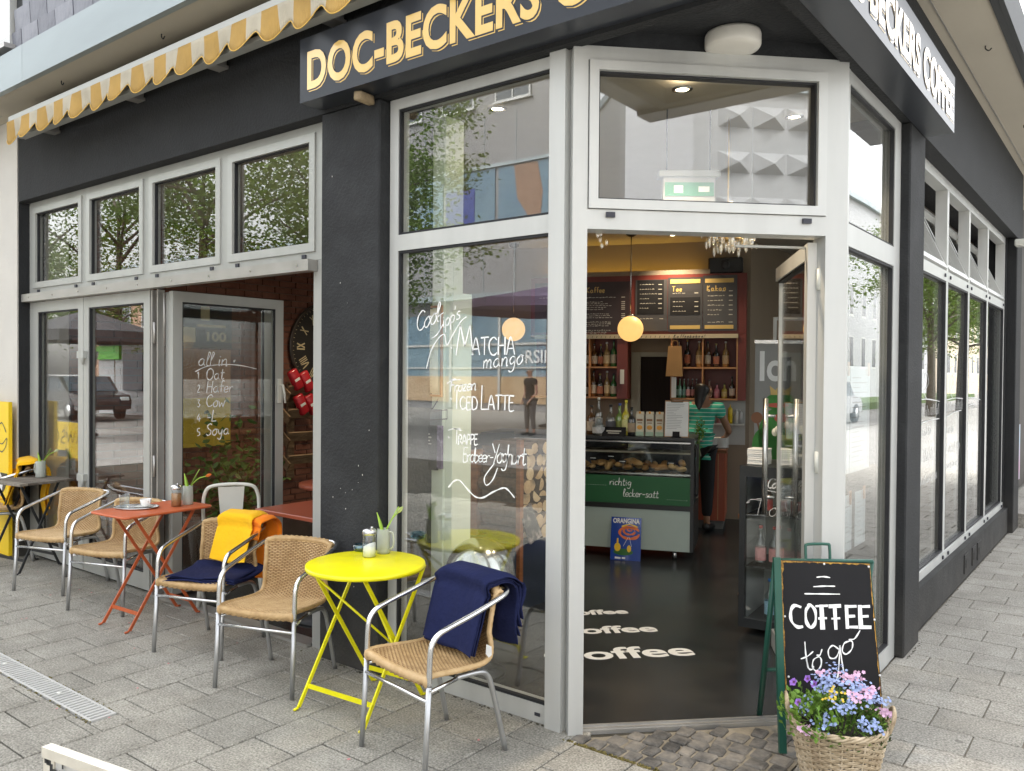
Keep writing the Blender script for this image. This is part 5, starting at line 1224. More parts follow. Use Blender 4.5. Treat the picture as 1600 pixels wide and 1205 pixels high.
b = MB(); kb(b, -1.9, -.03, .004, .010, .729, 1.017); ob('front_glass', b, CASEGL, dc, True)
b = MB(); kb(b, -.018, -.012, .031, .569, .511, 1.044); ob('side_glass', b, CASEGL, dc, True)
b = MB(); kb(b, -1.9, -.03, .03, .59, .74, .755); ob('shelf_plate', b, M_steel, dc, True)
b = MB(); kb(b, -1.9, -.03, .30, .58, .90, .915); ob('shelf_plate', b, mat("pale_shelf", (.4, .36, .27), .5, var=.05), dc, True)
for u_ in (-1.75, -.95, -.16):
    b = MB(); b.cyl(K(u_, .06, .014), K(u_, .06, .1), .018, n=10); ob('foot', b, M_steel, dc, True)
b = MB(); f = lambda x, y, d: KP(x, y, .002 + d)
hand(b, "richtig", f, -.72, .645, .065, .0055, slant=.12); hand(b, "lecker-satt", f, -.60, .55, .065, .0055, slant=.1, track=.92)
for k in range(9): b.stroke([(-.93 + k * .022, .64), (-.925 + k * .022, .64)], f, .004); b.stroke([(-.22 + k * .02, .54 - .0005 * k), (-.216 + k * .02, .54)], f, .003)
ob('lettering', b, M_chalk, dc, True)
M_bread = ramp_mat("bread_crust", [(.3, (.28, .13, .045)), (.55, (.45, .26, .1)), (.8, (.6, .43, .22))], .8, 9, .3, 60)
rr = random.Random(5)
for k in range(26):
    u_ = -1.05 + (k % 13) * .078; v_ = .10 + .16 * (k // 13) + rr.uniform(-.03, .03); r_ = rr.uniform(.032, .05)
    b = MB(); 
    if k % 3 == 0: b.ball((0, 0, 0), r_, 12, 6, .5)
    elif k % 3 == 1: b.tube(cat([(-.075, 0, 0), (-.03, .012, .012), (.03, .01, .014), (.075, 0, 0)], 3), [.012, .02, .026, .029, .03, .03, .029, .026, .02, .012][:10], 8)
    else: b.ball((0, 0, 0), r_ * .9, 10, 6, .75)
    tag(ob('pastry', b, M_bread, None, loc=K(u_, v_, .79 + (.025 if k % 2 else 0)), rot=(rr.uniform(-.3, .3), rr.uniform(-.3, .3), rr.uniform(0, 3))), 'baked roll or pastry lying in the glass counter case', 'pastry', 'pastries in the display case')
for k, (u_, z_) in enumerate(((-.88, .86), (-.72, .88), (-.62, .84), (-.5, .83), (-.2, .84))):
    t = thing('price_tag', 'small black price tag among the pastries, number %s from the left' % ('first', 'second', 'third', 'fourth', 'fifth')[k], 'price tag', K(u_, .08, z_), R(21) + rr.uniform(-.4, .4))
    t['label'] = 'small black price tag in the pastry case, %s from the left' % ('first', 'second', 'third', 'fourth', 'fifth')[k]
    b = MB(); b.box((0, 0, 0), (.07, .003, .035), Matrix.Rotation(-.4, 3, 'X')); ob('card', b, M_board, t)
    b = MB(); b.box((0, -.004, .004), (.05, .001, .004), Matrix.Rotation(-.4, 3, 'X')); b.box((0, -.002, -.006), (.04, .001, .004), Matrix.Rotation(-.4, 3, 'X')); ob('chalk_mark', b, M_chalk, t)

# bottles
_bm = {}
def bottle_glass(c):
    n = 'bottle_' + '_'.join('%02d' % int(x * 99) for x in c)
    return mat(n, c, .08, var=.05, spec=.8, coat=.6)
def bottle(label, loc, h, r, col, lab, capc, group=None, neck=.35, clear=False):
    t = thing('bottle', label, 'bottle', loc, rnd.uniform(0, 6), group)
    b = MB(); sh = h * (1 - neck)
    b.lathe([(.001, 0), (r * .9, 0), (r, .006), (r, sh * .86), (r * .85, sh * .95), (r * .38, sh * 1.08), (r * .32, h * .95), (r * .36, h * .96), (r * .3, h * .97)], (0, 0, 0), 14); ob('glass_body', b, BOTGL if clear else bottle_glass(col), t)
    b = MB(); b.lathe([(r * 1.015, sh * .2), (r * 1.02, sh * .22), (r * 1.02, sh * .68), (r * 1.015, sh * .7)], (0, 0, 0), 14, cap=False); ob('paper_label', b, mat('label_%02d_%02d_%02d' % tuple(int(x * 99) for x in lab), lab, .7, var=.25, scale=45), t)
    b = MB(); b.lathe([(r * .36, h * .93), (r * .38, h), (r * .1, h * 1.003)], (0, 0, 0), 10); ob('cap', b, mat('cap_%02d_%02d_%02d' % tuple(int(x * 99) for x in capc), capc, .4, var=.05), t)
    return t
W_, D_, G_, Y_, Br_ = (.62, .6, .54), (.03, .03, .03), (.05, .18, .06), (.6, .5, .05), (.1, .045, .015)
ct = 1.0685
for lb, u_, v_, h, r, c, l, cp_, cl in (
    ('dark brown liqueur bottle at the left end of the counter top', -.91, .14, .26, .042, Br_, (.5, .4, .3), D_, False),
    ('tall clear spirit bottle with white cap on the counter', -.845, .14, .33, .036, W_, (.5, .5, .5), W_, True),
    ('round clear decanter bottle low on the counter', -.83, .06, .16, .055, W_, (.45, .45, .45), W_, True),
    ('squat clear bottle with dark round label on the counter', -.735, .13, .27, .045, W_, (.08, .08, .09), D_, True),
    ('green bottle with blue cap on the counter', -.66, .16, .28, .036, (.2, .32, .08), (.3, .35, .1), (.05, .1, .4), False),
    ('yellow lemon liqueur bottle with yellow cap on the counter', -.60, .13, .31, .036, (.62, .55, .06), (.7, .68, .3), (.75, .65, .05), False),
    ('black liqueur bottle beside the juice cartons', -.55, .12, .25, .036, D_, (.4, .3, .2), D_, False)):
    bottle(lb, K(u_, v_, ct), h, r, c, l, cp_, None, clear=cl)
t = thing('menu_wedge', 'slanted black menu stand in front of the counter bottles', 'menu stand', K(-.69, .04, ct), R(21))
b = MB(); b.prism([(-.05, 0), (.05, 0), (.04, .075)], lambda x, y, d: Vector((d, x, y)), -.10, .10); ob('slanted_card', b, M_board, t)
b = MB(); b.box((0, -.006, .042), (.13, .002, .012), Matrix.Rotation(-.7, 3, 'X')); b.box((0, -.022, .025), (.1, .002, .008), Matrix.Rotation(-.7, 3, 'X')); ob('print', b, M_chalkdim, t)
M_ctn = mat("carton_white", (.66, .62, .5), .55, var=.06); M_ctp = mat("carton_orange", (.75, .36, .06), .55, var=.2, scale=50); M_ctb = mat("carton_pale_green", (.42, .55, .42), .55, var=.1); M_cap2 = mat("carton_brown_print", (.3, .16, .08), .6, var=.2)
ct0 = thing('juice_carton', 'white and orange drink carton on the counter, first from the left', 'carton', K(-.475, .14, ct), R(21), 'drink cartons in a row on the counter')
b = MB(); b.rbox((0, 0, .095), (.07, .07, .19), .003); b.prism([(-.035, .19), (.035, .19), (0, .212)], lambda x, y, d: Vector((d, x, y)), -.033, .033); ob('carton_body', b, M_ctn, ct0)
b = MB(); b.prism([(.024 * math.cos(a), .075 + .02 * math.sin(a)) for a in [2 * math.pi * i / 14 for i in range(14)]], lambda x, y, d: Vector((x, -.0355 - d, y)), 0, .001); ob('fruit_print', b, M_ctp, ct0)
b = MB(); b.box((0, -.0358, .14), (.05, .001, .02)); b.box((0, -.0358, .115), (.04, .001, .008)); ob('text_print', b, M_cap2, ct0)
b = MB(); b.box((0, -.0357, .02), (.068, .001, .036)); ob('band_print', b, M_ctb, ct0)
b = MB(); b.cyl((0, -.02, .198), (0, -.03, .21), .01, n=10); ob('cap', b, M_ctp, ct0)
for k, w in enumerate(('second', 'third', 'fourth')):
    c = copy_tree(ct0); c.location = K(-.475 + .085 * (k + 1), .14, ct); c['label'] = 'white and orange drink carton on the counter, %s from the left' % w
cb = thing('clipboard', 'wooden clipboard with a white drinks list standing on the counter', 'clipboard', K(-.155, .06, ct), R(21))
ql = Matrix.Rotation(-.14, 3, 'X')
b = MB(); b.box(ql @ Vector((0, .004, .16)), (.205, .006, .315), ql); ob('backing', b, M_ply, cb)
b = MB(); b.box(ql @ Vector((0, -.001, .158)), (.195, .002, .30), ql); ob('paper_sheet', b, M_paper, cb)
b = MB()
for k in range(16): 
    z_ = .285 - k * .014; w_ = rr.uniform(.05, .15); b.box(ql @ Vector((-.085 + w_ / 2, -.0025, z_)), (w_, .0006, .0028), ql)
ob('print', b, mat("grey_print", (.3, .3, .32), .8, var=.1), cb)
b = MB(); b.tube([ql @ Vector(p) for p in ((-.05, -.008, .318), (-.05, -.008, .305), (.05, -.008, .305), (.05, -.008, .318))], .004, 6); ob('clip', b, M_black2, cb)
b = MB(); b.box((.0, -.03, .03), (.06, .003, .045), Matrix.Rotation(-.3, 3, 'X')); b.box((0, -.03, .004), (.08, .03, .008)); ob('tag_holder', b, M_board, cb)
sp = thing('flower_vase', 'small yellow green sprig in a vase at the right end of the case', 'plant', K(.035, .16, ct - .3))
b = MB(); b.tube(cat([(0, 0, 0), (.0, 0, .2), (-.01, 0, .38)], 4), .003, 5); ob('stem', b, M_leafy, sp)
b = MB()
for k in range(150):
    p = Vector((rr.gauss(0, .022), rr.gauss(0, .02), .36 + rr.gauss(0, .05))); leafquad(b, p, Vector((rr.gauss(0, 1), rr.gauss(0, 1), rr.gauss(.3, .6))), .03, .007, rr.uniform(-1, 1))
ob('leaves', b, M_leafy, sp, kind='stuff')

# enamel sign leaning on the base
es = thing('enamel_sign', 'blue enamel soft drink sign with an orange parasol leaning on the case', 'sign', K(-.56, -.10, .015), R(21))
ql2 = Matrix.Rotation(-.16, 3, 'X')
EPn = lambda x, y, d: ql2 @ Vector((x, -d, y))
b = MB(); b.prism([(-.13, 0), (.13, 0), (.13, .365), (-.13, .365)], EPn, -.004, 0); ob('plate', b, mat("enamel_blue", (.012, .05, .3), .2, var=.08, coat=.5), es)
q, _ = text_mb("ORANGINA", .055, lambda x, y, d: EPn(x, y, .0006 + d), 0, 0, 0, .0006, .002, 1.0); wq = max(v[0] for v in q.v)
q, _ = text_mb("ORANGINA", .055, lambda x, y, d: EPn(-.115 + x * .23 / wq, .315 + y, .0006 + d), 0, 0, 0, .0006, .002, 1.0); ob('lettering', q, M_paper, es)
M_or = mat("enamel_orange", (.75, .17, .03), .25, var=.15, scale=20); M_ory = mat("enamel_yellow", (.8, .52, .03), .25, var=.1)
b = MB()
for (rx, ry, cx, cy_, w_) in ((.085, .05, .03, .235, .024), (.05, .03, .03, .25, .018), (.02, .012, .03, .262, .012)):
    squig(b, [(cx + rx * math.cos(a), cy_ + ry * math.sin(a)) for a in [R(20 + 33 * k) for k in range(11)]], lambda x, y, d: EPn(x, y, d), w_, .0008, 3)
ob('parasol_print', b, M_or, es)
b = MB(); squig(b, [(-.04, .285), (.03, .305), (.10, .285)], lambda x, y, d: EPn(x, y, d), .012, .0011, 4); b.prism([(-.07 + .028 * math.cos(a), .11 + .036 * math.sin(a)) for a in [2 * math.pi * i / 14 for i in range(14)]], EPn, .0005, .0012); b.prism([(.03 + .018 * math.cos(a), .10 + .03 * math.sin(a)) for a in [2 * math.pi * i / 14 for i in range(14)]], EPn, .0005, .0012); b.prism([(-.078, .14), (-.062, .14), (-.064, .185), (-.076, .185)], EPn, .0005, .0012); ob('bottle_print', b, M_ory, es)
b = MB(); b.prism([(-.02 + .085 * math.cos(a), .07 + .028 * math.sin(a)) for a in [2 * math.pi * i / 18 for i in range(18)]], EPn, .0002, .0004); ob('leaf_print', b, mat("enamel_green", (.03, .14, .03), .25, var=.1), es)
b = MB(); b.stroke([(.02, .20), (-.02, .12)], EPn, .004, .0009); b.stroke([(.03, .20), (.05, .12)], EPn, .004, .0009); b.stroke([(-.09, .02), (-.04, .018)], EPn, .02, .0009); b.stroke([(-.03, .02), (.0, .02)], EPn, .016, .0009); ob('white_print', b, M_paper, es)

# back bar
bb_ = thing('back_bar', 'dark red wall cabinet with bottle shelves under the menu boards', 'cabinet', K(-.7, 2.2, 1.3), R(21))
b = MB(); kb(b, -2.0, .385, 2.03, 2.305, 2.052, 2.70); kb(b, .30, .385, 2.03, 2.305, 1.335, 2.05); kb(b, -1.0, -.885, 2.03, 2.305, 1.335, 2.05); kb(b, -2.0, -1.001, 2.285, 2.305, 1.335, 2.05); kb(b, -.40, .299, 2.285, 2.305, 1.335, 2.05); ob('carcass', b, M_red, bb_, True)
b = MB()
for (u0, u1) in ((-2.0, -1.001), (-.41, .299)):
    for z_ in (1.335, 1.675, 2.030): kb(b, u0, u1, 2.03, 2.284, z_, z_ + .018)
for u_ in (-.41, -.075, .285): kb(b, u_, u_ + .014, 2.026, 2.284, 1.354, 2.029)
for u_ in (-1.32,): kb(b, u_, u_ + .014, 2.026, 2.284, 1.354, 2.029)
ob('shelf', b, M_ply, bb_, True)
b = MB(); kb(b, -1.9, -.10, 2.18, 2.24, 2.72, 2.73); ob('light_strip', b, M_strip, bb_, True)
b = MB(); kb(b, -2.0, .0, 2.03, 2.045, 2.701, 2.75); ob('cove_lip', b, M_beige, bb_, True)
MP = plane(A2 + V2 * 2.028, U2, -V2)
def menu(label, u0, u1, z0, z1, col, title, lines, tcol, seed, dep=.006, black=None):
    t = thing('menu_board', label, 'menu board', K((u0 + u1) / 2, 2.02, z0), R(21))
    b = MB(); b.pbox(MP, u0, u1, z0, z1, .001, dep); ob('board_panel', b, col, t, True)
    f = lambda x, y, d: MP(x, y, dep + d)
    b = MB(); r2 = random.Random(seed)
    if title: hand(b, title, f, u0 + .05, z1 - .115, .06, .011, track=1.15)
    if title: ob('title', b, tcol, t, True)
    b = MB(); z_ = z1 - .17
    for k in range(lines):
        if r2.random() < .12: z_ -= .03
        x = u0 + .05; e = u0 + (u1 - u0) * r2.uniform(.45, .68)
        while x < e:
            w_ = r2.uniform(.012, .04); b.stroke([(x, z_), (x + w_ * .5, z_ + r2.uniform(-.003, .006)), (x + w_, z_)], f, .0075); x += w_ + .009
        b.stroke([(u1 - .085, z_), (u1 - .045, z_)], f, .011); z_ -= (z1 - z0 - .24) / lines
    ob('chalk_lines', b, M_chalkdim, t, True)
    if black:
        b = MB(); b.pbox(MP, *black, dep, dep + .003); ob('black_field', b, M_board, t, True)
        f = lambda x, y, d: MP(x, y, dep + .003 + d)
        b = MB(); z_ = black[3] - .05
        while z_ > black[2] + .03:
            x = black[0] + .03; e = black[0] + (black[1] - black[0]) * r2.uniform(.4, .7)
            while x < e: w_ = r2.uniform(.01, .03); b.stroke([(x, z_), (x + w_ * .5, z_ + .006), (x + w_, z_)], f, .006); x += w_ + .008
            b.stroke([(black[1] - .06, z_), (black[1] - .02, z_)], f, .009); z_ -= .052
        ob('small_print', b, M_chalkdim, t, True)
    return t
M_mbr = mat("menu_brown", (.05, .022, .02), .35, var=.1); M_mgr = mat("menu_grey", (.06, .058, .06), .3, var=.15, scale=1.5); M_mt = mat("menu_title_gold", (.6, .42, .14), .6, var=.05)
menu('brown coffee menu board at the left above the bottle shelf', -1.95, -.86, 2.08, 2.64, M_mbr, None, 1, M_mt, 1)
menu('brown coffee price list with gold title seen at the left of the pendant', -1.40, -.87, 2.085, 2.635, mat("menu_dark", (.035, .02, .02), .35, var=.1), "Kaffee", 15, M_mt, 2, dep=.009)
menu('black chalk menu with handwriting right of the pendant cable', -.80, -.45, 2.085, 2.65, M_mgr, None, 5, M_mt, 3, black=(-.78, -.49, 2.27, 2.645))
m3 = menu('grey tea menu board with yellow strips at top and bottom', -.445, -.075, 2.08, 2.665, M_mgr, None, 2, M_mt, 4, black=(-.42, -.10, 2.26, 2.45))
m4 = menu('grey cocoa menu board with yellow strips beside the red cabinet side', -.07, .285, 2.085, 2.68, M_mgr, None, 7, M_mt, 6)
for t, u0, u1, txt in ((m3, -.42, -.10, "Tee"), (m4, -.05, .25, "Kakao")):
    for z0, z1 in ((2.60, 2.645), (2.105, 2.145)):
        b = MB(); b.pbox(MP, u0, u1, z0, z1, .0065, .010); ob('yellow_strip', b, M_mt, t, True)
    b = MB(); hand(b, txt, lambda x, y, d: MP(x, y, .0085 + d), u0 + .02, 2.515, .055, .011, track=1.3); ob('title', b, M_mt, t, True)
ls = thing('lettered_strip', 'cream strip with slanted lettering below the menu boards', 'strip', K(-.6, 2.02, 2.0), R(21))
b = MB(); b.pbox(MP, -1.95, .30, 2.005, 2.05, .001, .012); ob('panel', b, mat("cream_strip", (.5, .43, .3), .5, var=.05), ls, True)
b = MB()
hand(b, "Kaffee aus unserer Kaffeebohne!"[:0] + "Kaffeebohne!", lambda x, y, d: MP(x, y, .012 + d), -.38, 2.012, .032, .006, track=1.75, slant=.35)
for k in range(20): b.stroke([(-1.38 + k * .05, 2.012), (-1.375 + k * .05, 2.034)], lambda x, y, d: MP(x, y, .012 + d), .007)
ob('lettering', b, M_black2, ls, True)
sk = thing('speaker', 'black loudspeaker box on top of the red cabinet', 'speaker', K(.16, 2.15, 2.70), R(21))
b = MB(); b.rbox((0, 0, .09), (.36, .2, .17), .012); ob('case', b, M_black2, sk)
b = MB(); b.lathe([(.05, 0), (.045, .004), (.01, .006)], (0, 0, 0), 16); b.v = [(x, -.101 - z, .09 + y) for x, y, z in b.v]; ob('cone', b, M_darkmetal, sk)
# bottles on the shelves
sv = 2.14
cols_ = [Br_, D_, (.3, .2, .08), G_, W_, (.35, .25, .1)]
def shelf_row(us, z, hs, group, where, cl=()):
    for k, u_ in enumerate(us):
        bottle('%s bottle %s' % (('amber', 'dark', 'golden', 'green', 'pale', 'tan')[k % 6], where), K(u_, sv + rnd.uniform(-.03, .03), z), hs * rnd.uniform(.85, 1.08), rnd.uniform(.031, .038), cols_[k % 6], ((.6, .55, .45), (.5, .2, .12), (.62, .5, .3), (.55, .5, .4), (.15, .3, .4), (.5, .42, .3))[k % 6], ((.05, .05, .05), (.4, .3, .1), (.5, .5, .5))[k % 3], group)
shelf_row([-1.28 + .075 * k for k in range(4)], 1.694, .29, 'bottles on the upper left shelf', 'on the upper left back shelf')
shelf_row([-1.28 + .075 * k for k in range(4)], 1.354, .29, 'bottles on the lower left shelf', 'on the lower left back shelf')
shelf_row([-1.37, -1.46, -1.55], 1.694, .27, 'bottles on the far left shelf', 'on the far left upper back shelf')
shelf_row([-1.37, -1.46, -1.55], 1.354, .27, 'bottles on the far left lower shelf', 'on the far left lower back shelf')
shelf_row([-.33, -.24, -.11], 1.694, .28, 'bottles in the upper middle compartment', 'in the upper middle compartment')
shelf_row([-.02, .07, .17], 1.694, .29, 'bottles in the upper right compartment', 'in the upper right compartment')
for k in range(6): bottle('small soft drink bottle standing in the lower middle compartment', K(-.36 + .045 * k, sv - .04 * (k % 2), 1.354), .21, .022, ((.1, .25, .15) if k < 3 else (.05, .03, .03)), ((.3, .5, .45) if k < 3 else (.6, .3, .3)), (.3, .3, .3), 'small bottles in the lower middle compartment')
for k, (lb, c) in enumerate((('clear small jar with pale lid in the lower right compartment', (.3, .2, .15)), ('pink syrup bottle in the lower right compartment', (.5, .15, .2)), ('yellow syrup bottle in the lower right compartment', (.5, .42, .1)), ('black bottle with white label at the end of the lower right compartment', D_))):
    bottle(lb, K(.0 + .08 * k, sv, 1.354), (.2, .16, .16, .24)[k], .03, c, ((.5, .4, .3), (.5, .2, .25), (.5, .45, .2), (.7, .7, .68))[k], D_)
# dark doorway between the cabinets, bag, switch
dw = thing('doorway', 'dark open doorway with pale frame between the wall cabinets', 'doorway', K(-.64, 2.3, 0), R(21))
b = MB(); kb(b, -.87, -.77, 2.26, 2.309, 0, 1.86); kb(b, -.769, -.42, 2.26, 2.309, 1.81, 1.86); ob('frame', b, mat("sage_frame", (.3, .3, .24), .6, var=.05), dw, True)
b = MB(); kb(b, -.769, -.42, 2.29, 2.308, 0, 1.809); ob('passage_shade_panel', b, mat("passage_shade_panel", (.012, .009, .008), .95, var=.3, scale=8, stretch=(8, 8, .4)), dw, True)  # near-black panel, painted shade of the open passage behind the frame
bag = thing('paper_bag', 'brown paper bag hanging at the edge of the right cabinet', 'bag', K(-.36, 2.0, 1.59), R(21))
b = MB(); b.prism([(-.095, 0), (.085, 0), (.07, .33), (-.07, .33)], lambda x, y, d: Vector((x, d, y)), -.035, .015); ob('bag_body', b, mat("kraft_paper", (.38, .22, .09), .85, var=.12, scale=5, bump=.2, bscale=12), bag)
b = MB(); b.tube(cat([(-.03, -.01, .33), (-.025, -.01, .38), (.025, -.01, .38), (.03, -.01, .33)], 4), .003, 5); ob('bag_handle', b, mat("kraft_paper", (.38, .22, .09)), bag)
tw_ = thing('towel', 'narrow white towel hanging below the paper bag', 'towel', K(-.37, 2.0, 1.36), R(21)); b = MB(); b.box((0, 0, .11), (.05, .012, .22)); ob('cloth', b, M_paper, tw_)
swt = thing('wall_switch', 'white wall switch plate on the dark red panel', 'switch', K(-.94, 2.02, 1.5), R(21)); b = MB(); b.rbox((0, 0, .08), (.045, .01, .16), .002); ob('plate', b, M_whitemetal, swt)
# rear counter
rc = thing('rear_counter', 'orange red rear counter with a wooden edge behind the woman', 'counter', K(-.4, 1.95, 0), R(21))
ob('front_panel', kb(MB(), -1.9, .195, 1.65, 2.25, .10, .80), M_redor, rc, True)
ob('plinth_base', kb(MB(), -1.9, .18, 1.67, 2.25, .014, .099), mat("grey_plinth", (.12, .12, .115), .5, var=.05), rc, True)
ob('worktop', kb(MB(), -1.9, .205, 1.635, 2.27, .801, .832), M_wood, rc, True)
ob('wood_edge', kb(MB(), .12, .13, 1.647, 1.649, .11, .79), M_ply, rc, True)
bs = thing('backsplash', 'pale grey wall tile panel with a small shelf under the right cabinet', 'wall panel', K(.2, 2.29, .84), R(21)); b = MB(); kb(b, -.40, .38, 2.295, 2.309, .84, 1.33); ob('panel', b, mat("pale_panel", (.42, .42, .4), .4, var=.03), bs, True); b = MB(); kb(b, .0, .37, 2.2, 2.294, 1.06, 1.075); ob('shelf', b, M_whitemetal, bs, True)
for lb, u_, c, h in (('yellow squeeze bottle on the small wall shelf', .22, (.7, .5, .02), .2), ('white squeeze bottle on the small wall shelf', .29, (.7, .7, .66), .15), ('steel shaker on the small wall shelf', .325, (.4, .4, .4), .15), ('pink topped jar on the small wall shelf', .10, (.5, .25, .25), .12)):
    t = thing('squeeze_bottle', lb, 'bottle', K(u_, 2.245, 1.076)); b = MB(); b.lathe([(.001, 0), (.026, 0), (.026, h * .8), (.012, h * .9)], (0, 0, 0), 12); ob('bottle_body', b, mat('sq_%d_%d' % (int(c[0] * 99), int(c[2] * 99)), c, .4, var=.05), t); b = MB(); b.cyl((0, 0, h * .88), (0, 0, h * 1.05), .008, .003, 8); ob('nozzle', b, mat('sq_%d_%d' % (int(c[0] * 99), int(c[2] * 99)), c), t)
for k, u_ in enumerate((.05, .15)):
    for j in range(9):
        t = None; b = MB(); b.lathe([(.001, .0), (.05, 0), (.085, .014), (.08, .014), (.045, .004), (.001, .004)], (0, 0, 0), 20, cap=False)
        tag(ob('plate', b, M_china, None, loc=K(u_ - .01, 1.82 + .05 * k, .833 + j * .0125)), 'white plate in the %s plate stack on the rear counter' % ('left', 'right')[k], 'plate', ('plates in the left stack', 'plates in the right stack')[k])

FRGL = glass_mat('fridge_glass', r0=.09)
# drinks fridge beside the open door
FO = Vector((-1.973, 4.847, .0)); fu = Vector((math.cos(R(5)), math.sin(R(5)), 0)); fv = Vector((-fu.y, fu.x, 0))
fr = thing('drinks_fridge', 'black glass door drinks fridge behind the open entrance door', 'fridge', FO + fu * .26 + fv * .25, R(5))
def fb(mb, u0, u1, v0, v1, z0, z1): mb.box(FO + fu * (u0 + u1) / 2 + fv * (v0 + v1) / 2 + Vector((0, 0, (z0 + z1) / 2)), (u1 - u0, v1 - v0, z1 - z0), R(5)); return mb
FW = .56
b = MB(); fb(b, 0, .025, .05, .5, .06, 1.05); fb(b, FW - .025, FW, .05, .5, .06, 1.05); fb(b, .025, FW - .025, .05, .5, 1.02, 1.05); fb(b, .025, FW - .025, .05, .5, .06, .10); ob('cabinet', b, M_black2, fr, True)
b = MB(); fb(b, .0255, FW - .0255, .45, .46, .10, 1.02); fb(b, .0255, .03, .06, .449, .10, 1.02); ob('lining', b, mat('fridge_lining', (.4, .42, .4), .4, var=.03), fr, True)
b = MB(); fb(b, .0, .035, 0, .045, .06, 1.05); fb(b, FW - .035, FW, 0, .045, .06, 1.05); fb(b, .035, FW - .035, 0, .045, .985, 1.05); fb(b, .035, FW - .035, 0, .045, .06, .115); ob('door_frame', b, M_black2, fr, True)
b = MB(); fb(b, .035, FW - .035, .015, .022, .115, .985); ob('door_pane', b, FRGL, fr, True)
for z_ in (.42, .74):
    b = MB(); fb(b, .026, FW - .026, .06, .46, z_, z_ + .008); ob('shelf', b, M_darkmetal, fr, True)
FP = plane(FO, fu, -fv)
b = MB(); f = lambda x, y, d: FP(x, y, d - .014)
hand(b, "Coca-Cola", f, .16, .925, .06, .008, slant=.35, track=.72); squig(b, [(.16, .91), (.25, .90), (.36, .915), (.46, .905)], f, .006)
ob('brand_lettering', b, M_chalk, fr, True)
b = MB(); hand(b, "Togo", f, .08, .755, .10, .0035, slant=.2, track=1.5); squig(b, [(.06, .83), (.04, .82), (.07, .845), (.13, .845), (.17, .85)], f, .0035); ob('hand_lettering', b, M_chalk, fr, True)
for k in range(4):
    bottle('clear water bottle with red cap and pink label on the middle fridge shelf', FO + fu * (.10 + .085 * k) + fv * .12 + Vector((0, 0, .428)), .245, .034, (.25, .4, .35), (.62, .3, .3), (.55, .06, .05), 'pink labelled bottles on the middle fridge shelf', clear=True)
for k in range(3):
    bottle('clear water bottle with blue cap on the bottom fridge shelf', FO + fu * (.16 + .09 * k) + fv * .12 + Vector((0, 0, .10)), .25, .033, (.3, .5, .6), (.3, .5, .65), (.03, .2, .6), 'blue capped bottles on the bottom fridge shelf', clear=True)
for k in range(4):
    bottle('dark cola bottle with red label on the top fridge shelf', FO + fu * (.14 + .085 * k) + fv * .12 + Vector((0, 0, .748)), .21, .031, (.04, .02, .015), (.5, .03, .03), (.5, .03, .03), 'cola bottles on the top fridge shelf')
nk = thing('napkin_stack', 'stack of white paper napkins on the drinks fridge', 'napkins', FO + fu * .08 + fv * .14 + Vector((0, 0, 1.051)), R(5)); b = MB()
for k in range(8): b.rbox((rr.uniform(-.002, .002), rr.uniform(-.002, .002), .006 + k * .0125), (.12, .12, .0118), .003)
ob('paper_stack', b, M_paper, nk)
nk2 = thing('napkin_stack', 'second napkin stack on the fridge behind the glass door', 'napkins', FO + fu * .36 + fv * .12 + Vector((0, 0, 1.051)), R(5)); b = MB()
for k in range(6): b.rbox((rr.uniform(-.002, .002), 0, .006 + k * .0125), (.16, .1, .0118), .003)
ob('paper_stack', b, M_paper, nk2)
vz = thing('tulip_vase', 'vase of white tulips on the drinks fridge', 'vase', FO + fu * .25 + fv * .18 + Vector((0, 0, 1.051)))
b = MB(); b.lathe([(.001, 0), (.03, 0), (.036, .05), (.026, .1), (.03, .12)], (0, 0, 0), 14, cap=False); ob('jar', b, M_clear, vz)
b = MB()
for k in range(8):
    a = k * .8; b.tube(cat([(0, 0, .02), (.02 * math.cos(a), .02 * math.sin(a), .12), (.08 * math.cos(a), .08 * math.sin(a), .17 + .02 * (k % 3))], 4), .004, 5)
    leafquad(b, Vector((0, 0, .08)), Vector((math.cos(a + .4) * .6, math.sin(a + .4) * .6, 1)), .13, .016, .3)
ob('stems', b, M_tulipleaf, vz)
for k in range(6):
    a = k * 1.05; b = MB(); b.ball((.09 * math.cos(a), .09 * math.sin(a), .2 + .02 * (k % 3)), .02, 10, 6, 1.3); ob('bloom', b, mat("white_bloom", (.7, .7, .6), .6, var=.05), vz)
st_ = thing('folding_stool', 'slim wooden stool leg showing left of the drinks fridge', 'stool', (-2.25, 5.75, .015)); b = MB(); b.tube([(-.06, -.05, 0), (.04, .05, .55)], .016, 6); b.tube([(.14, -.05, 0), (.04, .05, .55)], .016, 6); b.tube([(.06, .22, 0), (.04, .05, .55)], .016, 6); ob('leg', b, M_wood, st_); b = MB(); b.lathe([(.15, .55), (.15, .575), (.14, .58)], (.04, .05, 0), 20); ob('seat', b, M_wood, st_)

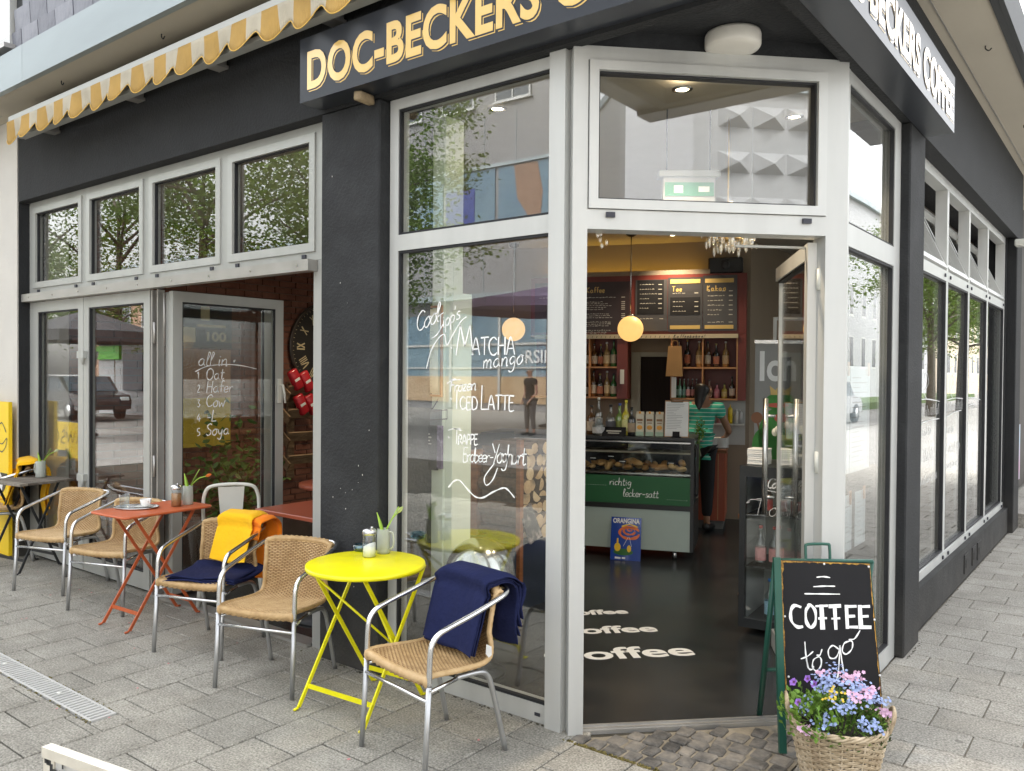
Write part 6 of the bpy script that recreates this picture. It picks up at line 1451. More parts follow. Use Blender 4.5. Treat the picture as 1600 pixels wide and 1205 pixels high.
# roll-up banner with a green figure, framed picture behind
rb = thing('roll_up_banner', 'grey roll up banner lettered with a green crowned frog figure', 'banner', (-2.40, 7.24, .015), math.atan2(.6, .8))
BN = lambda x, y, d: Vector((x, -d, y))
b = MB(); b.prism([(-.40, .06), (.40, .06), (.40, 1.88), (-.40, 1.88)], BN, -.003, 0); ob('sheet', b, mat("banner_grey", (.26, .26, .25), .6, var=.1, scale=1), rb)
b = MB(); b.box((0, 0, 1.885), (.82, .02, .03)); b.box((0, .02, .04), (.84, .12, .08)); b.cyl((0, .03, .05), (0, .02, 1.87), .01, n=8); ob('stand', b, M_steel, rb)
q, _ = text_mb("Ich", .36, lambda x, y, d: BN(-.375 + x * .8, 1.55 + y, d), 0, 0, .001, .001, .008); ob('lettering', q, M_paper, rb)
b = MB()
def oval(cx, cy_, rx, ry, d=.002, n=18, mb=None): (mb or b).prism([(cx - .2 + rx * math.cos(2 * math.pi * i / n), cy_ + ry * math.sin(2 * math.pi * i / n)) for i in range(n)], BN, .0004, d)
oval(.0, 1.05, .17, .26); oval(-.1, .98, .12, .16); oval(.02, .75, .2, .12); oval(.02, 1.36, .13, .08); ob('green_figure_print', b, mat("frog_green", (.04, .2, .03), .6, var=.3, scale=8), rb)
b = MB(); oval(.0, 1.33, .1, .02, .003); oval(.03, 1.22, .06, .04, .003); ob('red_print', b, mat("print_red", (.5, .1, .06), .6, var=.1), rb)
b = MB(); b.prism([(-.26, 1.42), (-.1, 1.42), (-.08, 1.5), (-.14, 1.46), (-.18, 1.52), (-.22, 1.46), (-.27, 1.5)], BN, .0004, .003); ob('crown_print', b, M_mt, rb)
b = MB(); b.stroke([(-.38, 1.2), (-.28, .85)], BN, .02, .002); oval(-.18, 1.22, .05, .05, .003); ob('spoon_print', b, mat("print_brown", (.22, .09, .04), .6, var=.1), rb)
fp = thing('framed_picture', 'white framed picture on the wall above the banner', 'picture', (-2.75, 7.95, 1.75), math.atan2(.6, .8)); b = MB(); ring(b, BN, -.16, .22, .0, .42, .03, .0, .02); ob('frame', b, M_frame_w, fp); b = MB(); b.prism([(-.13, .03), (.19, .03), (.19, .39), (-.13, .39)], BN, .002, .008); ob('print', b, M_beige, fp)

hb = thing('hanging_box', 'white box with a green band hanging behind the fanlight', 'sign box', (-2.04, 4.23, 2.60), math.atan2(.6, .8))
b = MB(); b.rbox((0, 0, .115), (.34, .10, .035), .004); b.rbox((0, 0, -.02), (.29, .07, .235), .004); ob('housing', b, mat('box_grey_white', (.36, .37, .36), .5, var=.04), hb)
b = MB(); b.box((0, -.037, .03), (.27, .004, .075)); ob('green_band', b, mat('sign_green', (.01, .22, .1), .4, var=.05), hb)
b = MB(); b.box((-.06, -.0395, .03), (.05, .002, .04)); b.box((.08, -.0395, .03), (.06, .002, .03)); ob('white_mark', b, M_paper, hb)
b = MB(); b.cyl((-.12, 0, .13), (-.12, 0, .48), .004, n=6); b.cyl((.12, 0, .13), (.12, 0, .48), .004, n=6); ob('hanger', b, M_darkmetal, hb)
# chandelier with crystal drops
M_cry = glass_mat("crystal", tint=(.95, .88, .72), r0=.42, rough=.03)
def drop(mb, p, l, r_): mb.lathe([(.0005, 0), (r_, -l * .35), (r_ * .8, -l * .8), (.0005, -l)], p, 6, cap=False)
ch = thing('chandelier', 'crystal chandelier hanging just inside the entrance', 'chandelier', (-1.86, 4.36, 2.37))
b = MB(); b.cyl((0, 0, .1), (0, 0, .66), .006, n=6)
for k in range(6):
    a = k * 1.047; b.tube(cat([(0, 0, .02), (.08 * math.cos(a), .08 * math.sin(a), .0), (.14 * math.cos(a), .14 * math.sin(a), .05), (.15 * math.cos(a), .15 * math.sin(a), .1)], 4), .005, 5)
b.lathe([(.02, -.03), (.03, 0), (.012, .1)], (0, 0, 0), 10); ob('brass_arms', b, mat("brass", (.6, .4, .15), .3, .9, .08), ch)
b = MB()
for k in range(90):
    a = rr.uniform(0, 6.28); r_ = rr.choice([.03, .06, .1, .14]); drop(b, Vector((r_ * math.cos(a), r_ * math.sin(a), rr.uniform(-.02, .09))), rr.uniform(.05, .09), .012)
ob('crystal_drops', b, M_cry, ch, kind='stuff')
b = MB()
for k in range(6):
    a = k * 1.047; b.cyl((.15 * math.cos(a), .15 * math.sin(a), .1), (.15 * math.cos(a), .15 * math.sin(a), .17), .008, n=8)
ob('candle', b, mat("candle_white", (.7, .65, .5), .5, var=.05), ch)
for nm, p, n_ in (('crystal garland hanging at the left edge of the doorway', (-2.02, 3.22, 2.36), 16), ('short crystal garland by the open door top', (-1.60, 4.05, 2.34), 10)):
    t = thing('crystal_garland', nm, 'garland', p)
    b = MB(); b.cyl((0, 0, -.05), (0, 0, .6), .0015, n=4); ob('thread', b, M_steel, t)
    b = MB()
    for k in range(n_): drop(b, Vector((rr.uniform(-.012, .05), rr.uniform(-.03, .05), .06 - k * .014)), .03, .009)
    ob('crystal_drops', b, M_cry, t, kind='stuff')

# corner window display: firewood rack, silver globe, notice board
fw = thing('firewood_rack', 'dark blue wooden rack holding stacked firewood behind the corner window', 'rack', (-3.6, 4.7, .014))
M_dblue = mat("blue_black_panel", (.022, .03, .045), .5, var=.1)
b = MB(); b.bb(-3.325, 4.40, .014, -3.30, 5.05, .46); b.bb(-3.325, 4.07, .014, -3.30, 4.33, .42); ob('front_panel', b, M_dblue, fw, True)
b = MB(); b.bb(-3.33, 4.36, .014, -3.295, 4.398, 1.16); b.bb(-3.9, 4.36, .014, -3.87, 4.40, 1.16); b.bb(-3.33, 5.05, .014, -3.295, 5.09, 1.16); ob('post', b, M_wood, fw, True)
b = MB(); b.bb(-3.9, 4.42, .014, -3.88, 5.05, 1.16); b.bb(-3.88, 4.42, .44, -3.33, 5.04, .455); ob('back_panel', b, M_black2, fw, True)
M_log = ramp_mat("log_end_wood", [(.3, (.42, .28, .15)), (.55, (.6, .44, .26)), (.8, (.72, .58, .38))], .85, 12, .3, 60); M_lbark = ramp_mat("log_bark", [(.3, (.06, .035, .02)), (.7, (.16, .1, .06))], .9, 20, .5, 50)
z_ = .505; row = 0
while z_ < 1.12:
    y_ = 4.455 + (.045 if row % 2 else 0)
    while y_ < 5.02:
        r_ = rr.uniform(.04, .052); t = thing('firewood_log', 'split firewood log in the stack behind the corner window', 'log', (-3.45, y_, z_), 0, 'firewood logs in the window rack')
        typ = rr.random(); n = 10
        if typ < .45: prof = [(r_ * rr.uniform(.9, 1.08) * math.cos(2 * math.pi * i / n), r_ * rr.uniform(.9, 1.08) * math.sin(2 * math.pi * i / n)) for i in range(n)]
        else:
            a0 = rr.uniform(0, 6.28); sp_ = rr.uniform(2.4, 3.4); prof = [(r_ * 1.15 * math.cos(a0 + sp_ * i / 7) - r_ * .3 * math.cos(a0 + sp_ / 2), r_ * 1.15 * math.sin(a0 + sp_ * i / 7) - r_ * .3 * math.sin(a0 + sp_ / 2)) for i in range(8)]
        b = MB(); x1 = rr.uniform(.10, .15); b.prism(prof, lambda y, z, d: Vector((d, y, z)), -.25, x1 - .001); ob('bark', b, M_lbark, t)
        b = MB(); b.prism([(p[0] * .94, p[1] * .94) for p in prof], lambda y, z, d: Vector((d, y, z)), x1 - .003, x1 + .001); ob('cut_face', b, M_log, t)
        y_ += r_ * 1.95
    z_ += .083; row += 1
mg = thing('magazine', 'glossy magazine leaning on the firewood in the rack', 'magazine', (-3.29, 4.47, .46)); b = MB(); b.box((.0, 0, .13), (.012, .15, .24), Matrix.Rotation(-.25, 3, 'Y') @ Matrix.Rotation(.25, 3, 'X')); ob('cover', b, ramp_mat("magazine_print", [(.35, (.05, .05, .05)), (.5, (.35, .3, .28)), (.6, (.6, .6, .6)), (.75, (.4, .25, .2))], .3, 14, 0, 50), mg)
sg = thing('silver_globe', 'large shiny glass globe on the floor behind the corner pane', 'globe', (-2.78, 3.33, .014))
b = MB(); b.ball((0, 0, .535), .185, 32, 20); ob('glass_sphere', b, mat('silver_globe_metal', (.5, .52, .49), .16, 1.0, .08, 3), sg)
b = MB(); b.lathe([(.14, 0), (.14, .02), (.05, .06), (.045, .33), (.06, .37)], (0, 0, 0), 20); ob('foot', b, M_black2, sg)
nb = thing('notice_board', 'framed paper menu hanging on the pale pillar behind the window', 'notice', (-3.24, 3.385, 1.47))
NP = plane((-3.24, 3.386, 1.47), (1, 0, 0), (0, -1, 0))
b = MB(); ring(b, NP, -.135, .135, 0, .51, .012, 0, .012); ob('frame', b, M_ply, nb, True)
b = MB(); n = 10; vs = []
for i in range(n + 1):
    h = .02 + .47 * i / n; 
    for x in (-.105, 0, .115): vs.append(NP(x + (.012 * math.sin(i * .35)) * (x < 0), h, .014 + .012 * math.sin(i / n * 3.1) * (1 if x < 0 else .3)))
b.add(vs, [q for i in range(n) for q in ((3 * i, 3 * i + 1, 3 * i + 4, 3 * i + 3), (3 * i + 1, 3 * i + 2, 3 * i + 5, 3 * i + 4))], True); o = ob('paper_sheet', b, mat("cream_paper", (.7, .64, .47), .8, var=.05), nb, True); o.modifiers.new('s', 'SOLIDIFY').thickness = .001
b = MB()
for k in range(24): b.stroke([(-.08, .45 - k * .017), (.09 - rr.uniform(0, .03), .45 - k * .017)], lambda x, y, d: NP(x, y, .0285), .002)
ob('print', b, mat("brown_print", (.35, .28, .2), .8, var=.1), nb, True)
hk = thing('hook_rail', 'dark rail with two wire hooks on the pale pillar', 'hook rail', (-3.24, 3.385, 1.36)); HP = plane((-3.24, 3.386, 1.36), (1, 0, 0), (0, -1, 0)); b = MB(); b.pbox(HP, -.13, .13, -.05, .04, 0, .012); ob('rail', b, mat("slate_rail", (.08, .1, .12), .5, var=.2), hk, True)
b = MB(); b.tube(cat([HP(-.07, .02, .015), HP(-.04, .07, .03), HP(-.03, .11, .02), HP(-.045, .09, .02)], 4), .003, 5); b.tube(cat([HP(.05, .02, .015), HP(.1, .06, .03), HP(.12, .1, .02), HP(.11, .08, .02)], 4), .003, 5); ob('hook', b, M_darkmetal, hk, True)
cl_ = thing('brochure_holder', 'dark brochures in a wire holder hanging on the pale pillar', 'brochures', (-3.16, 3.385, 1.06)); HP = plane((-3.16, 3.386, 1.06), (1, 0, 0), (0, -1, 0)); b = MB(); b.pbox(HP, -.075, .03, 0, .25, .005, .022); ob('black_brochure', b, M_board, cl_, True); b = MB(); b.pbox(HP, .032, .065, .01, .25, .004, .02); ob('violet_brochure', b, ramp_mat("violet_print", [(.4, (.1, .07, .14)), (.6, (.35, .28, .42))], .4, 20, 0), cl_, True)
b = MB(); b.tube([HP(-.12, .27, .012), HP(-.12, .32, .012), HP(.1, .34, .012), HP(.1, .29, .012), HP(-.12, .27, .012)], .003, 5); ob('wire', b, M_darkmetal, cl_, True)
b = MB()
for k, z in enumerate((.2, .182, .164, .146)): b.stroke([(-.06, z), (-.02 + .012 * (k % 2), z)], lambda x, y, d: HP(x, y, .023), .008)
ob('print', b, M_chalkdim, cl_, True)
wc = thing('wooden_cabinet', 'brown wooden cabinet beyond the pale pillar', 'cabinet', (-3.95, 4.65, .014)); b = MB(); b.rbox((0, 0, .5), (.42, .42, 1.0), .006); ob('carcass', b, M_wood, wc); b = MB(); b.rbox((0.0, 0, 1.02), (.5, .5, .03), .004); ob('top', b, M_ply, wc); b = MB(); b.box((.2145, 0, .5), (.006, .36, .8)); ob('door', b, M_wood, wc)
# menu sheets hanging in the narrow window
M_sheet = mat("menu_sheet", (.5, .56, .6), .8, var=.05)
for k, (y0, y1, z0, z1, lb) in enumerate(((4.08, 4.42, 1.10, 1.655, 'tall pale menu sheet clipped at the left of the narrow side window'), (4.43, 4.80, 1.10, 1.655, 'tall pale menu sheet clipped at the right of the narrow side window'), (4.06, 4.24, .70, .99, 'short price sheet hanging low at the left of the narrow window'), (4.30, 4.48, .70, .99, 'short price sheet hanging low in the middle of the narrow window'), (4.54, 4.74, .70, .99, 'short price sheet hanging low at the right of the narrow window'))):
    t = thing('menu_sheet', lb, 'paper sheet', (-1.21, y0, z0)); b = MB(); b.bb(-1.213, y0, z0, -1.2115, y1, z1); ob('paper', b, M_sheet, t, True)
    b = MB(); SP_ = plane((-1.211, 0, 0), (0, 1, 0), (1, 0, 0)); q = z1 - .06
    while q > z0 + .04:
        b.stroke([(y0 + .03, q), (y0 + .03 + (y1 - y0 - .06) * rr.uniform(.4, .95), q)], lambda x, y, d: SP_(x, y, .0006), .006); q -= .026
    ob('print', b, mat("grey_print", (.3, .3, .32), .8), t, True)
    b = MB(); b.bb(-1.209, y1 - .06, z1 - .05, -1.200, y1 - .045, z1 + .02); ob('peg', b, M_ply, t, True)

# ------------------------------------------------------------------ inner seating, wall clock, pallet shelf
def cafe_chair(label, x, y, rz):
    t = thing('wooden_chair', label, 'chair', (x, y, .014), R(rz))
    b = MB(); b.rbox((0, 0, .45), (.40, .40, .025), .006); ob('seat', b, M_ply, t)
    b = MB(); b.rbox((0, .19, .72), (.40, .018, .24), .006, rot=Matrix.Rotation(-.12, 3, 'X')); ob('backrest', b, M_ply, t)
    for sx in (-1, 1):
        b = MB(); b.tube([(sx * .17, -.17, 0), (sx * .17, -.16, .44)], .016, 8); ob('leg', b, M_wood, t)
        b = MB(); b.tube([(sx * .17, .2, 0), (sx * .17, .165, .45), (sx * .17, .19, .8)], .016, 8); ob('leg', b, M_wood, t)
def cafe_table(label, x, y, z, round_=False, sz=.62, m=None):
    t = thing('cafe_table', label, 'table', (x, y, .014), 0)
    b = MB()
    if round_: b.lathe([(.001, z - .03), (sz / 2, z - .03), (sz / 2, z), (.001, z)], (0, 0, 0), 36, cap=False)
    else: b.rbox((0, 0, z - .014), (sz, sz, .026), .004)
    ob('table_top', b, m or M_redor, t)
    b = MB(); b.cyl((0, 0, .02), (0, 0, z - .03), .03, n=12); b.lathe([(.2, 0), (.2, .012), (.04, .03)], (0, 0, 0), 24); ob('pedestal', b, M_darkmetal, t)
M_rtop = mat("red_brown_table_top", (.3, .075, .04), .3, var=.08)
cafe_table('square red brown table just inside the terrace opening', -4.20, 3.46, .715, sz=.62, m=M_rtop)
cafe_table('round red brown table deeper inside by the pallet shelf', -4.98, 4.25, .73, True, .62, M_rtop)
cafe_chair('light wooden chair right of the square red brown table', -3.86, 3.86, -40); cafe_chair('light wooden chair behind the round inner table', -5.2, 4.85, 10)
wm = thing('white_metal_chair', 'white metal chair standing in the terrace opening behind the orange red table', 'chair', (-5.09, 3.37, .014), R(-125))
b = MB(); b.rbox((0, 0, .45), (.36, .36, .02), .008); ob('seat', b, M_whitemetal, wm)
b = MB(); b.tube(cat([(-.17, .17, .44), (-.18, .2, .62), (-.17, .22, .76), (-.11, .235, .82), (.11, .235, .82), (.17, .22, .76), (.18, .2, .62), (.17, .17, .44)], 5), .012, 8); ob('back_hoop', b, M_whitemetal, wm)
b = MB(); b.add([(-.06, .172, .45), (.06, .172, .45), (.085, .232, .81), (-.085, .232, .81)], [(0, 1, 2, 3)]); o = ob('back_splat', b, M_whitemetal, wm); o.modifiers.new('s', 'SOLIDIFY').thickness = .003
for sx in (-1, 1):
    for sy in (-1, 1):
        b = MB(); b.tube([(sx * .21, sy * .22, 0), (sx * .165, sy * .165, .44)], [.014, .028], 6); ob('leg', b, M_whitemetal, wm)
ck = thing('wall_clock', 'large black wall clock with cream roman numerals on the brick wall', 'clock', (-7.69, 6.32, 1.90))
CK = plane((-7.685, 6.32, 1.90), (0, 1, 0), (1, 0, 0))
circ = lambda r_, n=40: [(r_ * math.cos(2 * math.pi * i / n), r_ * math.sin(2 * math.pi * i / n)) for i in range(n)]
b = MB(); b.prism(circ(.5), CK, 0, .02); ob('dial', b, mat("clock_black", (.012, .011, .01), .5, var=.2), ck, True)
b = MB(); b.tube([CK(*p, .02) for p in circ(.5)], .022, 8, closed=True); ob('rim', b, mat("clock_rim", (.03, .022, .016), .4, var=.2), ck, True)
M_num = mat("cream_numeral", (.5, .43, .26), .7, var=.1)
NUM = {12: 'XII', 1: 'I', 2: 'II', 3: 'III', 4: 'IV', 5: 'V', 6: 'VI', 7: 'VII', 8: 'VIII', 9: 'IX', 10: 'X', 11: 'XI'}
for h in range(1, 13):
    a = R(90 - 30 * h); b = MB(); s_ = NUM[h]; wd = sum(GL[c][0] for c in s_) / 100 * .11 * .85
    def fr_(x, y, d, a=a, wd=wd):
        lx, ly = (x - wd / 2), y - .055; r_ = .36
        return CK(r_ * math.cos(a) + lx * math.sin(a) + ly * math.cos(a), r_ * math.sin(a) - lx * math.cos(a) + ly * math.sin(a), .021 + d)
    hand(b, s_, fr_, 0, 0, .11, .014, sx=.85); ob('numeral', b, M_num, ck, True)
b = MB()
for k in range(60): a = R(6 * k); b.stroke([(.455 * math.cos(a), .455 * math.sin(a)), (.47 * math.cos(a), .47 * math.sin(a))], lambda x, y, d: CK(x, y, .0215), .007)
ob('minute_marks', b, M_num, ck, True, kind='stuff')
b = MB(); b.stroke([(0, 0), (.12, .2)], lambda x, y, d: CK(x, y, .024), .02); b.stroke([(0, 0), (-.05, -.33)], lambda x, y, d: CK(x, y, .026), .014); ob('hand', b, M_num, ck, True)
ps = thing('pallet_shelf', 'rough pallet wood shelf with slanted boards on the brick wall', 'shelf', (-7.62, 6.0, .45))
for y_ in (5.78, 6.25):
    b = MB(); b.bb(-7.69, y_, .40, -7.66, y_ + .09, 1.48); ob('upright', b, M_pallet, ps, True)
for z_ in (.62, .88, 1.14, 1.40):
    b = MB(); b.box((-7.58, 6.02, z_), (.02, .62, .12), Matrix.Rotation(.6, 3, 'Y')); ob('board', b, M_pallet, ps, True)
    for y_ in (5.70, 6.34):
        b = MB(); b.box((-7.60, y_, z_ - .03), (.16, .02, .10), Matrix.Rotation(.6, 3, 'Y')); ob('bracket', b, M_pallet, ps, True)
M_rp = mat("red_foil", (.45, .02, .03), .25, var=.15, scale=12, bump=.3, bscale=18)
for k, (y_, z_) in enumerate(((5.80, 1.52), (5.95, 1.50), (5.88, 1.24), (6.02, 1.24))):
    t = thing('coffee_packet', ('tall red foil coffee packet on the top pallet board', 'second red foil coffee packet on the top pallet board', 'red foil coffee packet on the lower pallet board', 'second red foil packet on the lower pallet board')[k], 'packet', (-7.55, y_, z_)); b = MB(); b.rbox((0, 0, 0), (.07, .12, .24), .02, 2, rot=Matrix.Rotation(.5, 3, 'X')); ob('packet_body', b, M_rp, t); b = MB(); b.box((.037, 0, .0), (.002, .07, .03), Matrix.Rotation(.5, 3, 'X')); ob('print', b, M_paper, t)
pp = thing('wall_poster', 'black poster with cream coffee lettering on the brick wall', 'poster', (-7.69, 4.75, 1.85)); PQ = plane((-7.69, 4.45, 1.85), (0, 1, 0), (1, 0, 0))
b = MB(); b.pbox(PQ, 0, .62, 0, .46, 0, .015); ob('sheet', b, M_board, pp, True)
q, _ = text_mb("100", .13, lambda x, y, d: PQ(.30 + x * 1.3, .07 + y, .0155 + d), 0, 0, 0, .001, .004); b = q; b.pbox(PQ, .06, .2, .05, .2, .0155, .017); b.pbox(PQ, .26, .36, .28, .42, .0155, .017); b.pbox(PQ, .22, .55, .21, .235, .0155, .017); ob('print', b, M_num, pp, True)
yp = thing('mustard_poster', 'two tone brown and yellow panel below the black poster', 'panel', (-7.69, 4.75, .83)); PQ = plane((-7.69, 4.42, .83), (0, 1, 0), (1, 0, 0)); b = MB(); b.pbox(PQ, 0, .64, 0, .5, 0, .012); ob('yellow_half', b, mat("mustard", (.45, .32, .03), .7, var=.08), yp, True); b = MB(); b.pbox(PQ, 0, .64, .501, 1.0, 0, .012); ob('brown_half', b, mat("tan_print", (.32, .17, .08), .7, var=.15, scale=4), yp, True)
vp = thing('vine_plant', 'leafy green potted plant behind the folded glass leaf', 'plant', (-6.25, 4.15, .014))
b = MB(); b.lathe([(.001, 0), (.11, 0), (.15, .28), (.14, .28), (.12, .25), (.001, .25)], (0, 0, 0), 18, cap=False); ob('pot', b, M_black2, vp)
b = MB()
for k in range(420):
    a = rr.uniform(0, 6.28); p = Vector((rr.gauss(0, .16), rr.gauss(0, .16), .35 + abs(rr.gauss(.3, .25)))); leafquad(b, p, Vector((rr.gauss(0, 1), rr.gauss(0, 1), rr.gauss(-.2, .6))), rr.uniform(.05, .1), .022, rr.uniform(-1, 1))
ob('leaves', b, M_leaf, vp, kind='stuff')
b = MB()
for k in range(9): b.tube(cat([(0, 0, .25), (rr.gauss(0, .06), rr.gauss(0, .06), .5), (rr.gauss(0, .15), rr.gauss(0, .15), .8)], 4), .005, 5)
ob('stems', b, M_leafy, vp)

# ------------------------------------------------------------------ people
def skin_mesh(name, V, E, mats, sub=2, root='pelvis'):
    names = list(V); me = bpy.data.meshes.new(name); me.from_pydata([V[k][0] for k in names], [(names.index(a), names.index(b_)) for a, b_ in E], []); me.update()
    o = bpy.data.objects.new(name, me); COL.objects.link(o)
    m = o.modifiers.new('skin', 'SKIN'); m.use_smooth_shade = True
    sv_ = me.skin_vertices[0].data
    for i, k in enumerate(names):
        r_ = V[k][1]; sv_[i].radius = (r_, r_) if not isinstance(r_, tuple) else r_; sv_[i].use_root = (k == root)
    s_ = o.modifiers.new('sub', 'SUBSURF'); s_.levels = sub; s_.render_levels = sub
    dg = bpy.context.evaluated_depsgraph_get(); dg.update()
    out = bpy.data.meshes.new_from_object(o.evaluated_get(dg)); out.name = name
    out.materials.clear(); out.materials.append(mats)
    for p in out.polygons: p.use_smooth = True
    bpy.data.objects.remove(o); bpy.data.meshes.remove(me)
    return out
def person(label, loc, rz, sc, joints, hair, shirt, pants, shoe, hair_len, skin=M_skin, sleeves=.45):
    t = thing('person', label, 'person', loc, rz); t.scale = (sc, sc, sc)
    J = joints; V = {}; E = []
    def a(k, r_, par=None):
        V[k] = (J[k], r_)
        if par: E.append((par, k))
    a('pelvis', (.115, .095)); a('waist', (.105, .08), 'pelvis'); a('chest', (.125, .085), 'waist'); a('collar', (.08, .065), 'chest'); a('neck', .047, 'collar'); a('head', (.07, .085), 'neck'); a('crown', (.06, .07), 'head')
    for s_ in 'LR':
        a('sh' + s_, .052, 'collar'); a('el' + s_, .037, 'sh' + s_); a('wr' + s_, .024, 'el' + s_); a('hip' + s_, .085, 'pelvis'); a('kn' + s_, .052, 'hip' + s_); a('an' + s_, .034, 'kn' + s_); a('toe' + s_, .03, 'an' + s_)
        w = Vector(J['wr' + s_]); e = Vector(J['el' + s_]); d = (w - e).normalized(); side = d.cross(Vector((0, 0, 1))).normalized(); dn = side.cross(d)
        V['pm' + s_] = (tuple(w + d * .06), (.03, .016)); E.append(('wr' + s_, 'pm' + s_))
        for k, (off, ln) in enumerate(((-.03, .055), (-.01, .065), (.01, .062), (.029, .048))):
            V['f%d%s' % (k, s_)] = (tuple(w + d * .11 + side * off), .009); V['g%d%s' % (k, s_)] = (tuple(w + d * (.11 + ln * .8) + side * off - dn * .02), .007); E += [('pm' + s_, 'f%d%s' % (k, s_)), ('f%d%s' % (k, s_), 'g%d%s' % (k, s_))]
        V['th' + s_] = (tuple(w + d * .07 + side * (.045 if s_ == 'L' else -.045)), .009); E.append(('pm' + s_, 'th' + s_))
    ob('body', skin_mesh('body', V, E, skin), None, t)
    gr = lambda r_, k: tuple(x + k for x in r_) if isinstance(r_, tuple) else r_ + k
    S_ = {k: (V[k][0], gr(V[k][1], .03)) for k in ('pelvis', 'waist', 'chest', 'collar', 'shL', 'shR')}; SE = [('pelvis', 'waist'), ('waist', 'chest'), ('chest', 'collar'), ('collar', 'shL'), ('collar', 'shR')]
    lo = Vector(J['pelvis']) - Vector((0, 0, .07)); S_['hem'] = (tuple(lo), (.145, .125)); SE.append(('pelvis', 'hem'))
    for s_ in 'LR':
        S_['sl' + s_] = (tuple(Vector(J['sh' + s_]).lerp(Vector(J['el' + s_]), sleeves)), .06); SE.append(('sh' + s_, 'sl' + s_))
    ob('shirt', skin_mesh('shirt', S_, SE, shirt), None, t)
    P_ = {k: (V[k][0], gr(V[k][1], .024)) for k in ('pelvis', 'hipL', 'hipR', 'knL', 'knR')}; PE = [('pelvis', 'hipL'), ('pelvis', 'hipR'), ('hipL', 'knL'), ('hipR', 'knR')]
    for s_ in 'LR': P_['cf' + s_] = (tuple(Vector(J['kn' + s_]).lerp(Vector(J['an' + s_]), .84)), .055); PE.append(('kn' + s_, 'cf' + s_))
    ob('trousers', skin_mesh('trousers', P_, PE, pants), None, t)
    for s_ in 'LR':
        b = MB(); an, to = Vector(J['an' + s_]), Vector(J['toe' + s_]); d = (to - an); d.z = 0; d.normalize()
        b.tube(cat([an + Vector((0, 0, -.03)) - d * .05, an + Vector((0, 0, -.028)), to + Vector((0, 0, .005)), to + d * .05 + Vector((0, 0, -.002))], 3), [.032, .04, .042, .042, .042, .041, .04, .039, .036, .025][:10], 8); ob('shoe', b, shoe, t)
    hd, cr, nk = Vector(J['head']), Vector(J['crown']), Vector(J['neck']); fw_ = Vector(J.get('face', (0, 1, 0))).normalized(); sd_ = fw_.cross(Vector((0, 0, 1)))
    H_ = {'pelvis': (tuple(cr - fw_ * .012 + Vector((0, 0, .012))), (.09, .09)), 'b': (tuple(hd - fw_ * .05 + Vector((0, 0, .0))), (.095, .085))}; HE = [('pelvis', 'b')]; pr = 'b'
    for k in range(hair_len):
        H_['h%d' % k] = (tuple(hd - fw_ * (.075 + .01 * k) + Vector((0, 0, -.06 - .07 * k))), (.072 - .006 * k, .055 - .004 * k)); HE.append((pr, 'h%d' % k)); pr = 'h%d' % k
    ob('hair', skin_mesh('hair', H_, HE, hair), None, t)
    b = MB(); b.tube([hd + fw_ * .075 + Vector((0, 0, .02)), hd + fw_ * .1 + Vector((0, 0, -.015)), hd + fw_ * .08 + Vector((0, 0, -.025))], [.008, .014, .01], 6); ob('nose', b, skin, t)
    b = MB()
    for s_ in (-1, 1): b.ball(hd + fw_ * .074 + sd_ * s_ * .032 + Vector((0, 0, .022)), .011, 8, 6, .6)
    ob('eyes', b, M_black2, t)
    b = MB(); b.tube([hd + fw_ * .078 + sd_ * s_ * .022 + Vector((0, 0, -.05)) for s_ in (-1, 0, 1)], .006, 6); ob('mouth', b, mat("lips", (.28, .09, .07), .5), t)
    b = MB()
    for s_ in (-1, 1): b.ball(hd + sd_ * s_ * .082, .02, 8, 6, 1.4)
    ob('ears', b, skin, t)
    return t
JW = dict(pelvis=(0, 0, .90), waist=(.0, .015, 1.03), chest=(.01, .05, 1.20), collar=(.015, .075, 1.32), neck=(.02, .085, 1.39), head=(.03, .115, 1.475), crown=(.03, .11, 1.53), shL=(-.165, .07, 1.30), shR=(.185, .085, 1.30), elL=(-.2, .2, 1.08), wrL=(-.06, .40, 1.0), elR=(.275, .19, 1.05), wrR=(.2, .40, .98), hipL=(-.085, 0, .83), hipR=(.085, .0, .83), knL=(-.09, .03, .47), knR=(.09, .02, .47), anL=(-.09, -.02, .08), anR=(.095, -.03, .08), toeL=(-.1, .1, .03), toeR=(.11, .1, .03), face=(.45, .85, -.25))
M_shirtw = stripe_mat("green_striped_shirt", (.035, .4, .28), (.6, .7, .62), 2, 24., .16)
wl_ = person('woman with dark ponytail in a green striped shirt working behind the counter', (-3.62, 7.82, .015), R(12), .965, JW, M_hair, M_shirtw, mat("black_trousers", (.012, .012, .014), .9, var=.2, scale=6), M_black2, 5)
b = MB(); pz = Vector((0, 0, .955)); b.tube([(.135 * math.cos(a), .112 * math.sin(a) + .005, .955) for a in [2 * math.pi * i / 24 for i in range(24)]], .012, 6, closed=True); b.tube(cat([(-.03, -.12, .955), (-.08, -.15, .975), (-.02, -.13, .95), (.06, -.14, .97), (.02, -.13, .93), (.05, -.135, .80)], 4), .01, 5); ob('apron_tie', b, mat("checked_tie", (.3, .27, .25), .9, var=.4, scale=60), wl_)

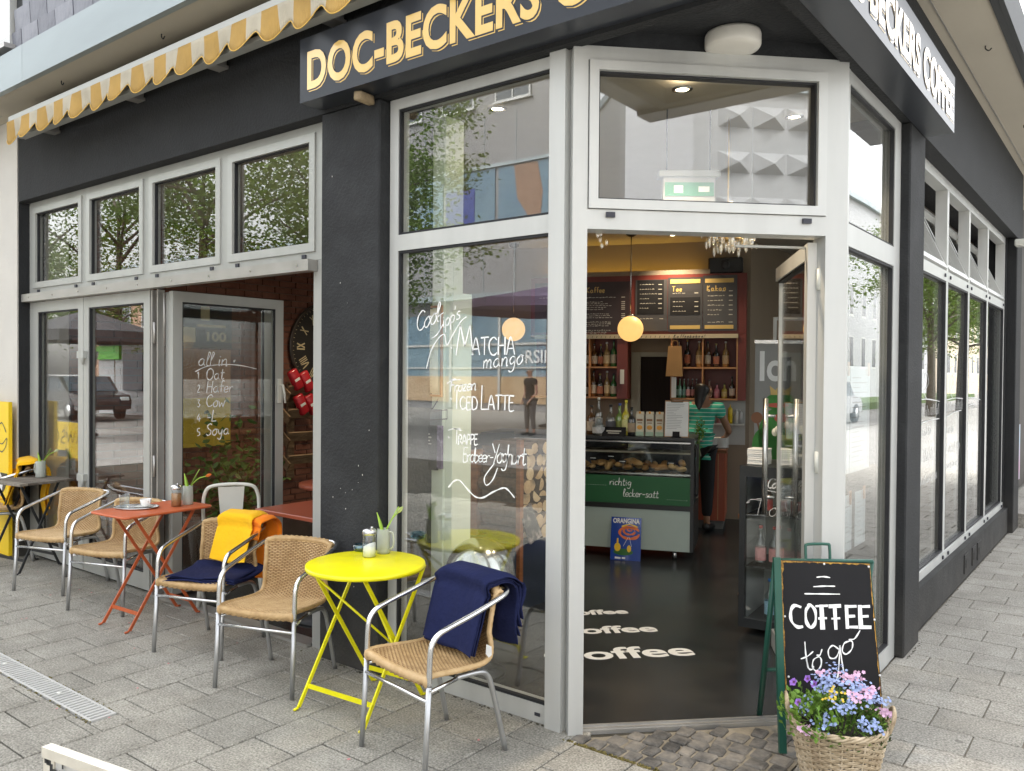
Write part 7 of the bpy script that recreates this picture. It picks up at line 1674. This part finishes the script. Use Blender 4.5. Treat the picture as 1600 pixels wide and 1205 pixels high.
# ------------------------------------------------------------------ neighbour front at the far right
ns_ = thing('neighbour_shop', 'dark brown neighbouring shopfront with vent grille beyond the cafe', 'building', (-1.4, 12, 0))
M_dbr = mat("dark_brown_panel", (.03, .024, .021), .6, var=.15)
b = MB(); b.bb(-1.6, 10.26, .2, -1.28, 16, 3.748); ob('wall_panel', b, M_dbr, ns_, True)
b = MB(); b.bb(-1.6, 10.26, -.01, -1.0, 16, .15); ob('stone_step', b, M_slab2, ns_, True)
b = MB(); 
for k in range(9): b.bb(-1.279, 10.5, 1.25 + k * .04, -1.26, 11.3, 1.272 + k * .04)
ob('vent_slats', b, M_galv, ns_, True)
pc = thing('poster_case', 'dark poster case with a pink poster on the neighbouring shopfront', 'poster case', (-1.2, 10.9, .35)); b = MB(); b.bb(-1.279, 10.35, .33, -1.19, 11.5, 1.12); ob('case', b, M_dbr, pc, True); b = MB(); b.bb(-1.189, 10.42, .40, -1.186, 11.43, 1.05); ob('poster_sheet', b, ramp_mat("pink_poster", [(.35, (.3, .5, .6)), (.5, (.6, .3, .5)), (.65, (.7, .6, .7))], .4, 2.5, 0), pc, True)

# ------------------------------------------------------------------ the opposite sides of the street (seen in the panes)
M_pw = mat("far_window_glass", (.06, .08, .1), .12, var=.3, scale=.6, spec=.7)
def house(name, label, P, u0, u1, h, dep, wallm, rows, cols, z0, dz, ww, wh, u_off=1.2, trim=True, framem=None, roof=None, skip=()):
    t = thing(name, label, 'building', P((u0 + u1) / 2, 0, 0))
    b = MB(); b.pbox(P, u0, u1, -.05, h, -dep, 0); ob('wall', b, wallm, t, True)
    if trim:
        b = MB(); b.pbox(P, u0 - .1, u1 + .1, h, h + .35, -dep - .1, .25); ob('cornice', b, roof or M_fascia, t, True)
    fm = framem or M_frame_w; mw, mg_ = None, None
    du = (u1 - u0 - 2 * u_off) / max(1, cols - 1)
    for r_ in range(rows):
        for c in range(cols):
            if (r_, c) in skip: continue
            u = u0 + u_off + c * du; z = z0 + r_ * dz
            if mw is None:
                q = MB(); ring(q, lambda a, b_, d: Vector((a, -d, b_)), -ww / 2, ww / 2, 0, wh, .08, .0, .06); q.bb(-.03, -.05, .08, .03, -.0, wh - .08); q.bb(-ww / 2 - .08, -.14, -.07, ww / 2 + .08, 0, -.002); mw = q.mesh('window', fm)
                q = MB(); q.bb(-ww / 2 + .075, -.02, .075, ww / 2 - .075, .0, wh - .075); mg_ = q.mesh('pane', M_pw)
            ang = math.atan2((P(1, 0, 0) - P(0, 0, 0)).y, (P(1, 0, 0) - P(0, 0, 0)).x)
            o = bpy.data.objects.new('window', mw); COL.objects.link(o); o.parent = t; o.location = P(u, z, .004) - t.location; o.rotation_euler = (0, 0, ang)
            o2 = bpy.data.objects.new('pane', mg_); COL.objects.link(o2); o2.parent = o
    return t
OPP = plane((0, -23, 0), (-1, 0, 0), (0, 1, 0))       # faces +y, u runs to -x
M_gryp = mat("grey_cladding", (.27, .27, .275), .6, var=.05, scale=.4); M_brk = ramp_mat("far_brick", [(.3, (.34, .2, .14)), (.7, (.48, .33, .23))], .9, 3, .2, 20, coords='World'); M_sandw = mat("sand_render", (.58, .49, .37), .9, var=.05, scale=.5); M_wht = mat("white_facade", (.44, .45, .46), .8, var=.04, scale=.4)
gh = house('grey_building', 'grey clad building with a blue poster band across the square', OPP, 14.5, 34, 20, 10, M_gryp, 2, 6, 13.9, 3.2, 2.0, 1.9, 1.6)
b = MB()
for k in range(11): b.pbox(OPP, 15 + k * 1.85, 15.03 + k * 1.85, 4.5, 13.4, .001, .02)
b.pbox(OPP, 14.5, 34, 11.0, 11.15, .001, .12); b.pbox(OPP, 14.5, 34, 8.2, 8.4, .001, .12); b.pbox(OPP, 14.5, 34, 5.0, 5.25, .001, .5); ob('panel_joint', b, M_fascia, gh, True)
M_sky2 = ramp_mat("poster_sky", [(.3, (.12, .21, .29)), (.55, (.2, .3, .36)), (.75, (.42, .46, .48))], .35, .5, 0, 20); M_sandp = ramp_mat("poster_sand", [(.3, (.4, .26, .14)), (.7, (.58, .45, .3))], .4, .8, 0, 20)
M_leg = mat("poster_skin", (.3, .18, .12), .5, var=.2, scale=1); M_bluep = mat("poster_blue", (.02, .05, .26), .4, var=.05)
for k, (u0, u1) in enumerate(((16, 20.4), (20.6, 23.4), (23.6, 26.6), (26.8, 30))):
    b = MB(); b.pbox(OPP, u0, u1, 8.42, 10.98, .001, .04); ob('poster_panel', b, M_sky2, gh, True)
b = MB(); b.prism([(21.0, 8.45), (21.6, 8.45), (22.3, 9.4), (22.5, 10.95), (21.2, 10.95), (20.9, 9.6)], lambda x, y, d: OPP(x, y, .041 + d), 0, .01); b.prism([(19.0, 8.45), (20.0, 8.45), (20.1, 10.95), (18.9, 10.95)], lambda x, y, d: OPP(x, y, .041 + d), 0, .01); ob('poster_print', b, M_leg, gh, True)
b = MB(); b.pbox(OPP, 24.8, 26.6, 8.42, 10.2, .041, .06); ob('blue_print', b, M_bluep, gh, True)
q, _ = text_mb("Josef", .6, lambda x, y, d: OPP(26.4 - x, 9.2 + y, .062 + d), 0, 0, 0, .01, .01)
b = MB(); b.pbox(OPP, 15, 30, .3, 4.4, .001, .03); ob('shop_front', b, M_sky2, gh, True)
b = MB(); b.pbox(OPP, 15, 30, .3, 1.5, .031, .05); ob('sand_print', b, M_sandp, gh, True)
b = MB()
for u in (17.4, 20.3, 23.2, 26.1): b.pbox(OPP, u, u + .14, .05, 4.5, .0, .09)
b.pbox(OPP, 15, 30, 2.9, 3.0, .0, .08); b.pbox(OPP, 15, 30, 1.85, 1.92, .0, .08); ob('shop_frame', b, M_frame_w, gh, True)
q, _ = text_mb("RSIEU", .8, lambda x, y, d: OPP(21.8 - x, 2.1 + y, .055 + d), 0, 0, 0, .01, .01); ob('shop_lettering', q, M_paper, gh, True)
house('brick_building', 'old brick house row behind the trees across the square', OPP, 34.3, 62, 8.6, 10, M_brk, 2, 9, 1.2, 3.4, 1.5, 2.0, 2.0)
house('sand_building', 'sand coloured house with hipped eaves across the junction', plane((26.1, -20.3, 0), (.72, .69, 0), (-.69, .72, 0)), -16, 5.6, 13.4, 9, M_sandw, 3, 6, 3.6, 3.2, 1.4, 1.9, 2.0)
# white department store with relief bands on the diagonal
DG = plane((22, -16, 0), (.72, .69, 0), (-.69, .72, 0))
dst = house('department_store', 'white store building with bands of pyramid relief across the junction', DG, 4.8, 30, 14.0, 12, M_wht, 0, 0, 0, 0, 1, 1)
b = MB()
for z in (8.4, 10.4, 12.4):
    for k in range(13):
        u = 9 + k * 1.6; c_ = [DG(u, z, .002), DG(u + 1.5, z, .002), DG(u + 1.5, z + .95, .002), DG(u, z + .95, .002)]; b.add(c_ + [DG(u + .75, z + .35, .6)], [(0, 1, 4), (1, 2, 4), (2, 3, 4), (3, 0, 4), (3, 2, 1, 0)])
ob('pyramid_relief', b, M_wht, dst, True)
b = MB(); b.pbox(DG, 4.8, 30, .2, 4.0, .001, .04); ob('shop_windows', b, M_pw, dst, True)
b = MB(); b.pbox(DG, 4.7, 7.6, 0, 13.6, .002, .8); ob('stair_tower', b, mat("grey_panel_white", (.5, .51, .53), .7, var=.04), dst, True)
EAST = plane((12.5, 0, 0), (0, 1, 0), (-1, 0, 0))
house('white_building', 'white apartment house with tall paired windows across the side street', EAST, 26, 80, 12.8, 10, M_wht, 3, 20, 2.2, 3.3, 1.0, 2.0, 1.5)
house('grey_house', 'pale grey row house further down the side street', EAST, 81, 130, 12, 10, M_sandw, 3, 14, 2.0, 3.3, 1.3, 1.9, 2.0)
b = MB()
# kiosk with green sign, parasols, cars
kk = thing('white_kiosk', 'white roofed kiosk with a green sign band on the square', 'kiosk', (-29.5, -9.5, 0)); b = MB(); b.bb(-31.7, -11, 0, -28.1, -9, 2.6); ob('wall', b, M_wht, kk, True); b = MB(); b.bb(-32.1, -11.4, 2.601, -27.7, -8.5, 3.1); ob('roof', b, M_wht, kk, True); b = MB(); b.bb(-31.9, -8.999, 2.05, -30.0, -8.9, 2.55); ob('green_sign', b, mat("green_sign", (.1, .5, .03), .4, var=.05), kk, True); b = MB(); b.bb(-29.8, -8.999, .9, -28.4, -8.95, 2.4); ob('window', b, M_pw, kk, True)
bn = thing('yellow_barrier', 'yellow printed windbreak banner standing at the left end of the terrace', 'banner', (-12.8, .6, 0))
YN = plane((-12.8, .6, 0), (-1, 0, 0), (0, 1, 0))
b = MB(); b.pbox(YN, -.85, .85, .06, .84, -.01, .01); ob('sheet', b, M_yb, bn, True)
b = MB()
for u in (-.87, .87): b.pbox(YN, u - .02, u + .02, -.01, .88, -.02, .02); b.pbox(YN, u - .03, u + .03, -.01, .02, -.2, .2)
ob('stand', b, M_frame, bn, True)
b = MB(); f = lambda x, y, d: YN(x, y, .011 + d)
squig(b, [(-.5, .62), (-.6, .7), (-.68, .62), (-.6, .54), (-.52, .62), (-.46, .54)], f, .02); squig(b, [(-.4, .7), (-.34, .55), (-.27, .66), (-.2, .55), (-.15, .7)], f, .02); squig(b, [(.0, .68), (-.08, .72), (-.1, .64), (0., .6), (.02, .53), (-.1, .53)], f, .02); squig(b, [(.3, .68), (.18, .74), (.1, .62), (.2, .52), (.34, .56)], f, .02)
b.prism([(.15 + .3 * math.cos(a), .42 + .3 * math.sin(a)) for a in [math.pi + math.pi * i / 16 for i in range(17)]], f, .001, .003); ob('print', b, M_black2, bn, True)
def parasol(label, x, y, h, r_, m):
    t = thing('parasol', label, 'parasol', (x, y, 0)); b = MB(); b.cyl((0, 0, 0), (0, 0, h), .03, n=10); ob('pole', b, M_frame, t)
    b = MB(); n = 8; b.add([(r_ * math.cos(2 * math.pi * i / n), r_ * math.sin(2 * math.pi * i / n), h - .55) for i in range(n)] + [(0, 0, h)] + [(r_ * math.cos(2 * math.pi * i / n), r_ * math.sin(2 * math.pi * i / n), h - .8) for i in range(n)], [(i, (i + 1) % n, n) for i in range(n)] + [(i, n + 1 + i, n + 1 + (i + 1) % n, (i + 1) % n) for i in range(n)]); o = ob('canopy', b, m, t); o.modifiers.new('s', 'SOLIDIFY').thickness = .01
    b = MB(); b.lathe([(.25, 0), (.25, .06), (.05, .1)], (0, 0, 0), 16); ob('base', b, M_darkmetal, t)
parasol('large purple market parasol across the square', -14.6, -14.5, 4.3, 3.0, mat("purple_canvas", (.16, .12, .19), .9, var=.06)); parasol('dark grey parasol on the terrace opposite the doors', -20.6, -3.4, 3.1, 1.7, mat("grey_canvas", (.06, .06, .065), .9, var=.1))
def car(label, x, y, rz, m):
    t = thing('parked_car', label, 'car', (x, y, 0), R(rz)); b = MB(); prof = [(-2.05, .35), (2.05, .35), (2.1, .62), (1.95, .82), (1.1, .92), (.45, 1.42), (-.95, 1.46), (-1.75, .98), (-2.1, .9)]
    b.prism(prof, lambda x, y, d: Vector((x, d, y)), -.82, .82); ob('body', b, m, t)
    for s_ in (-1, 1):
        b = MB(); b.prism([(.95, .95), (.42, 1.36), (-.25, 1.38), (-.25, .95)], lambda x, y, d: Vector((x, s_ * (.821 + d), y)), 0, .008); b.prism([(-.32, .95), (-.32, 1.38), (-.9, 1.38), (-1.5, 1.0)], lambda x, y, d: Vector((x, s_ * (.821 + d), y)), 0, .008); ob('side_window', b, M_pw, t)
        for x_ in (-1.3, 1.3):
            b = MB(); b.tube([(x_, s_ * .68, .32), (x_, s_ * .85, .32)], .32, 20); w = ob('wheel', b, M_rubber, t); b = MB(); b.tube([(x_, s_ * .851, .32), (x_, s_ * .865, .32)], .19, 14); ob('rim', b, M_alu, w)
        b = MB(); b.rbox((2.06, s_ * .6, .7), (.08, .28, .12), .02); ob('headlight', b, M_paper, t)
    b = MB(); b.add([(.47, -.7, 1.415), (.47, .7, 1.415), (1.07, .74, .945), (1.07, -.74, .945)], [(0, 1, 2, 3)]); o = ob('windscreen', b, M_pw, t); o.modifiers.new('s', 'SOLIDIFY').thickness = -.012
car('dark parked car across the street from the folding doors', -28.5, -6.8, 3, mat("car_dark", (.02, .022, .028), .2, .3, .03, coat=.8)); car('white parked car on the far side of the side street', 6.6, 22, 90, mat("car_white", (.7, .7, .7), .2, 0, .02, coat=.8)); car('silver parked car further down the side street', 6.6, 29, 90, mat("car_silver", (.35, .36, .38), .25, .6, .02, coat=.8))
b = MB(); b.bb(5.0, 8, -.04, 11.2, 90, -.03); tag(ob('side_road', b, M_slab0), kind='structure')
b = MB(); b.bb(8.6, 30, -.03, 11.8, 75, .3); tag(ob('hedge_bed', b, M_leaf), 'low green planted bed along the far side of the side street', 'planting', kind='stuff')
# trees
def tree(label, x, y, h, cr, seed, group='street trees', n=3600):
    r2 = random.Random(seed); t = thing('street_tree', label, 'tree', (x, y, 0), 0, group)
    b = MB(); b.tube(cat([(0, 0, 0), (.05, .03, h * .25), (.0, .08, h * .5), (.1, 0, h * .8)], 4), [.2, .19, .18, .17, .16, .15, .14, .12, .10, .08, .06, .05, .03], 9); ob('trunk', b, M_bark, t)
    b = MB(); tips = []
    for k in range(13):
        a = r2.uniform(0, 6.28); z0 = h * r2.uniform(.32, .7); ln = cr * r2.uniform(.6, 1.05); e = Vector((ln * math.cos(a), ln * math.sin(a), z0 + r2.uniform(.3, .28 * h))); m_ = Vector((ln * .5 * math.cos(a), ln * .5 * math.sin(a), z0 + (e.z - z0) * .65))
        b.tube(cat([(0, .05, z0), m_, e], 4), [.08, .07, .06, .05, .045, .04, .03, .02, .012], 6); tips += [e, m_ * .5 + e * .5]
    ob('limbs', b, M_bark, t)
    b = MB(); cl = [p + Vector((r2.gauss(0, cr * .22), r2.gauss(0, cr * .22), r2.gauss(0, h * .07))) for p in tips for _ in range(4)]
    for c in cl:
        rad = cr * r2.uniform(.13, .26)
        for k in range(n // len(cl)):
            d = Vector((r2.gauss(0, 1), r2.gauss(0, 1), r2.gauss(0, .7))); p = c + d * rad * .62; s_ = r2.uniform(.05, .095)
            leafquad(b, p, Vector((r2.gauss(0, 1), r2.gauss(0, 1), r2.gauss(-.3, .5))), s_ * 1.7, s_ * .5, r2.uniform(-1.2, 1.2))
    ob('crown', b, M_tleaf, t, kind='stuff'); return t
t1 = tree('broad leafy tree across the street opposite the large corner pane', -18.0, -9.4, 9.5, 3.4, 31, n=15000)
t2 = tree('tall leafy tree across the street opposite the terrace vents', -24.0, -8.6, 10.5, 3.9, 32, n=16000)
for src, x, y, a, s_, lb in ((t2, -30.5, -9.2, 80, 1.0, 'second tall leafy tree further left across the street'), (t1, -38.5, -9.0, 140, 1.1, 'leafy tree far left across the street'), (t1, 4.6, 37, 200, .95, 'leafy tree by the white parked car in the side street'), (t2, 4.8, 45, 30, .9, 'leafy tree in the middle of the side street row'), (t1, 4.4, 56, 300, 1.0, 'leafy tree at the far end of the side street row')):
    c = copy_tree(src); c.location = (x, y, 0); c.rotation_euler.z = R(a); c.scale = (s_, s_, s_); c['label'] = lb
JM = dict(pelvis=(0, 0, .93), waist=(0, 0, 1.07), chest=(0, .01, 1.27), collar=(0, .0, 1.42), neck=(0, .01, 1.5), head=(0, .03, 1.61), crown=(0, .02, 1.68), shL=(-.19, 0, 1.39), shR=(.19, 0, 1.39), elL=(-.24, -.02, 1.1), wrL=(-.16, .12, .92), elR=(.24, -.02, 1.1), wrR=(.16, .12, .92), hipL=(-.09, 0, .87), hipR=(.09, 0, .87), knL=(-.1, .03, .49), knR=(.1, .0, .49), anL=(-.1, 0, .09), anR=(.12, -.04, .09), toeL=(-.12, .13, .03), toeR=(.14, .1, .03), face=(0, 1, 0))
person('man in a black shirt and grey trousers standing out on the square', (-13.1, -11.6, -.04), R(15), 1.05, JM, mat("grey_hair", (.2, .18, .16), .6), mat("black_shirt", (.015, .015, .017), .9), mat("grey_trousers", (.1, .1, .11), .9), M_black2, 0, mat("fair_skin", (.5, .28, .2), .55))
cam_d.dof.use_dof = False
